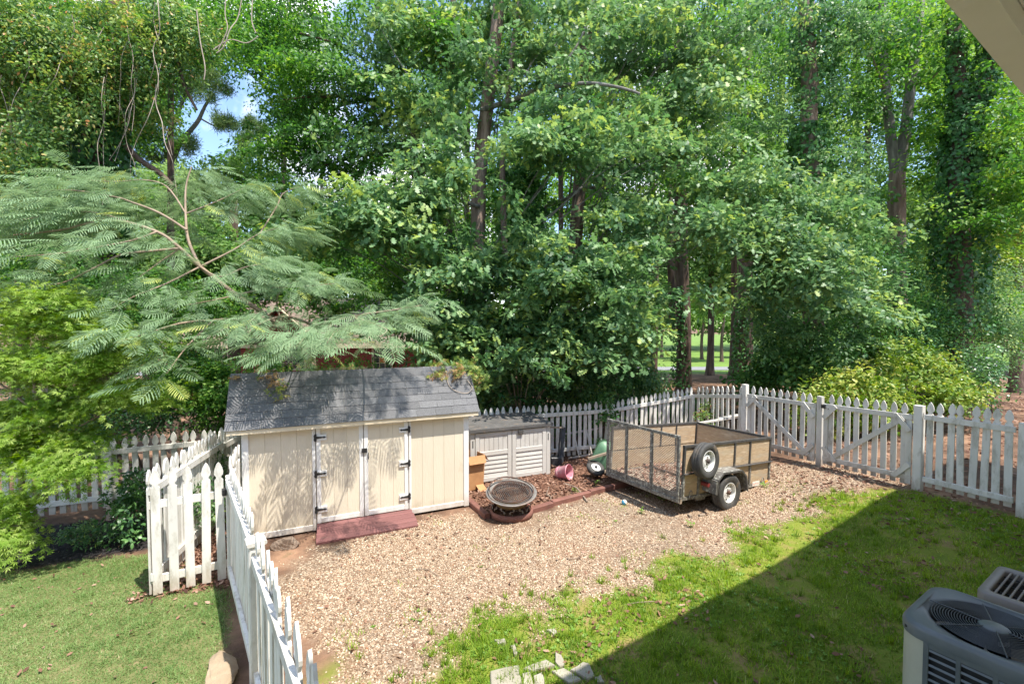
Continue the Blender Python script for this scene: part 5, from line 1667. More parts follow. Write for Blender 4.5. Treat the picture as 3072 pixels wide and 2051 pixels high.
# ------------------------------------------------------------------ red house behind the trees
NY = 22.0
nz = -0.5
NX0, NX1 = -17.0, -3.75
EZ2 = 2.24
nh = empty('red_house', ((NX0 + NX1) / 2, NY, nz), label='red neighbouring house with brown roof half hidden behind the trees', cat='house')
hw = (NX1 - NX0) / 2
MB().box(-hw, hw, 0, 8, 0, EZ2 - nz).build('wall', MAT['house_red'], nh)
rz_ = 4.7 - nz
ez = EZ2 - nz
ov = 0.45
rf = MB()
vs = [(-hw - ov, -ov, ez), (hw + ov, -ov, ez), (hw + ov, 8 + ov, ez), (-hw - ov, 8 + ov, ez), (-hw + 3.2, 4, rz_), (hw - 3.2, 4, rz_)]
rf.add(vs, [(0, 1, 5, 4), (1, 2, 5), (2, 3, 4, 5), (3, 0, 4), (3, 2, 1, 0)])
ro = rf.build('roof', MAT['house_roof'], nh)
for k in range(26):
    t0 = k / 26
    z = ez + (rz_ - ez) * t0
    yv = -ov + (4 + ov) * t0
    xl, xr = -hw - ov + (3.2 + ov) * t0, hw + ov - (3.2 + ov) * t0
    dz, dy = (rz_ - ez) / 26, (4 + ov) / 26
    MB().add([(xl, yv - 0.006, z + 0.018), (xr, yv - 0.006, z + 0.018), (xr - 0.11, yv + dy, z + dz + 0.004), (xl + 0.11, yv + dy, z + dz + 0.004), (xl, yv - 0.006, z + 0.002), (xr, yv - 0.006, z + 0.002)], [(0, 1, 2, 3), (4, 5, 1, 0)]).build('shingle_course', MAT['house_roof'], ro)
MB().box(-hw - ov, hw + ov, -ov - 0.13, -ov - 0.01, ez - 0.14, ez + 0.02).build('gutter', MAT['cream'], nh)
for k in range(14):
    z0 = 0.2 + k * 0.185
    vs = [(-hw - 0.012, -0.022, z0), (hw + 0.012, -0.022, z0), (hw + 0.012, -0.004, z0 + 0.18), (-hw - 0.012, -0.004, z0 + 0.18), (-hw - 0.012, -0.002, z0), (hw + 0.012, -0.002, z0)]
    MB().add(vs, [(0, 1, 2, 3), (0, 4, 5, 1)]).build('siding_board', MAT['house_red'], nh)


def hwindow(xc, zc, w, h, lampy=False):
    wd = MB()
    for (a, b, c_, d) in ((-w / 2 - 0.1, -w / 2, -h / 2 - 0.1, h / 2 + 0.1), (w / 2, w / 2 + 0.1, -h / 2 - 0.1, h / 2 + 0.1), (-w / 2, w / 2, h / 2, h / 2 + 0.1), (-w / 2, w / 2, -h / 2 - 0.1, -h / 2)):
        wd.box(xc + a, xc + b, -0.07, -0.024, zc + c_, zc + d)
    f = wd.build('window', MAT['cream'], nh)
    for i in range(3):
        for j in range(4):
            x0 = xc - w / 2 + w * i / 3
            z0 = zc - h / 2 + h * j / 4
            MB().box(x0 + 0.012, x0 + w / 3 - 0.012, -0.035, -0.026, z0 + 0.012, z0 + h / 4 - 0.012).build('pane', MAT['lamp_amber'] if (lampy and i == 1 and j == 1) else MAT['glass'], f)
    mu = MB()
    for i in (1, 2): mu.box(xc - w / 2 + w * i / 3 - 0.012, xc - w / 2 + w * i / 3 + 0.012, -0.045, -0.024, zc - h / 2, zc + h / 2)
    mu.build('mullion', MAT['cream'], f)
    mu = MB()
    for j in (1, 2, 3): mu.box(xc - w / 2, xc + w / 2, -0.044, -0.0242, zc - h / 2 + h * j / 4 - 0.012, zc - h / 2 + h * j / 4 + 0.012)
    mu.build('mullion', MAT['cream'], f)


cxn = (NX0 + NX1) / 2
hwindow(-6.27 - cxn, 1.62 - nz, 0.80, 1.05, True)
hwindow(-10.9 - cxn, 1.62 - nz, 1.7, 1.05)
hwindow(-14.2 - cxn, 1.62 - nz, 0.9, 1.05)
# cross gable with its red face
gx = -10.9 - cxn
MB().add([(gx - 1.7, -0.5, ez + 0.3), (gx + 1.7, -0.5, ez + 0.3), (gx, -0.5, ez + 1.7), (gx - 1.7, 3.9, ez + 0.3), (gx + 1.7, 3.9, ez + 0.3), (gx, 3.9, ez + 1.7)], [(0, 1, 2), (5, 4, 3), (0, 3, 4, 1)]).build('gable_face', MAT['house_red'], nh)
for s in (-1, 1):
    vs = [(gx + s * 2.0, -0.75, ez + 0.0), (gx, -0.75, ez + 1.77), (gx, 3.9, ez + 1.77), (gx + s * 2.0, 3.9, ez + 0.0)]
    vs += [(a, b, c_ + 0.10) for a, b, c_ in vs]
    MB().add(vs, [(0, 1, 2, 3), (7, 6, 5, 4), (0, 4, 5, 1), (1, 5, 6, 2), (2, 6, 7, 3), (3, 7, 4, 0)]).build('gable_roof', MAT['house_roof'], nh)
    MB().beam((gx + s * 2.0, -0.78, ez + 0.02), (gx, -0.78, ez + 1.79), 0.05, 0.16, up=(0, 1, 0)).build('bargeboard', MAT['cream'], nh)

# pale car parked beyond the bushes at the right
cx_, cy_ = 34.5, 34.0
car = empty('parked_car', (cx_, cy_, tz(cx_, cy_)), -0.35, label='pale blue car glimpsed through the bushes at the far right', cat='car')
side = [(-2.2, 0.35), (2.15, 0.35), (2.2, 0.75), (1.3, 0.92), (0.65, 1.40), (-1.1, 1.45), (-1.9, 1.0), (-2.2, 0.95)]
MB().prism(side, -0.85, 0.85).build('body', MAT['car'], car)
MB().prism([(1.12, 0.95), (0.60, 1.34), (-1.05, 1.38), (-1.7, 1.0)], -0.86, 0.86).build('window_band', MAT['glass'], car)
for (xx, yy) in ((-1.35, -0.8), (1.35, -0.8), (-1.35, 0.8), (1.35, 0.8)):
    MB().lathe([(0.0, -0.1), (0.24, -0.1), (0.32, -0.08), (0.32, 0.08), (0.24, 0.1), (0.0, 0.1)], 24, Matrix.Translation((xx, yy, 0.32)) @ Matrix.Rotation(math.pi / 2, 4, 'X')).build('wheel', MAT['rubber'], car)
# ------------------------------------------------------------------ vegetation
LEAF2_V = np.array([(0, 0, 0), (1, 0, -0.06), (0.45, -0.30, 0.10), (0.45, 0.30, 0.10)])
LEAF2_F = np.array([(0, 2, 1), (0, 1, 3)])
_ox = [0.0, 0.20, 0.33, 0.50, 0.63, 0.80]
_ow = [0.02, 0.21, 0.09, 0.34, 0.13, 0.28]
OAK_V = np.array([(x, -w, 0.10 * w - 0.10 * x * x) for x, w in zip(_ox, _ow)] + [(x, w, 0.10 * w - 0.10 * x * x) for x, w in zip(_ox, _ow)] + [(1.0, 0, -0.10)])
OAK_F = np.array([t for i in range(5) for t in ((i, i + 1, i + 7), (i, i + 7, i + 6))] + [(5, 12, 11)])
OVAL_V = np.array([(0, 0, 0), (0.3, -0.20, 0.06), (0.3, 0.20, 0.06), (0.7, -0.19, 0.04), (0.7, 0.19, 0.04), (1, 0, -0.10)])
OVAL_F = np.array([(0, 1, 2), (1, 3, 2), (2, 3, 4), (3, 5, 4)])
HEART_V = np.array([(0, 0, 0), (0.10, -0.36, 0.05), (0.10, 0.36, 0.05), (0.55, -0.34, 0.02), (0.55, 0.34, 0.02), (1, 0, -0.12)])
HEART_F = OVAL_F
# five-fingered leaf
_st = []
for k in range(5):
    a = math.radians(-80 + 40 * k)
    l = 1.0 - 0.18 * abs(k - 2)
    _st.append((a, l))
PALM_V = [(0, 0, 0)]
PALM_F = []
for a, l in _st:
    b = len(PALM_V)
    PALM_V += [(0.5 * l * math.cos(a - 0.22), 0.5 * l * math.sin(a - 0.22), 0.03), (0.5 * l * math.cos(a + 0.22), 0.5 * l * math.sin(a + 0.22), 0.03), (l * math.cos(a), l * math.sin(a), -0.10)]
    PALM_F += [(0, b, b + 1), (b, b + 2, b + 1)]
PALM_V, PALM_F = np.array(PALM_V), np.array(PALM_F)
NEEDLE_V = np.array([(0, -0.5, 0), (0, 0.5, 0), (1, 0, 0)])
NEEDLE_F = np.array([(0, 1, 2)])
TPL = {'leaf2': (LEAF2_V, LEAF2_F), 'oak': (OAK_V, OAK_F), 'oval': (OVAL_V, OVAL_F), 'heart': (HEART_V, HEART_F), 'palm': (PALM_V, PALM_F)}
SKY_GAP = [(645, 275), (700, 240), (768, 270), (778, 340), (725, 412), (662, 392)]


# openings in the crowns where trunks and the far lawn show: (outline of the sight lines, distance up to which sprays keep clear, share kept)
OPEN = [
    ([(1375, 720), (1385, 480), (1398, 330), (1420, 170), (1525, 170), (1517, 330), (1500, 500), (1492, 720)], 13.4, 0.10),
    ([(1670, 790), (1680, 600), (1700, 510), (1800, 510), (1795, 620), (1790, 790)], 15.4, 0.10),
    ([(1735, 330), (1735, 210), (1775, 210), (1772, 330)], 15, 0.2),
    ([(2000, 1190), (1998, 560), (2090, 560), (2100, 1190)], 21.3, 0.12),
    ([(1930, 1110), (1940, 990), (2225, 985), (2240, 1110)], 48, 0.16),
    ([(2205, 1100), (2212, 760), (2262, 760), (2268, 1100)], 26.5, 0.2),
    ([(2635, 660), (2635, 480), (2640, 230), (2665, 150), (2690, 300), (2715, 200), (2755, 160), (2755, 330), (2750, 660)], 17.9, 0.10),
    ([(2385, 470), (2395, 40), (2460, 40), (2450, 470)], 16.3, 0.3),
    ([(2820, 900), (2840, 380), (2950, 200), (3000, 180), (2930, 500), (2930, 900)], 14.2, 0.25),
    ([(840, 1032), (1290, 1032), (1290, 1100), (840, 1100)], 21.5, 0.22),
    ([(1000, 860), (1130, 850), (1290, 1030), (1000, 1030)], 21.5, 0.6),
    ([(215, 560), (230, 300), (330, 300), (350, 560)], 11.2, 0.25),
]


def keep(X, Y, D):
    for poly, dm, share in OPEN:
        if D < dm and random.random() > share and pdist(np.array([X]), np.array([Y]), poly)[0] > 0: return False
    return True


def ell_points(ells, gap=None, bough=1, reach=0.9):
    """Centres of leaf sprays filling ellipsoids given as sight line, distance, half sizes and count. Sprays follow one another along boughs."""
    C, O = [], []
    for (px, py, d, rx, ry, rd, n) in ells:
        nb = max(1, round(n / bough))
        u = norm(RNG.normal(0, 1, (nb, 3))) * (RNG.random((nb, 1)) ** 0.45)
        for q in u:
            c = at(px + rx * q[0], py + ry * q[1], d + rd * q[2])
            az = math.atan2(q[2] * rd - 0.5, q[0] * rx / FPX * d + random.gauss(0, 0.6)) + random.gauss(0, 0.5)
            dr = Vector((math.cos(az), math.sin(az), random.uniform(-0.25, 0.15)))
            nrm = RNG.normal(0, 0.25, 3)
            for k in range(bough):
                t = 0.0 if bough == 1 else (k / (bough - 1) - 0.5) * 2
                p = c + dr * (t * reach) + Vector((random.gauss(0, 0.1), random.gauss(0, 0.1), -0.18 * reach * max(t, 0) ** 2 + random.gauss(0, 0.05)))
                # back to a sight line to keep the openings clear
                X, Y = 1536 + FPX * p.x / p.y, 980 - FPX * (p.z - EYE) / p.y
                if gap is not None and pdist(np.array([X]), np.array([Y]), gap)[0] > -12: continue
                if not keep(X, Y, p.y): continue
                if p.z < tz(p.x, p.y) + 0.12: continue
                C.append(p)
                O.append((q[0] * 0.5 + dr.x * 0.3 + nrm[0], q[2] * 0.5 + dr.y * 0.3 + nrm[1], -q[1] * 0.3))
    return np.array(C).reshape(-1, 3), np.array(O).reshape(-1, 3)


def foliage(name, ells, tpl, mat, size, K, R, parent=None, flat=0.35, droop=0.3, tintb=0.0, thick=0.12, gap=None, elong=1.0, bough=1, reach=0.9):
    """Leaf sprays: flat, drooping fans of leaves. size: leaf length, K leaves per spray, R spray radius (m)."""
    C, O = ell_points(ells, gap, bough, reach)
    n = len(C)
    if n == 0: return None
    SN = norm(UPV + O * 0.45 + RNG.normal(0, flat, (n, 3)))
    a = RNG.uniform(0, 2 * np.pi, n)
    AX = norm(np.stack([np.cos(a), np.sin(a), np.zeros(n)], -1) + O * 0.8)
    AX = norm(AX - SN * np.sum(AX * SN, -1, keepdims=True))
    BX = np.cross(SN, AX)
    Rr = R * RNG.uniform(0.6, 1.3, n)
    st = RNG.normal(0.46 + tintb, 0.20, n)
    r = np.sqrt(RNG.random((n, K)))
    th = RNG.uniform(0, 2 * np.pi, (n, K))
    lx, ly = r * np.cos(th) * elong, r * np.sin(th) * 0.75
    P = C[:, None, :] + Rr[:, None, None] * (lx[..., None] * AX[:, None, :] + ly[..., None] * BX[:, None, :])
    P = P + SN[:, None, :] * RNG.normal(0, thick, (n, K, 1)) * Rr[:, None, None]
    P[..., 2] -= droop * Rr[:, None] * r * r
    D = lx[..., None] * AX[:, None, :] + ly[..., None] * BX[:, None, :] + RNG.normal(0, 0.45, (n, K, 3))
    D[..., 2] -= 0.25
    N = SN[:, None, :] + RNG.normal(0, 0.30, (n, K, 3))
    t = np.clip(st[:, None] + RNG.normal(0, 0.18, (n, K)) + 0.12 * (r - 0.5), 0, 0.97)
    t = np.where(RNG.random((n, K)) > 0.985, 1.0, t)
    tv, tf = TPL[tpl]
    s = size * RNG.uniform(0.65, 1.2, n * K)
    me = scatter(name, P.reshape(-1, 3), D.reshape(-1, 3), N.reshape(-1, 3), s, tv, tf, MAT[mat], t.reshape(-1))
    o = link(name, me, parent)
    o['kind'] = 'stuff'
    if parent is not None:
        o.location = -parent.location
        SPR.setdefault(parent.name, []).append((C, Rr))
    return o


SPR = {}


def pts3(pl):
    return [at(*p) for p in pl]


def smooth_path(pts, k=5):
    """Catmull-Rom through points."""
    P_ = [pts[0]] + list(pts) + [pts[-1]]
    out = []
    for i in range(1, len(P_) - 2):
        for j in range(k):
            t = j / k
            p0, p1, p2, p3 = P_[i - 1], P_[i], P_[i + 1], P_[i + 2]
            out.append(0.5 * ((2 * p1) + (p2 - p0) * t + (2 * p0 - 5 * p1 + 4 * p2 - p3) * t * t + (3 * p1 - p0 - 3 * p2 + p3) * t ** 3))
    out.append(P_[-2])
    return out


def tube_part(name, pts, r0, r1, mat, parent, n=9, flare=0.0, k=5, jit=0.06):
    path = smooth_path([Vector(p) for p in pts], k)
    m_ = len(path)
    rs = [r0 + (r1 - r0) * i / (m_ - 1) for i in range(m_)]
    if flare: rs = [r * (1 + flare * math.exp(-i * 1.2)) for i, r in enumerate(rs)]
    off = parent.location if parent is not None else Vector((0, 0, 0))
    return MB().tube([p - off for p in path], rs, n, True, True, jit).build(name, MAT[mat], parent)


def tree(name, label, base, trunk, r0, r1, barkm, limbs=(), cat='tree', group='trees behind the back fence', n=11):
    """base: (px, distance); trunk: further (px, py, distance) sight points; limbs: lists of (px, py, d) with radius."""
    b = at(base[0], 1100, base[1])
    z = tz(b.x, b.y)
    root = empty(name, (b.x, b.y, z - 0.1), label=label, cat=cat, group=group)
    pts = [Vector((b.x, b.y, z - 0.1))] + pts3(trunk)
    tube_part('trunk', pts, r0, r1, barkm, root, n, 0.5)
    for lm in limbs:
        tube_part('limb', pts3(lm[0]), lm[1], lm[2], lm[3] if len(lm) > 3 else barkm, root, 7)
    return root


def twigs(root, C, n, barkm, r=0.012):
    """Thin branches reaching from random crown sprays back towards the trunk line."""
    m = MB()
    base = root.location
    for c in C[RNG.choice(len(C), min(n, len(C)), replace=False)]:
        c = Vector(c) - base
        q = Vector((c.x * 0.45, c.y * 0.45, c.z * 0.80 + 0.0))
        mid = (c + q) / 2 + Vector((random.uniform(-.2, .2), random.uniform(-.2, .2), random.uniform(-.1, .25)))
        m.tube(smooth_path([q, mid, c], 3), [r * 2, r * 1.8, r * 1.6, r * 1.3, r, r * 0.8, r * 0.5], 5)
    o = m.build('twigs', MAT[barkm], root)
    o['kind'] = 'stuff'
    return o


def ivy(name, path, rad, n, size, parent=None, mat='ivy', tpl='heart', down=0.5, bulge=0.5, tb=0.0):
    path = smooth_path([Vector(p) for p in path], 6)
    A = np.array([tuple(p) for p in path])
    i = RNG.random(n) * (len(A) - 1.001)
    i0 = i.astype(int)
    f = (i - i0)[:, None]
    Pc = A[i0] * (1 - f) + A[i0 + 1] * f
    T = norm(A[i0 + 1] - A[i0])
    R = np.interp(i / (len(A) - 1), np.linspace(0, 1, len(rad)), rad)
    a = RNG.uniform(0, 2 * np.pi, n)
    X = norm(np.cross(T, np.array([0.2, 1, 0.1])))
    Y = np.cross(T, X)
    out = np.cos(a)[:, None] * X + np.sin(a)[:, None] * Y
    lump_ = 0.75 + bulge * vnoise(a * 1.3 + 5, i * 0.9, 1.0, 4)
    P_ = Pc + out * (R * lump_ * RNG.uniform(0.85, 1.12, n))[:, None]
    D = RNG.normal(0, 0.5, (n, 3)) + np.array([0, 0, -down])
    N = out + RNG.normal(0, 0.35, (n, 3)) + np.array([0, 0, 0.35])
    tv, tf = TPL[tpl]
    t = np.clip(0.42 + tb + 0.4 * (vnoise(a * 2, i * 1.5, 1.0, 6) - 0.5) + RNG.normal(0, 0.16, n), 0, 0.98)
    me = scatter(name, P_, D, N, size * RNG.uniform(0.6, 1.25, n), tv, tf, MAT[mat], t)
    o = link(name, me, parent)
    o['kind'] = 'stuff'
    if parent is not None: o.location = -parent.location
    return o


# ---- oaks in the middle
A = tree('oak_tree', 'tall oak with straight furrowed trunk behind the storage box', (1430, 13.2), [(1431, 1000, 13.2), (1434, 700, 13.2), (1440, 500, 13.2), (1458, 350, 13.2), (1476, 200, 13.2), (1492, 60, 13.2), (1510, -160, 13.2)], 0.24, 0.16, 'bark', [
    ([(1476, 260, 13.1), (1520, 222, 12.6), (1568, 214, 12.3), (1632, 233, 12.0), (1690, 191, 12.0), (1735, 130, 12.0), (1760, 70, 12.2)], 0.065, 0.02, 'bark_grey'),
    ([(1445, 330, 13.1), (1540, 300, 12.5), (1606, 273, 12.2), (1671, 260, 12.0), (1766, 250, 11.8), (1862, 264, 11.8), (1920, 282, 11.8)], 0.075, 0.03, 'bark_grey'),
    ([(1437, 620, 13.0), (1350, 600, 12.2), (1270, 640, 11.8), (1190, 570, 11.6), (1120, 560, 11.4)], 0.06, 0.025, 'bark_grey'),
    ([(1520, 900, 13), (1507, 500, 12.9), (1520, 350, 12.9), (1535, 180, 12.9), (1560, 0, 12.8)], 0.09, 0.07, 'bark'),
])
foliage('crown', [(1130, 640, 10.7, 260, 100, 1.0, 60), (1330, 560, 11.0, 170, 120, 1.0, 40), (1650, 400, 11.0, 320, 110, 1.0, 75), (1500, 230, 12.4, 330, 150, 1.4, 70), (1560, 40, 13.4, 420, 140, 1.6, 80), (1230, 330, 12.6, 260, 160, 1.4, 55), (1300, 110, 13.6, 330, 160, 1.6, 70)], 'oak', 'oak', 0.18, 62, 0.62, A, bough=5, reach=0.95, tintb=0.12)
foliage('crown', [(1330, 860, 10.9, 150, 150, 0.8, 50), (1480, 960, 10.7, 200, 170, 0.7, 75), (1700, 800, 10.7, 230, 190, 0.8, 85), (1720, 1000, 10.9, 240, 130, 0.6, 65), (1880, 930, 11.6, 150, 170, 0.8, 50), (1440, 740, 11.2, 200, 90, 0.8, 30)], 'oak', 'oak', 0.17, 62, 0.52, A, bough=5, reach=0.95, tintb=0.08)

B = tree('oak_tree', 'twin stemmed oak with grey and brown trunks right of the tall oak', (1700, 15.2), [(1712, 900, 15.2), (1728, 700, 15.2), (1738, 560, 15.2), (1748, 400, 15.2), (1752, 250, 15.2), (1762, 60, 15.2), (1770, -150, 15.2)], 0.24, 0.17, 'bark_dark', [
    ([(1700, 1150, 15.0), (1705, 900, 14.9), (1722, 720, 14.9), (1742, 580, 14.9), (1790, 480, 14.8), (1850, 390, 14.6), (1930, 300, 14.4)], 0.20, 0.08, 'bark'),
    ([(1640, 640, 14.6), (1638, 620, 14.2), (1696, 598, 14.0), (1741, 567, 14.0), (1790, 562, 13.8)], 0.06, 0.05, 'bark_grey'),
    ([(1790, 545, 14.6), (1826, 533, 14.2), (1897, 513, 13.8), (2010, 500, 13.5), (2090, 470, 13.4)], 0.065, 0.03, 'bark_grey'),
])
foliage('crown', [(1950, 420, 12.9, 240, 130, 1.2, 75), (2060, 200, 14.2, 230, 180, 1.4, 75), (1850, 110, 14.8, 260, 160, 1.5, 65), (2030, 640, 12.4, 200, 120, 1.0, 55), (1850, 640, 14.2, 130, 90, 1.2, 20), (2110, 0, 14.2, 260, 120, 1.6, 44)], 'oak', 'oak', 0.18, 58, 0.62, B, bough=5, reach=0.95, tintb=0.08)

for t_ in (A, B):
    twigs(t_, np.concatenate([c for c, r in SPR[t_.name]]), 70, 'bark_grey', 0.010)

# ---- dark leaved tree reaching left over the mimosa
J = tree('elm_tree', 'dark leaved tree with thin trunk arching left above the mimosa', (1300, 14.6), [(1298, 1030, 14.6), (1275, 800, 14.6), (1264, 600, 14.6), (1258, 480, 14.6), (1235, 360, 14.4), (1195, 260, 14.2), (1150, 120, 14.2), (1120, -80, 14.2)], 0.20, 0.10, 'bark_dark', [
    ([(1262, 560, 14.5), (1180, 460, 13.6), (1080, 470, 13.0), (960, 500, 12.6)], 0.06, 0.02), ([(1240, 380, 14.4), (1120, 300, 13.4), (960, 290, 12.8), (850, 300, 12.6)], 0.06, 0.02),
    ([(1195, 260, 14.2), (1050, 150, 13.4), (900, 100, 13.0)], 0.05, 0.02), ([(1280, 820, 14.6), (1180, 720, 13.6), (1060, 700, 13.0)], 0.05, 0.02)])
foliage('crown', [(900, 200, 12.8, 250, 150, 1.3, 66), (1080, 330, 13.2, 270, 140, 1.3, 70), (900, 460, 12.6, 230, 90, 1.0, 50), (1000, 560, 12.8, 240, 90, 1.0, 48), (1000, 40, 13.2, 300, 120, 1.4, 60), (830, 600, 13.4, 110, 70, 0.8, 18), (1080, 760, 13.4, 240, 110, 1.0, 46), (1180, 900, 13.6, 140, 120, 0.8, 26), (770, 60, 12.6, 120, 90, 0.9, 22)], 'oval', 'oak_dark', 0.125, 85, 0.55, J, bough=5, reach=0.9, gap=SKY_GAP, flat=0.28)

# ---- trunks standing further right
C1 = tree('tall_tree', 'dark straight trunk of the tree standing left of the far lawn view', (2052, 21.5), [(2052, 1000, 21.5), (2045, 800, 21.5), (2042, 600, 21.5), (2046, 400, 21.5), (2040, 100, 21.5), (2040, -150, 21.5)], 0.34, 0.26, 'bark_dark', [([(2020, 1000, 23.5), (2010, 700, 23.5), (2008, 500, 23.5), (2000, 250, 23.5)], 0.2, 0.15, 'bark_dark')])
foliage('crown', [(2060, 330, 19, 260, 180, 2.0, 60), (2000, 560, 19, 130, 120, 2, 24), (2120, 80, 20, 300, 150, 2, 50)], 'leaf2', 'oak_dark', 0.18, 80, 0.9, C1, tintb=0.1)
foliage('crown', [(1960, 760, 17.5, 90, 130, 1.5, 18), (2110, 700, 18, 130, 70, 1.5, 18)], 'leaf2', 'oak', 0.16, 80, 0.7, C1)
ivy('ivy', [at(2040, 1160, 21.3), at(2034, 1000, 21.3), at(2034, 860, 21.3)], [0.40, 0.34, 0.2], 900, 0.13, C1)
D1 = tree('tall_tree', 'ivy footed trunk on the right side of the far lawn view', (2236, 27), [(2237, 900, 27), (2238, 700, 27), (2236, 500, 27), (2230, 100, 27)], 0.42, 0.3, 'bark_dark')
foliage('crown', [(2250, 500, 25, 160, 150, 2.5, 40), (2230, 250, 25, 200, 160, 2.5, 45), (2300, 880, 23, 90, 80, 1.5, 14)], 'leaf2', 'farleaf', 0.22, 80, 1.1, D1)
ivy('ivy', [at(2222, 1110, 26.6), at(2222, 1000, 26.6), at(2224, 900, 26.6)], [0.6, 0.4, 0.2], 900, 0.16, D1)

E = tree('ivy_tree', 'ivy swathed oak standing behind the double gate', (2440, 16.5), [(2440, 1000, 16.5), (2438, 760, 16.5), (2430, 520, 16.5), (2424, 400, 16.5), (2428, 250, 16.5), (2420, 100, 16.5), (2416, -100, 16.5)], 0.34, 0.24, 'bark')
ivy('ivy', [at(2450, 1180, 16.2), at(2455, 1000, 16.2), at(2450, 800, 16.2), at(2440, 620, 16.3), at(2430, 480, 16.4), at(2418, 380, 16.5)], [1.15, 1.25, 1.1, 0.85, 0.6, 0.36], 5200, 0.15, E, bulge=0.8)
ivy('ivy', [at(2445, 330, 16.3), at(2440, 200, 16.3), at(2440, 100, 16.3), at(2435, 20, 16.3)], [0.5, 0.65, 0.55, 0.4], 1400, 0.15, E, bulge=0.8)
foliage('crown', [(2300, 560, 13.2, 230, 90, 1.0, 60), (2180, 690, 12.6, 160, 80, 0.9, 40), (2420, 660, 12.8, 200, 130, 1.0, 60), (2330, 830, 12.2, 150, 140, 0.8, 45), (2480, 850, 12.6, 160, 140, 0.8, 50)], 'oak', 'oak', 0.17, 62, 0.60, E, bough=5, reach=0.95, tintb=0.12)
foliage('crown', [(2400, 980, 13.6, 200, 110, 0.9, 44), (2560, 480, 15.2, 120, 140, 1.2, 24), (2330, 320, 15.6, 130, 130, 1.3, 26), (2520, 140, 16, 160, 150, 1.4, 34), (2340, 60, 16, 200, 130, 1.5, 40)], 'oval', 'oak', 0.14, 75, 0.55, E, bough=4, tintb=-0.04)

F = tree('forked_tree', 'bare forked trunk rising against the sky right of the ivy tree', (2692, 18), [(2690, 850, 18), (2688, 680, 18), (2692, 520, 18)], 0.36, 0.26, 'bark', [
    ([(2690, 540, 18), (2672, 400, 18), (2658, 270, 18), (2650, 150, 18), (2640, -80, 18)], 0.19, 0.12, 'bark_grey'), ([(2694, 540, 18), (2716, 390, 18), (2732, 250, 18), (2748, 140, 18), (2766, -60, 18)], 0.22, 0.13, 'bark_grey'),
    ([(2734, 250, 18), (2790, 240, 17.6), (2850, 170, 17.2)], 0.06, 0.02), ([(2660, 280, 18), (2620, 180, 17.6), (2600, 80, 17.4)], 0.05, 0.02)])
foliage('crown', [(2680, 60, 17.4, 200, 110, 2.0, 44), (2800, 260, 17.0, 130, 150, 1.6, 34), (2580, 260, 17.6, 90, 110, 1.6, 14), (2800, 500, 17, 120, 140, 1.5, 30), (2600, 620, 17.6, 90, 80, 1.2, 14)], 'leaf2', 'oak_dark', 0.17, 85, 0.85, F, tintb=0.12)

Gt = tree('ivy_tree', 'black ivy covered forked tree near the right edge', (2885, 14.6), [(2880, 900, 14.6), (2874, 640, 14.6), (2880, 480, 14.6), (2885, 360, 14.6), (2872, 220, 14.6), (2858, 40, 14.6), (2850, -100, 14.6)], 0.34, 0.14, 'bark_dark', [
    ([(2885, 400, 14.6), (2930, 290, 14.5), (2976, 170, 14.4), (3010, 60, 14.3)], 0.18, 0.12), ([(2890, 540, 14.6), (2970, 470, 14.2), (3060, 420, 14.0), (3150, 380, 14)], 0.10, 0.06), ([(2890, 700, 14.5), (2970, 590, 14.2), (3080, 540, 14)], 0.07, 0.04)])
ivy('ivy', [at(2885, 1000, 14.4), at(2880, 800, 14.4), at(2876, 640, 14.4), at(2882, 480, 14.4), at(2885, 380, 14.5)], [0.9, 0.75, 0.6, 0.5, 0.42], 4200, 0.13, Gt, tb=-0.18)
ivy('ivy', [at(2890, 380, 14.4), at(2930, 290, 14.4), at(2976, 170, 14.3), at(3005, 70, 14.3)], [0.40, 0.36, 0.34, 0.25], 1900, 0.12, Gt, tb=-0.18)
ivy('ivy', [at(2885, 350, 14.5), at(2872, 230, 14.5), at(2862, 100, 14.5)], [0.36, 0.28, 0.2], 900, 0.12, Gt, tb=-0.15)
ivy('ivy', [at(2900, 530, 14.4), at(2960, 475, 14.2), at(3030, 435, 14.0)], [0.32, 0.22, 0.16], 700, 0.12, Gt, tb=-0.18)
foliage('crown', [(2980, 640, 13.4, 150, 110, 1.1, 32), (3010, 300, 14.2, 120, 140, 1.3, 26), (2960, 60, 14.6, 200, 100, 1.5, 34), (3060, 500, 13.2, 90, 150, 1.2, 24), (2780, 380, 15.5, 90, 120, 1.3, 16)], 'leaf2', 'oak_dark', 0.15, 85, 0.62, Gt, tintb=0.14)

# ---- left: ivy covered tree with its curtain of vines
H = tree('ivy_tree', 'broad ivy covered trunk behind the mimosa on the left', (300, 11.6), [(300, 1000, 11.6), (292, 700, 11.6), (288, 480, 11.6), (300, 300, 11.6), (330, 150, 11.6), (370, -60, 11.6)], 0.36, 0.28, 'bark_dark', [
    ([(380, 440, 11.3), (420, 480, 11.0), (480, 520, 10.8), (520, 560, 10.7)], 0.07, 0.05, 'bark_dark'), ([(340, 120, 11.5), (440, 90, 11.2), (520, 150, 11.0), (550, 250, 11.0), (590, 330, 11)], 0.06, 0.03, 'bark_dark')])
ivy('ivy', [at(300, 760, 11.3), at(290, 600, 11.3), at(285, 450, 11.3), at(290, 320, 11.4), at(310, 200, 11.4), at(345, 60, 11.4)], [0.62, 0.62, 0.58, 0.55, 0.5, 0.4], 5600, 0.13, H, tb=-0.12)
foliage('crown', [(120, 200, 10.2, 240, 240, 0.9, 130), (330, 90, 10.6, 260, 120, 0.9, 80), (540, 120, 10.8, 130, 120, 0.9, 40), (80, 480, 10.0, 160, 150, 0.8, 60), (430, 260, 11.0, 110, 130, 0.8, 36), (20, 80, 10.0, 200, 150, 0.9, 60)], 'oval', 'vinecurtain', 0.095, 120, 0.46, H, flat=0.6, droop=0.6, thick=0.3)
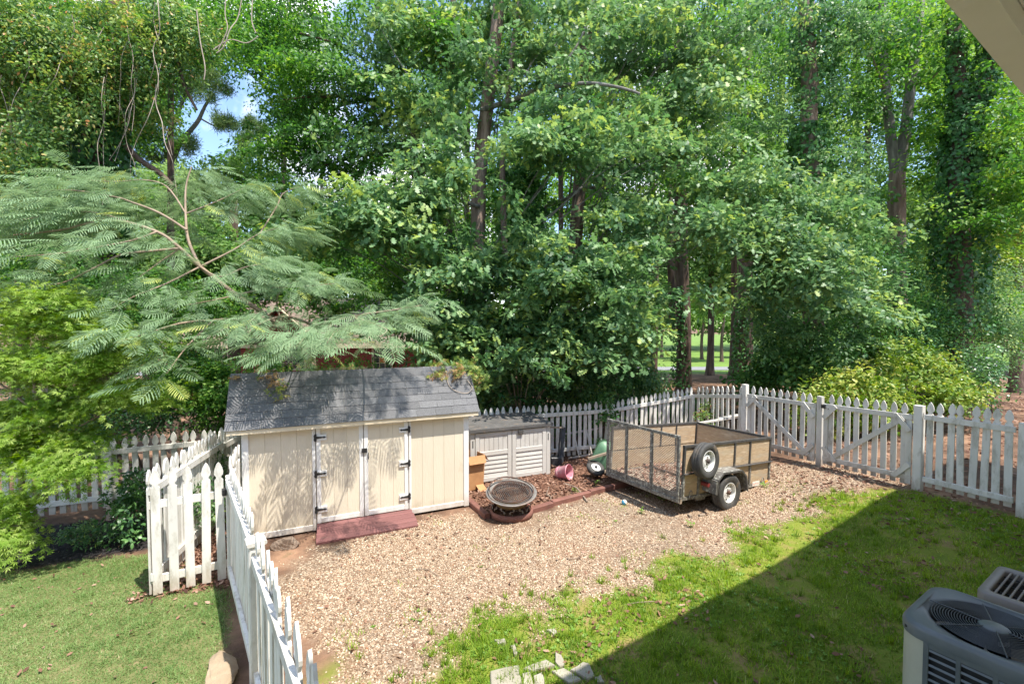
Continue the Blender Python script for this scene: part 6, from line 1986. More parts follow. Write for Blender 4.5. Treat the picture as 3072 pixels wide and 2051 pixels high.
VINES = [
    'pale vine stem hanging at the far left edge', 'looping bare vine over the upper left foliage', 'straight thin vine stem left of the ivy trunk', 'curling vine stem in front of the ivy trunk', 'long pale vine hanging beside the ivy trunk',
    'slanting vine stem crossing the upper left leaves', 'thin forked vine above the mimosa', 'stiff vine stem near the left frame edge', 'vine stem swinging right from the ivy trunk', 'short hooked vine over the dark ivy']
for i in range(24):
    x0 = random.uniform(-20, 470) if i > 3 else random.uniform(360, 470)
    y0 = random.uniform(-60, 260)
    d0 = random.uniform(9.4, 10.6)
    L_ = random.uniform(180, 460)
    pts = []
    x = x0
    dx = random.uniform(-14, 14)
    for j in range(7):
        pts.append((x, y0 + L_ * j / 6, d0 + random.uniform(-0.12, 0.12)))
        dx = dx * 0.6 + random.uniform(-22, 22)
        x += dx
    m = MB()
    pp = smooth_path(pts3(pts), 4)
    r = random.uniform(0.005, 0.010)
    m.tube(pp, [r * (1 - 0.5 * k / len(pp)) for k in range(len(pp))], 5)
    o = m.build('hanging_vine', MAT['vine_stem'])
    if i < len(VINES): tag(o, VINES[i], 'vine', 'bare vines hanging at the upper left')
    else: tag(o, 'thin pale bare vine hanging among the upper left leaves', 'vine', 'bare vines hanging at the upper left')
for i, pl in enumerate(([(680, -40, 9.6), (675, 40, 9.6), (682, 90, 9.6), (655, 150, 9.6)], [(730, -40, 9.7), (715, 50, 9.7), (690, 90, 9.6), (672, 140, 9.6), (650, 160, 9.6)], [(760, -30, 9.8), (755, 60, 9.8), (768, 100, 9.8)], [(640, 150, 9.6), (690, 120, 9.7), (740, 130, 9.8), (775, 110, 9.8)], [(590, 30, 9.6), (600, 120, 9.6), (615, 200, 9.6), (612, 240, 9.6)])):
    o = MB().tube(smooth_path(pts3(pl), 5), 0.011, 5).build('bare_twig', MAT['vine_stem'])
    tag(o, ['white bare twig forking left of the sky gap', 'long white bare twig crossing above the sky gap', 'short white bare twig at the top above the sky gap', 'level white bare twig under the hanging twigs', 'white bare twig hanging over the far pine'][i], 'twig', 'white bare twigs')

# ---- pines and pale trees seen through the gap
def pine(label, base, trunk, r0, limbs, tufts):
    root = tree('pine_tree', label, base, trunk, r0, r0 * 0.5, 'bark_grey', limbs, group='pines beyond the gap')
    C, O = ell_points(tufts)
    n, K = len(C), 150
    P_ = C[:, None, :] + RNG.normal(0, 0.17, (n, K, 3))
    D = norm(RNG.normal(0, 1, (n, K, 3)) + np.array([0, 0, 0.5]))
    me = scatter('needles', P_.reshape(-1, 3), D.reshape(-1, 3), RNG.normal(0, 1, (n * K, 3)), RNG.uniform(0.22, 0.36, n * K), NEEDLE_V, NEEDLE_F, MAT['pine'], np.clip(RNG.normal(0.5, 0.25, n * K), 0, 1), width=np.full(n * K, 0.035))
    o = link('crown', me, root)
    o.location = -root.location
    o['kind'] = 'stuff'
    return root


pine('grey pine with forking limbs left of the sky gap', (515, 26), [(515, 900, 26), (512, 600, 26), (510, 490, 26)], 0.26, [
    ([(508, 500, 26), (505, 420, 26), (530, 350, 25.8), (560, 280, 25.6), (590, 240, 25.6)], 0.16, 0.05), ([(515, 490, 26), (540, 430, 26), (590, 370, 25.8), (615, 320, 25.6), (640, 280, 25.6)], 0.17, 0.05), ([(506, 470, 26), (470, 430, 25.8), (430, 400, 25.6)], 0.10, 0.04), ([(600, 355, 25.8), (650, 380, 25.4), (690, 370, 25.2)], 0.05, 0.02)],
    [(560, 250, 25.6, 110, 60, 1.4, 26), (460, 270, 25.6, 70, 70, 1.4, 16), (640, 270, 25.4, 55, 45, 1.0, 14), (660, 370, 25.2, 45, 25, 0.8, 12), (430, 390, 25.6, 60, 50, 1.2, 14), (560, 420, 25.6, 50, 40, 1, 10), (560, 170, 25.6, 90, 40, 1, 12), (480, 480, 25.4, 110, 40, 1, 16)])
pine('far pine right of the sky gap', (780, 32), [(780, 800, 32), (778, 500, 32), (776, 380, 32)], 0.22, [], [(770, 380, 32, 70, 35, 1.4, 18), (740, 430, 32, 50, 30, 1.2, 12), (820, 410, 32, 60, 40, 1.4, 14)])
pine('small far pine top under the dark leaves', (965, 36), [(965, 800, 36), (965, 380, 36)], 0.2, [], [(965, 375, 36, 35, 25, 1.2, 10), (975, 420, 36, 50, 30, 1.2, 12)])

bgs = [
    ('pale green tree catching sun beyond the gap', (650, 30), [(620, 560, 30, 130, 110, 2.5, 46), (760, 530, 30, 120, 110, 2.5, 44), (500, 620, 30, 120, 90, 2.5, 34)], 'farleaf', 0.20, 0.24),
    ('bright bushy tree behind the left mimosa branches', (450, 20), [(420, 560, 19, 160, 90, 1.6, 40), (250, 620, 19, 160, 110, 1.6, 36), (560, 740, 18, 180, 100, 1.6, 40)], 'farleaf', 0.16, 0.05),
    ('deep green tree behind the ivy trunk at far left', (60, 18), [(60, 420, 17, 200, 260, 1.6, 70), (200, 160, 17, 220, 180, 1.6, 50), (120, 700, 16, 260, 150, 1.4, 60)], 'oak_dark', 0.15, 0.02),
    ('shaded tree filling the wood behind the tall oak', (1400, 24), [(1300, 500, 23, 260, 240, 2.2, 70), (1560, 620, 22, 220, 260, 2.2, 70), (1420, 200, 24, 330, 220, 2.5, 70)], 'oak_dark', 0.18, -0.02),
    ('leafy tree behind the twin stemmed oak', (1820, 25), [(1840, 330, 24, 260, 220, 2.4, 70), (1800, 640, 24, 150, 130, 2.2, 30), (1900, 60, 25, 330, 160, 2.5, 60)], 'oak_dark', 0.19, 0.06),
    ('tall leafy tree filling the wood behind the forked trunk', (2600, 27), [(2560, 420, 26, 220, 200, 2.5, 54), (2720, 640, 25, 220, 150, 2.2, 60), (2420, 220, 27, 260, 200, 2.5, 46), (2760, 220, 27, 260, 200, 2.5, 44)], 'farleaf', 0.20, 0.02),
    ('yellow green tree at the right edge behind the ivy tree', (3050, 22), [(3020, 620, 20, 190, 160, 1.8, 56), (3050, 380, 21, 170, 180, 1.8, 44), (2930, 800, 19, 160, 110, 1.6, 36)], 'laurel', 0.15, -0.16),
    ('broad tree between the ivy trunk and the red house', (700, 19), [(560, 860, 18, 220, 130, 1.5, 60), (820, 800, 19, 220, 110, 1.3, 60), (1000, 860, 18.5, 170, 90, 1.2, 40), (400, 760, 19, 200, 110, 1.5, 40)], 'oak_dark', 0.15, 0.02),
    ('distant tree filling the gap left of the ivy footed trunk', (2130, 34), [(2120, 560, 33, 150, 130, 2.0, 40), (2080, 760, 34, 150, 110, 2.0, 34), (2160, 880, 36, 110, 70, 2.0, 18)], 'farleaf', 0.26, 0.05),
    ('tall tree closing the sky above the gap', (850, 27), [(830, 130, 26, 200, 140, 1.8, 60), (640, 60, 27, 130, 90, 1.8, 30), (900, 330, 27, 120, 90, 1.8, 24), (600, 170, 28, 60, 60, 1.5, 12)], 'oak_dark', 0.19, 0.08),
    ('tall tree closing the sky between the oaks and the ivy tree', (2200, 30), [(2180, 160, 30, 260, 220, 2.5, 70), (2300, 420, 30, 200, 160, 2.5, 46), (2020, 420, 31, 160, 200, 2.5, 36)], 'farleaf', 0.22, -0.02),
    ('tall tree closing the sky above the right edge', (2900, 30), [(2900, 150, 29, 260, 220, 2.5, 80), (2640, 60, 31, 240, 140, 2.5, 50), (2960, 480, 28, 200, 160, 2.2, 50)], 'farleaf', 0.22, 0.02),
    ('tall tree closing the sky above the mimosa', (380, 24), [(420, 330, 23, 120, 160, 1.8, 44), (250, 420, 23, 160, 160, 1.8, 50), (150, 120, 22, 240, 180, 1.8, 60), (480, 80, 24, 130, 110, 1.8, 28)], 'oak_dark', 0.17, 0.1),
    ('dark tree behind the red house roof', (1150, 31), [(1120, 760, 31, 260, 150, 2.0, 60), (900, 700, 32, 220, 130, 2.0, 50), (1300, 880, 30, 140, 140, 1.8, 34)], 'oak_dark', 0.24, 0.04),
]
for lab, (bx, bd), ells, mt, ls, tb in bgs:
    top = min(e[1] - e[4] * 0.3 for e in ells)
    root = tree('woodland_tree', lab, (bx, bd), [(bx + 4, 900, bd), (bx, 600, bd), (bx + 8, max(top, -100), bd)], 0.26, 0.10, 'bark_dark', group='woodland trees further back')
    foliage('crown', [(a, b, c, d, e, f, int(g * 1.7)) for a, b, c, d, e, f, g in ells], 'leaf2', mt, ls * 1.1, 100, 0.95 * bd / 24, root, tintb=tb, gap=SKY_GAP)

# trunks glimpsed in the wood
for i, (bx, bd, r, lab, mt) in enumerate([(1353, 14.4, 0.15, 'short dark trunk between the red house and the tall oak', 'bark_dark'), (1690, 17.5, 0.12, 'slim trunk left of the twin stemmed oak', 'bark_dark'), (1800, 26, 0.26, 'pale pine trunk high in the middle of the wood', 'bark_grey'), (2350, 30, 0.28, 'distant slim trunk left of the ivy tree', 'bark_grey'), (2570, 32, 0.3, 'distant slim trunk left of the forked tree', 'bark_grey'), (1960, 25, 0.2, 'slim dark trunk left of the dark straight trunk', 'bark_dark'), (520, 12.5, 0.1, 'thin trunk behind the mimosa limbs', 'bark_dark')]):
    b = at(bx, 1100, bd)
    root = tree('slender_tree', lab, (bx, bd), [(bx + random.uniform(-8, 8), 800, bd), (bx + random.uniform(-10, 10), 400, bd), (bx + random.uniform(-10, 20), -60, bd)], r, r * 0.6, mt, group='slender trunks in the wood', n=8)
    foliage('crown', [(bx, 60, bd, 160, 120, 2.0, 16)], 'leaf2', 'oak_dark', 0.2, 70, 0.9, root)

# far side of the road: lawn trees and a wall of woodland
for i, (bx, bd, sz, lab) in enumerate([(2165, 52, 1.0, 'young lawn tree with thin trunk across the road'), (2105, 56, 0.9, 'small round tree on the far lawn'), (1985, 60, 1.0, 'tree at the left end of the far lawn'), (2290, 58, 1.0, 'far lawn tree behind the ivy footed trunk')]):
    root = tree('lawn_tree', lab, (bx, bd), [(bx, 1020, bd), (bx + 6, 960, bd), (bx, 900, bd)], 0.2, 0.1, 'bark_dark', group='trees on the far lawn', n=7)
    foliage('crown', [(bx, 890, bd, 70, 70, 2.2, 46)], 'leaf2', 'farleaf', 0.40, 60, 1.2, root, tintb=0.15)
wood = [(150 + 300 * i, random.uniform(760, 880), random.uniform(70, 84), 230, 170, 5, 130) for i in range(-2, 12)]
wood += [(150 + 300 * i, random.uniform(560, 700), random.uniform(80, 95), 240, 150, 5, 60) for i in range(-2, 12) if i not in (1, 2)]
wood += [(150 + 300 * i, random.uniform(930, 970), random.uniform(74, 84), 230, 60, 4, 60) for i in range(-2, 12)]
o = foliage('far_wood', wood, 'leaf2', 'farleaf', 0.85, 60, 2.8, tintb=0.22)
tag(o, 'pale far off woodland closing the view beyond the road', 'woodland', kind='stuff')

# ---- shrubs
def shrub(label, bx, bd, ells, tpl, mat, size, K, R, tb=0.0, flat=0.55, stems=3, group='shrubs along the fences', name='shrub', droop=0.3, thick=0.25, bz=None):
    b = at(bx, 1100, bd)
    z = tz(b.x, b.y)
    root = empty(name, (b.x, b.y, z), label=label, cat='shrub', group=group)
    e = ells[0]
    top = at(e[0], e[1], e[2]) - root.location
    for k in range(stems):
        w = Vector((random.uniform(-.5, .5), random.uniform(-.2, .2), 0)) * (e[3] / FPX * e[2])
        MB().tube(smooth_path([Vector((random.uniform(-.08, .08), random.uniform(-.08, .08), -0.05)), top * 0.45 + w * 0.5, top + w], 4), 0.016, 5).build('stem', MAT['bark_dark'], root)
    foliage('foliage', ells, tpl, mat, size, K, R, root, tintb=tb, flat=flat, droop=droop, thick=thick)
    return root


shrub('yellow green broad leaved shrub behind the right gate leaf', 2560, 11.6, [(2560, 1165, 11.4, 140, 75, 0.7, 60), (2440, 1220, 11.4, 70, 60, 0.5, 24), (2560, 1250, 11.2, 120, 50, 0.5, 34)], 'oval', 'laurel', 0.125, 46, 0.30, 0.06, 0.8)
shrub('larger yellow green shrub behind the right fence run', 2780, 12.2, [(2750, 1100, 12.4, 150, 85, 0.8, 70), (2860, 1180, 12.0, 110, 80, 0.7, 46), (2700, 1200, 11.8, 90, 50, 0.5, 24)], 'oval', 'laurel', 0.125, 46, 0.32, -0.04, 0.8)
shrub('dark shrub at the right end of the yellow green shrubs', 2930, 12.8, [(2930, 1110, 12.8, 90, 110, 0.7, 50)], 'oval', 'holly', 0.10, 60, 0.34, 0.15)
shrub('broad bush far behind the yellow green shrubs', 2650, 17.5, [(2600, 1030, 17.5, 160, 90, 1.0, 60), (2800, 990, 17.5, 170, 100, 1.0, 60), (2990, 960, 17, 150, 110, 1.0, 50)], 'leaf2', 'oak_dark', 0.14, 90, 0.55, 0.12)
shrub('dense grey green bush below the forked trunk', 2700, 14.6, [(2660, 880, 14.6, 190, 140, 1.0, 84), (2760, 1000, 14.2, 160, 90, 0.9, 54), (2620, 740, 15, 160, 80, 1, 44)], 'oval', 'ivy', 0.10, 80, 0.48, 0.14)
shrub('olive bush under the ivy tree at the right edge', 2980, 14.8, [(2960, 900, 14.6, 170, 150, 1.0, 84), (3060, 1020, 14.4, 120, 90, 0.9, 40)], 'oval', 'oak', 0.085, 85, 0.46, 0.10)
shrub('ivy tangle at the foot of the ivy tree behind the gate', 2400, 14.4, [(2400, 1080, 14.2, 190, 80, 0.9, 66), (2300, 1130, 14.6, 110, 50, 0.8, 24)], 'heart', 'ivy', 0.13, 60, 0.42, 0.16)
shrub('low bush between fence and dark straight trunk', 1960, 13.8, [(1960, 1180, 13.6, 130, 65, 0.7, 40), (2090, 1200, 14.2, 70, 40, 0.6, 16)], 'oval', 'oak', 0.09, 60, 0.36, 0.06)
shrub('dark ivy mass climbing beside the tall oak', 1600, 13.0, [(1600, 650, 13.4, 90, 150, 0.5, 56), (1610, 830, 13.4, 100, 140, 0.5, 50), (1560, 520, 13.4, 70, 60, 0.4, 18)], 'heart', 'ivy', 0.11, 70, 0.36, 0.02, 0.8)
shrub('shaded bush behind the picket fence right of the magnolia', 1800, 13.2, [(1780, 1150, 12.9, 160, 90, 0.6, 60)], 'oval', 'ivy', 0.09, 70, 0.36, 0.0)
shrub('sunlit seedling oaks crowding the fence behind the storage box', 1480, 11.5, [(1440, 1190, 11.2, 110, 60, 0.3, 36), (1600, 1185, 11.9, 110, 60, 0.35, 34)], 'oak', 'oak', 0.12, 55, 0.32, 0.15, 0.5)
shrub('sunlit leafy seedlings behind the fence left of the rising run', 1850, 12.8, [(1770, 1165, 12.4, 110, 60, 0.35, 34), (1930, 1150, 13.1, 110, 60, 0.35, 34)], 'oval', 'oak', 0.10, 60, 0.34, 0.15, 0.5)
shrub('leafy bush closing the view right of the ivy footed trunk', 2340, 21, [(2340, 1000, 20.5, 90, 110, 1.0, 50), (2290, 860, 21, 70, 90, 1.0, 24)], 'leaf2', 'oak', 0.16, 85, 0.6, 0.08)
shrub('bush left of the far lawn view', 1920, 19, [(1890, 1020, 18.5, 70, 90, 0.8, 36), (1945, 900, 19, 60, 100, 0.8, 26)], 'leaf2', 'oak', 0.15, 85, 0.55, 0.1)
shrub('leafy oak thicket right behind the fence by the tailgate', 1640, 12.6, [(1600, 1080, 12.6, 150, 110, 0.5, 60), (1760, 1040, 12.8, 150, 110, 0.6, 60), (1900, 1090, 13.2, 90, 90, 0.5, 30)], 'oak', 'oak', 0.14, 55, 0.42, -0.02)
shrub('ivy undergrowth between twin oak and far lawn view', 1880, 15.0, [(1860, 960, 15, 110, 140, 0.8, 54), (1700, 900, 15.6, 150, 150, 0.8, 54)], 'heart', 'ivy', 0.12, 70, 0.45, 0.1)
shrub('dense understorey left of the tall oak', 1250, 13.2, [(1230, 950, 13.4, 140, 130, 0.7, 54), (1400, 980, 13.6, 140, 150, 0.7, 54)], 'oval', 'oak_dark', 0.11, 75, 0.45, 0.06)
gc = foliage('ground_ivy', [(1480, 1262, 11.4, 130, 45, 0.3, 44), (1680, 1258, 12.0, 150, 45, 0.35, 54), (1880, 1245, 12.7, 130, 45, 0.35, 48), (2040, 1228, 13.4, 90, 36, 0.4, 26), (1250, 1230, 11.0, 150, 60, 0.35, 40), (900, 1210, 10.2, 220, 60, 0.3, 44)], 'heart', 'ivy', 0.10, 60, 0.34, tintb=0.0, flat=0.7, thick=0.3)
tag(gc, 'shaded ivy ground cover crowding the outside of the back fence', 'ground cover', kind='stuff')
shrub('deep green bush between shed and tall oak', 1330, 12.0, [(1300, 1040, 12.0, 130, 110, 0.6, 56), (1450, 1130, 11.8, 120, 80, 0.5, 36)], 'oval', 'ivy', 0.10, 70, 0.38, 0.04)
shrub('ferny evergreen left behind the shed', 640, 9.4, [(640, 1180, 9.2, 130, 130, 0.5, 70), (560, 1080, 9.4, 120, 90, 0.5, 40)], 'leaf2', 'oak_dark', 0.075, 120, 0.34, 0.02, 0.5)
shrub('dark thicket behind the lower mimosa branches', 420, 10.2, [(350, 900, 10.2, 220, 120, 0.6, 84), (150, 820, 10.2, 200, 120, 0.6, 64), (600, 920, 10.4, 160, 110, 0.6, 50), (330, 1060, 10.0, 200, 90, 0.5, 50)], 'oval', 'oak_dark', 0.085, 85, 0.40, -0.02)
shrub('low shrubs before the red house windows', 850, 17.5, [(800, 1085, 17, 160, 40, 1.0, 40), (1040, 1080, 17, 110, 40, 1.0, 26)], 'leaf2', 'oak_dark', 0.11, 80, 0.5, 0.1)
shrub('glossy camellia beside the short bright picket panel', 395, 6.75, [(395, 1500, 6.7, 60, 100, 0.28, 46), (400, 1600, 6.5, 50, 45, 0.2, 14)], 'oval', 'holly', 0.075, 36, 0.16, 0.10, 0.7)
shrub('small bright bush in the mulch under the maple', 245, 6.7, [(250, 1600, 6.6, 90, 35, 0.22, 30)], 'oval', 'oak', 0.05, 50, 0.16, 0.12, 0.5)
shrub('leafy vine clump on the side fence', 650, 7.1, [(640, 1400, 7.0, 55, 70, 0.22, 26), (600, 1520, 6.3, 60, 70, 0.2, 16)], 'oval', 'oak', 0.07, 40, 0.18, 0.05, 0.8)
shrub('green vine climbing the back fence left of the tailgate', 1812, 11.4, [(1812, 1230, 11.30, 22, 60, 0.10, 16), (1800, 1320, 11.3, 20, 40, 0.08, 8)], 'heart', 'ivy', 0.07, 40, 0.16, 0.2, 0.8)
shrub('yellow vine sprig on the fence behind the trailer', 2115, 11.7, [(2115, 1235, 11.65, 16, 40, 0.08, 8), (2140, 1290, 11.5, 24, 16, 0.08, 6)], 'heart', 'creeper', 0.06, 30, 0.14, 0.1, 0.8)
shrub('dark shrub under the maple behind the left fence', 150, 8.4, [(150, 1250, 8.4, 220, 110, 0.4, 60), (450, 1230, 8.9, 130, 90, 0.4, 40)], 'oval', 'holly', 0.08, 70, 0.30, 0.0)

# japanese maple on the left
mp = empty('japanese_maple', (-6.62, 6.05, tz(-6.62, 6.05)), label='bright green japanese maple spreading over the left fence', cat='tree', group='garden trees')
tube_part('trunk', [Vector((-6.62, 6.05, tz(-6.62, 6.05) - 0.05)), Vector((-6.6, 6.1, 0.55)), Vector((-6.75, 6.2, 1.2)), Vector((-6.6, 6.3, 1.9)), Vector((-6.7, 6.3, 2.7))], 0.05, 0.02, 'bark_smooth', mp, 7)
for pl in ([(-6.62, 6.12, 0.7), (-6.1, 6.0, 1.0), (-5.6, 5.9, 1.25)], [(-6.72, 6.2, 1.2), (-6.2, 6.3, 1.6), (-5.7, 6.3, 1.9)], [(-6.7, 6.2, 1.0), (-7.3, 6.0, 1.4), (-7.8, 5.9, 1.6)], [(-6.6, 6.3, 1.9), (-6.1, 6.5, 2.3), (-5.5, 6.6, 2.5)], [(-6.6, 6.3, 1.9), (-7.1, 6.3, 2.3), (-7.6, 6.3, 2.6)]):
    tube_part('limb', [Vector(p) for p in pl], 0.022, 0.008, 'bark_smooth', mp, 5, k=4, jit=0)
foliage('crown', [(130, 940, 6.5, 200, 80, 0.6, 70), (300, 1030, 6.6, 150, 70, 0.5, 50), (120, 1100, 6.4, 200, 70, 0.5, 70), (330, 1180, 6.4, 160, 60, 0.4, 50), (90, 1230, 6.3, 160, 60, 0.4, 34), (60, 1330, 6.1, 110, 45, 0.35, 26), (200, 1395, 5.9, 100, 32, 0.3, 28), (30, 1500, 5.9, 50, 45, 0.25, 16), (30, 1590, 5.8, 60, 40, 0.25, 16), (200, 1310, 6.2, 120, 45, 0.35, 20)], 'palm', 'maple', 0.070, 75, 0.30, mp, flat=0.20, droop=0.25, thick=0.10, elong=1.35)

# magnolia sapling: leaf rosettes, every leaf its own part
mg = empty('magnolia_sapling', (*at(1560, 1100, 11.3)[:2], tz(*at(1560, 1100, 11.3)[:2])), label='young magnolia with long glossy leaves right of the shed roof', cat='shrub', group='garden trees')
MAG_V = [(0, 0, 0), (0.25, -0.13, 0.03), (0.25, 0.13, 0.03), (0.6, -0.16, 0.02), (0.6, 0.16, 0.02), (1, 0, -0.12), (0.25, 0, -0.01), (0.6, 0, -0.03)]
mag_mesh = []
for k in range(3):
    me = bpy.data.meshes.new('leaf')
    me.from_pydata(MAG_V, [], [(0, 6, 2), (0, 1, 6), (1, 3, 7, 6), (6, 7, 4, 2), (3, 5, 7), (7, 5, 4)])
    a = me.attributes.new('tint', 'FLOAT', 'POINT')
    a.data.foreach_set('value', [0.25 + 0.3 * k] * 8)
    me.materials.append(MAT['magnolia'])
    mag_mesh.append(me)
for (px, py, d) in [(1500, 1090, 10.9), (1545, 1060, 11.0), (1470, 1040, 10.9), (1590, 1120, 10.95), (1630, 1160, 11.1), (1540, 1150, 10.8), (1500, 1180, 10.7), (1610, 1205, 11.0), (1430, 1120, 10.7), (1660, 1130, 11.2), (1570, 1010, 11.2), (1500, 980, 11.2), (1560, 1195, 10.8)]:
    c = at(px, py, d) - mg.location
    MB().tube(smooth_path([Vector((0, 0, 0.1)), Vector((c.x * 0.4, c.y * 0.4, c.z * 0.6)), c], 3), 0.012, 5).build('stem', MAT['bark_smooth'], mg)
    k = random.randint(9, 12)
    for i in range(k):
        a = 2 * math.pi * i / k + random.uniform(-0.25, 0.25)
        link('leaf', random.choice(mag_mesh), mg, c + Vector((0, 0, 0.02)), (random.uniform(-0.3, 0.3), random.uniform(-0.35, 0.55), a), (random.uniform(0.20, 0.30),) * 3)

# mimosa: feathery fronds, each its own part
mi_base = (-3.95, 9.15)
mim = empty('mimosa_tree', (mi_base[0], mi_base[1], tz(*mi_base)), label='feathery mimosa tree arching over the shed roof', cat='tree', group='garden trees')


def frond(seed, npair=12, bright=False):
    r = random.Random(seed)
    V, F, T = [], [], []
    Lr = 1.0

    def rach(x): return Vector((x, 0.02 * math.sin(x * 3 + seed), -0.20 * x * x))
    for i in range(10):
        a, b = rach(i / 10), rach((i + 1) / 10)
        k = len(V)
        w = 0.007
        V += [a + Vector((0, -w, 0)), a + Vector((0, w, 0)), b + Vector((0, w, 0)), b + Vector((0, -w, 0))]
        F.append((k, k + 1, k + 2, k + 3))
        T += [0.85] * 4
    for i in range(npair):
        x = 0.16 + 0.84 * i / (npair - 1)
        ln = 0.36 * (math.sin(math.pi * (0.16 + 0.74 * i / (npair - 1)))) ** 0.7 * r.uniform(0.92, 1.08)
        for s in (-1, 1):
            p = rach(x)
            ang = math.radians(62 - 22 * i / (npair - 1)) + r.uniform(-0.06, 0.06)
            d = Vector((math.cos(ang), s * math.sin(ang), 0))
            wv = Vector((-s * math.sin(ang), math.cos(ang), 0)) * s
            wd = 0.031
            k = len(V)
            dr = 0.30 + r.uniform(-0.08, 0.12)
            for (u, ww) in ((0.0, 0.35), (0.35, 1.0), (0.75, 0.95), (1.0, 0.15)):
                c = p + d * ln * u + Vector((0, 0, -dr * ln * u * u))
                V += [c - wv * wd * ww * 0.5, c + wv * wd * ww * 0.5]
            t = (0.97 if bright else min(0.9, max(0.05, 0.45 + r.gauss(0, 0.12))))
            T += [t] * 8
            for j in range(3):
                F.append((k + 2 * j, k + 2 * j + 1, k + 2 * j + 3, k + 2 * j + 2))
    me = bpy.data.meshes.new('frond')
    me.from_pydata([tuple(v) for v in V], [], F)
    a = me.attributes.new('tint', 'FLOAT', 'POINT')
    a.data.foreach_set('value', T)
    me.materials.append(MAT['mimosa'])
    return me


FR = [frond(i, 10 + i % 4) for i in range(6)] + [frond(9, 11, True)]
BR = [
    # main limb to the upper left, then its offshoots
    ([(940, 1150, 9.15), (925, 1075, 9.0), (850, 985, 8.6), (710, 885, 8.2), (600, 800, 7.9), (540, 745, 7.7), (470, 695, 7.6), (330, 660, 7.4), (180, 690, 7.2), (40, 705, 7.0)], 0.055, 0.012, 0.45, 46, 0.50),
    ([(600, 800, 7.9), (565, 720, 8.1), (557, 640, 8.3), (558, 560, 8.5), (575, 500, 8.6)], 0.03, 0.010, 0.3, 34, 0.55),
    ([(560, 690, 8.1), (480, 640, 8.0), (390, 605, 7.9), (340, 590, 7.8), (200, 570, 7.7), (60, 585, 7.6)], 0.024, 0.008, 0.2, 58, 0.55),
    ([(540, 745, 7.7), (430, 755, 7.4), (360, 765, 7.2), (270, 810, 6.9), (180, 850, 6.7), (60, 860, 6.5)], 0.022, 0.006, 0.55, 26, 0.40),
    ([(470, 695, 7.6), (300, 640, 7.5), (200, 640, 7.3), (60, 660, 7.1)], 0.018, 0.006, 0.2, 34, 0.5),
    ([(600, 800, 7.9), (700, 750, 8.2), (780, 700, 8.5), (860, 680, 8.7)], 0.02, 0.007, 0.2, 40, 0.55),
    ([(560, 640, 8.3), (660, 600, 8.5), (740, 560, 8.7)], 0.016, 0.006, 0.2, 22, 0.5),
    ([(780, 700, 8.5), (830, 620, 9.0), (850, 580, 9.2), (900, 560, 9.3)], 0.014, 0.006, 0.3, 18, 0.45),
    ([(470, 695, 7.6), (400, 720, 7.0), (300, 740, 6.7), (180, 760, 6.5), (40, 770, 6.4)], 0.016, 0.006, 0.2, 22, 0.5),
    ([(557, 640, 8.3), (500, 560, 8.4), (430, 540, 8.4), (350, 545, 8.3), (260, 540, 8.2)], 0.016, 0.006, 0.3, 26, 0.5),
    ([(600, 800, 7.9), (660, 830, 7.6), (740, 800, 7.5), (820, 790, 7.5)], 0.018, 0.006, 0.3, 26, 0.5),
    ([(540, 745, 7.7), (460, 800, 7.5), (420, 830, 7.3)], 0.014, 0.005, 0.3, 10, 0.4),
    ([(710, 885, 8.2), (800, 865, 7.9), (900, 860, 7.7), (1010, 850, 7.6)], 0.018, 0.006, 0.2, 34, 0.5),
    ([(600, 800, 7.9), (500, 850, 7.4), (400, 890, 7.0), (330, 930, 6.7)], 0.018, 0.006, 0.3, 24, 0.5),
    ([(710, 885, 8.2), (640, 900, 7.8), (560, 915, 7.4)], 0.014, 0.006, 0.2, 20, 0.5),
    # low canopy over the shed
    ([(945, 1140, 9.15), (940, 1050, 9.0), (960, 985, 8.5), (1060, 950, 8.0), (1180, 930, 7.6), (1270, 915, 7.3)], 0.045, 0.009, 0.35, 52, 0.48),
    ([(960, 985, 8.5), (900, 960, 7.9), (840, 950, 7.4), (760, 980, 6.9), (700, 1010, 6.6)], 0.03, 0.008, 0.25, 46, 0.45),
    ([(850, 985, 8.6), (740, 960, 7.9), (640, 960, 7.3), (540, 970, 6.9), (440, 1000, 6.5), (340, 1030, 6.2)], 0.028, 0.007, 0.3, 50, 0.45),
    ([(940, 1050, 9.0), (950, 1020, 8.0), (930, 1000, 7.2), (890, 1040, 6.7)], 0.022, 0.007, 0.4, 30, 0.40),
    ([(1060, 950, 8.0), (1080, 970, 7.4), (1060, 1010, 6.9)], 0.018, 0.006, 0.3, 22, 0.42),
    ([(640, 960, 7.3), (560, 1040, 6.7), (500, 1120, 6.3)], 0.016, 0.006, 0.4, 16, 0.32),
    ([(1060, 950, 8.0), (1130, 975, 7.2), (1160, 990, 6.5), (1140, 1010, 6.1)], 0.016, 0.006, 0.35, 15, 0.5),
    ([(960, 985, 8.5), (1000, 985, 7.4), (1000, 1000, 6.6), (980, 1030, 6.1)], 0.018, 0.006, 0.4, 15, 0.5),
    ([(900, 960, 7.9), (900, 1000, 7.0), (870, 1035, 6.3)], 0.016, 0.006, 0.35, 12, 0.5),
    ([(850, 985, 8.6), (830, 900, 8.5), (870, 850, 8.2), (960, 840, 8.0)], 0.02, 0.006, 0.3, 30, 0.5),
]
cands = []
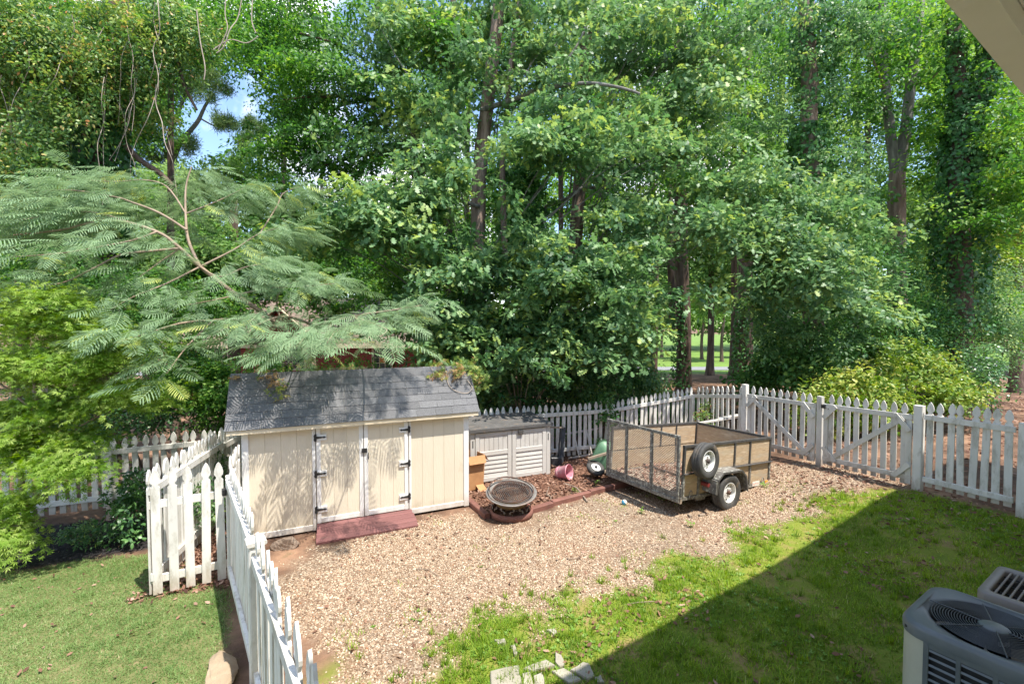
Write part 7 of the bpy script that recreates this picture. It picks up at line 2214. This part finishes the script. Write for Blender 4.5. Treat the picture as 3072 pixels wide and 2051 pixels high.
for pl, r0, r1, t0, nf, spread in BR:
    pts = pts3(pl)
    if pts[0].z < 2.4 and pl[0][1] > 1130: pts = [Vector((mi_base[0] + random.uniform(-.06, .06), mi_base[1], tz(*mi_base) - 0.05))] + pts
    tube_part('limb', pts, r0, r1, 'bark_smooth', mim, 7, k=5, jit=0.03)
    path = smooth_path(pts, 6)
    for _ in range(int(nf * (2.8 if pts[-1].z > 4.0 else 1.5))):
        t = t0 + (1 - t0) * random.random() ** 0.8
        i = min(int(t * (len(path) - 1)), len(path) - 2)
        p = path[i].lerp(path[i + 1], t * (len(path) - 1) - i)
        tang = (path[i + 1] - path[i]).normalized()
        az = math.atan2(tang.y, tang.x) + random.choice((-1, 1)) * random.uniform(0.15, 1.5)
        off = Vector((math.cos(az), math.sin(az), 0)) * random.uniform(0.0, spread)
        q = p + off + Vector((0, 0, random.uniform(-0.10, 0.22) - 0.15 * off.length))
        cands.append((q, az + random.uniform(-0.5, 0.5), t))
cands.sort(key=lambda c: c[0].y)
stuff = []
for j, (q, az, t) in enumerate(cands):
    s = random.uniform(0.30, 0.52)
    me = FR[-1] if random.random() < 0.03 else random.choice(FR[:-1])
    rot = (random.gauss(0, 0.28), random.gauss(0.14, 0.24), az)
    if j < 300:
        link('frond', me, mim, q - mim.location, rot, (s, s, s))
    else:
        stuff.append((me, q, rot, s))
if stuff:
    VV, FF, TT, b = [], [], [], 0
    for me, q, rot, s in stuff:
        co = np.empty(len(me.vertices) * 3)
        me.vertices.foreach_get('co', co)
        co = co.reshape(-1, 3) * s
        M_ = np.array(Matrix.Translation(q) @ __import__('mathutils').Euler(rot).to_matrix().to_4x4())
        VV.append(co @ M_[:3, :3].T + M_[:3, 3])
        li = np.empty(len(me.loops), dtype=np.int32)
        me.loops.foreach_get('vertex_index', li)
        FF.append(li + b)
        tt = np.empty(len(me.vertices), dtype=np.float32)
        me.attributes['tint'].data.foreach_get('value', tt)
        TT.append(tt)
        b += len(co)
    me = np_mesh('rear_fronds', np.concatenate(VV), 4, np.concatenate(FF), MAT['mimosa'], np.concatenate(TT))
    o = link('rear_fronds', me, mim)
    o.location = -mim.location
    o['kind'] = 'stuff'

# creeper on the shed ridge
def creeper(label, pts, r, sprays, tb):
    root = empty('creeper', pts[0], label=label, cat='vine', group='creepers on the shed roof')
    MB().tube([Vector(p) - root.location for p in smooth_path([Vector(p) for p in pts], 5)], r, 5).build('stem', MAT['vine_stem'], root)
    foliage('leaves', sprays, 'palm', 'creeper', 0.075, 14, 0.11, root, tintb=tb, flat=0.6)
    return root


SHM = Matrix.Translation((-0.75, 7.78, 0)) @ Matrix.Rotation(SH_ANG, 4, 'Z')


def on_roof(x, a, t=0.03):
    p = Vector((0, EY, EZ)) + su * a + sn * t
    return SHM @ Vector((x, p.y, p.z))


creeper('pale creeper stem looping over the right end of the shed roof', [on_roof(-0.28, SL + 0.02), on_roof(-0.30, SL * 0.75), on_roof(-0.28, SL * 0.55), on_roof(-0.16, SL * 0.42), on_roof(0.02, SL * 0.38), on_roof(0.12, SL * 0.5), on_roof(0.05, SL * 0.68)], 0.006,
        [(1390, 1100, 8.25, 50, 22, 0.12, 30), (1440, 1130, 8.2, 25, 40, 0.1, 14), (1330, 1093, 8.3, 40, 10, 0.08, 14)], 0.05)
creeper('yellow green creeper tassel on the shed shingles', [on_roof(-0.55, SL + 0.02), on_roof(-0.52, SL * 0.85), on_roof(-0.56, SL * 0.72)], 0.004, [(1318, 1125, 7.95, 10, 22, 0.03, 10), (1372, 1118, 7.95, 8, 16, 0.03, 6)], 0.40)
creeper('pinkish creeper sprig on the left of the shed ridge', [on_roof(-2.95, SL + 0.02), on_roof(-2.9, SL * 0.8), on_roof(-2.95, SL * 0.62)], 0.004, [(835, 1160, 6.85, 10, 18, 0.03, 5), (810, 1122, 6.95, 20, 6, 0.05, 6)], 0.48)
creeper('pale creeper along the middle of the shed ridge', [on_roof(-2.2, SL + 0.03), on_roof(-1.9, SL + 0.04), on_roof(-1.6, SL + 0.03)], 0.004, [(960, 1112, 7.7, 60, 12, 0.1, 20), (1060, 1100, 7.9, 40, 10, 0.1, 10)], 0.0)

# small green weeds standing in the gravel near the trailer
for i, (px, py) in enumerate([(1922, 1540), (1980, 1500), (2070, 1580), (1725, 1478), (1790, 1455), (2290, 1480)]):
    x, y = gp(px, py)
    z = tz(x, y)
    n = 22
    P_ = np.tile(np.array([x, y, z + 0.01]), (n, 1)) + np.stack([RNG.normal(0, 0.025, n), RNG.normal(0, 0.025, n), RNG.uniform(0, 0.07, n)], -1)
    me = scatter('weed_tuft', P_, rand_dirs(n, 0.5), np.tile(UPV, (n, 1)), RNG.uniform(0.03, 0.06, n), OVAL_V, OVAL_F, MAT['weed'], np.clip(RNG.normal(0.5, 0.2, n), 0, 1))
    tag(link('weed_tuft', me), ['bright weed on sunny gravel in front of the trailer shadow', 'small weed in the shade under the tailgate', 'flat weed on gravel below the fender', 'weed growing at the middle edging timber', 'weed by the timber end at the tailgate', 'weed at the front corner of the trailer'][i], 'weed', 'single weeds in the gravel')
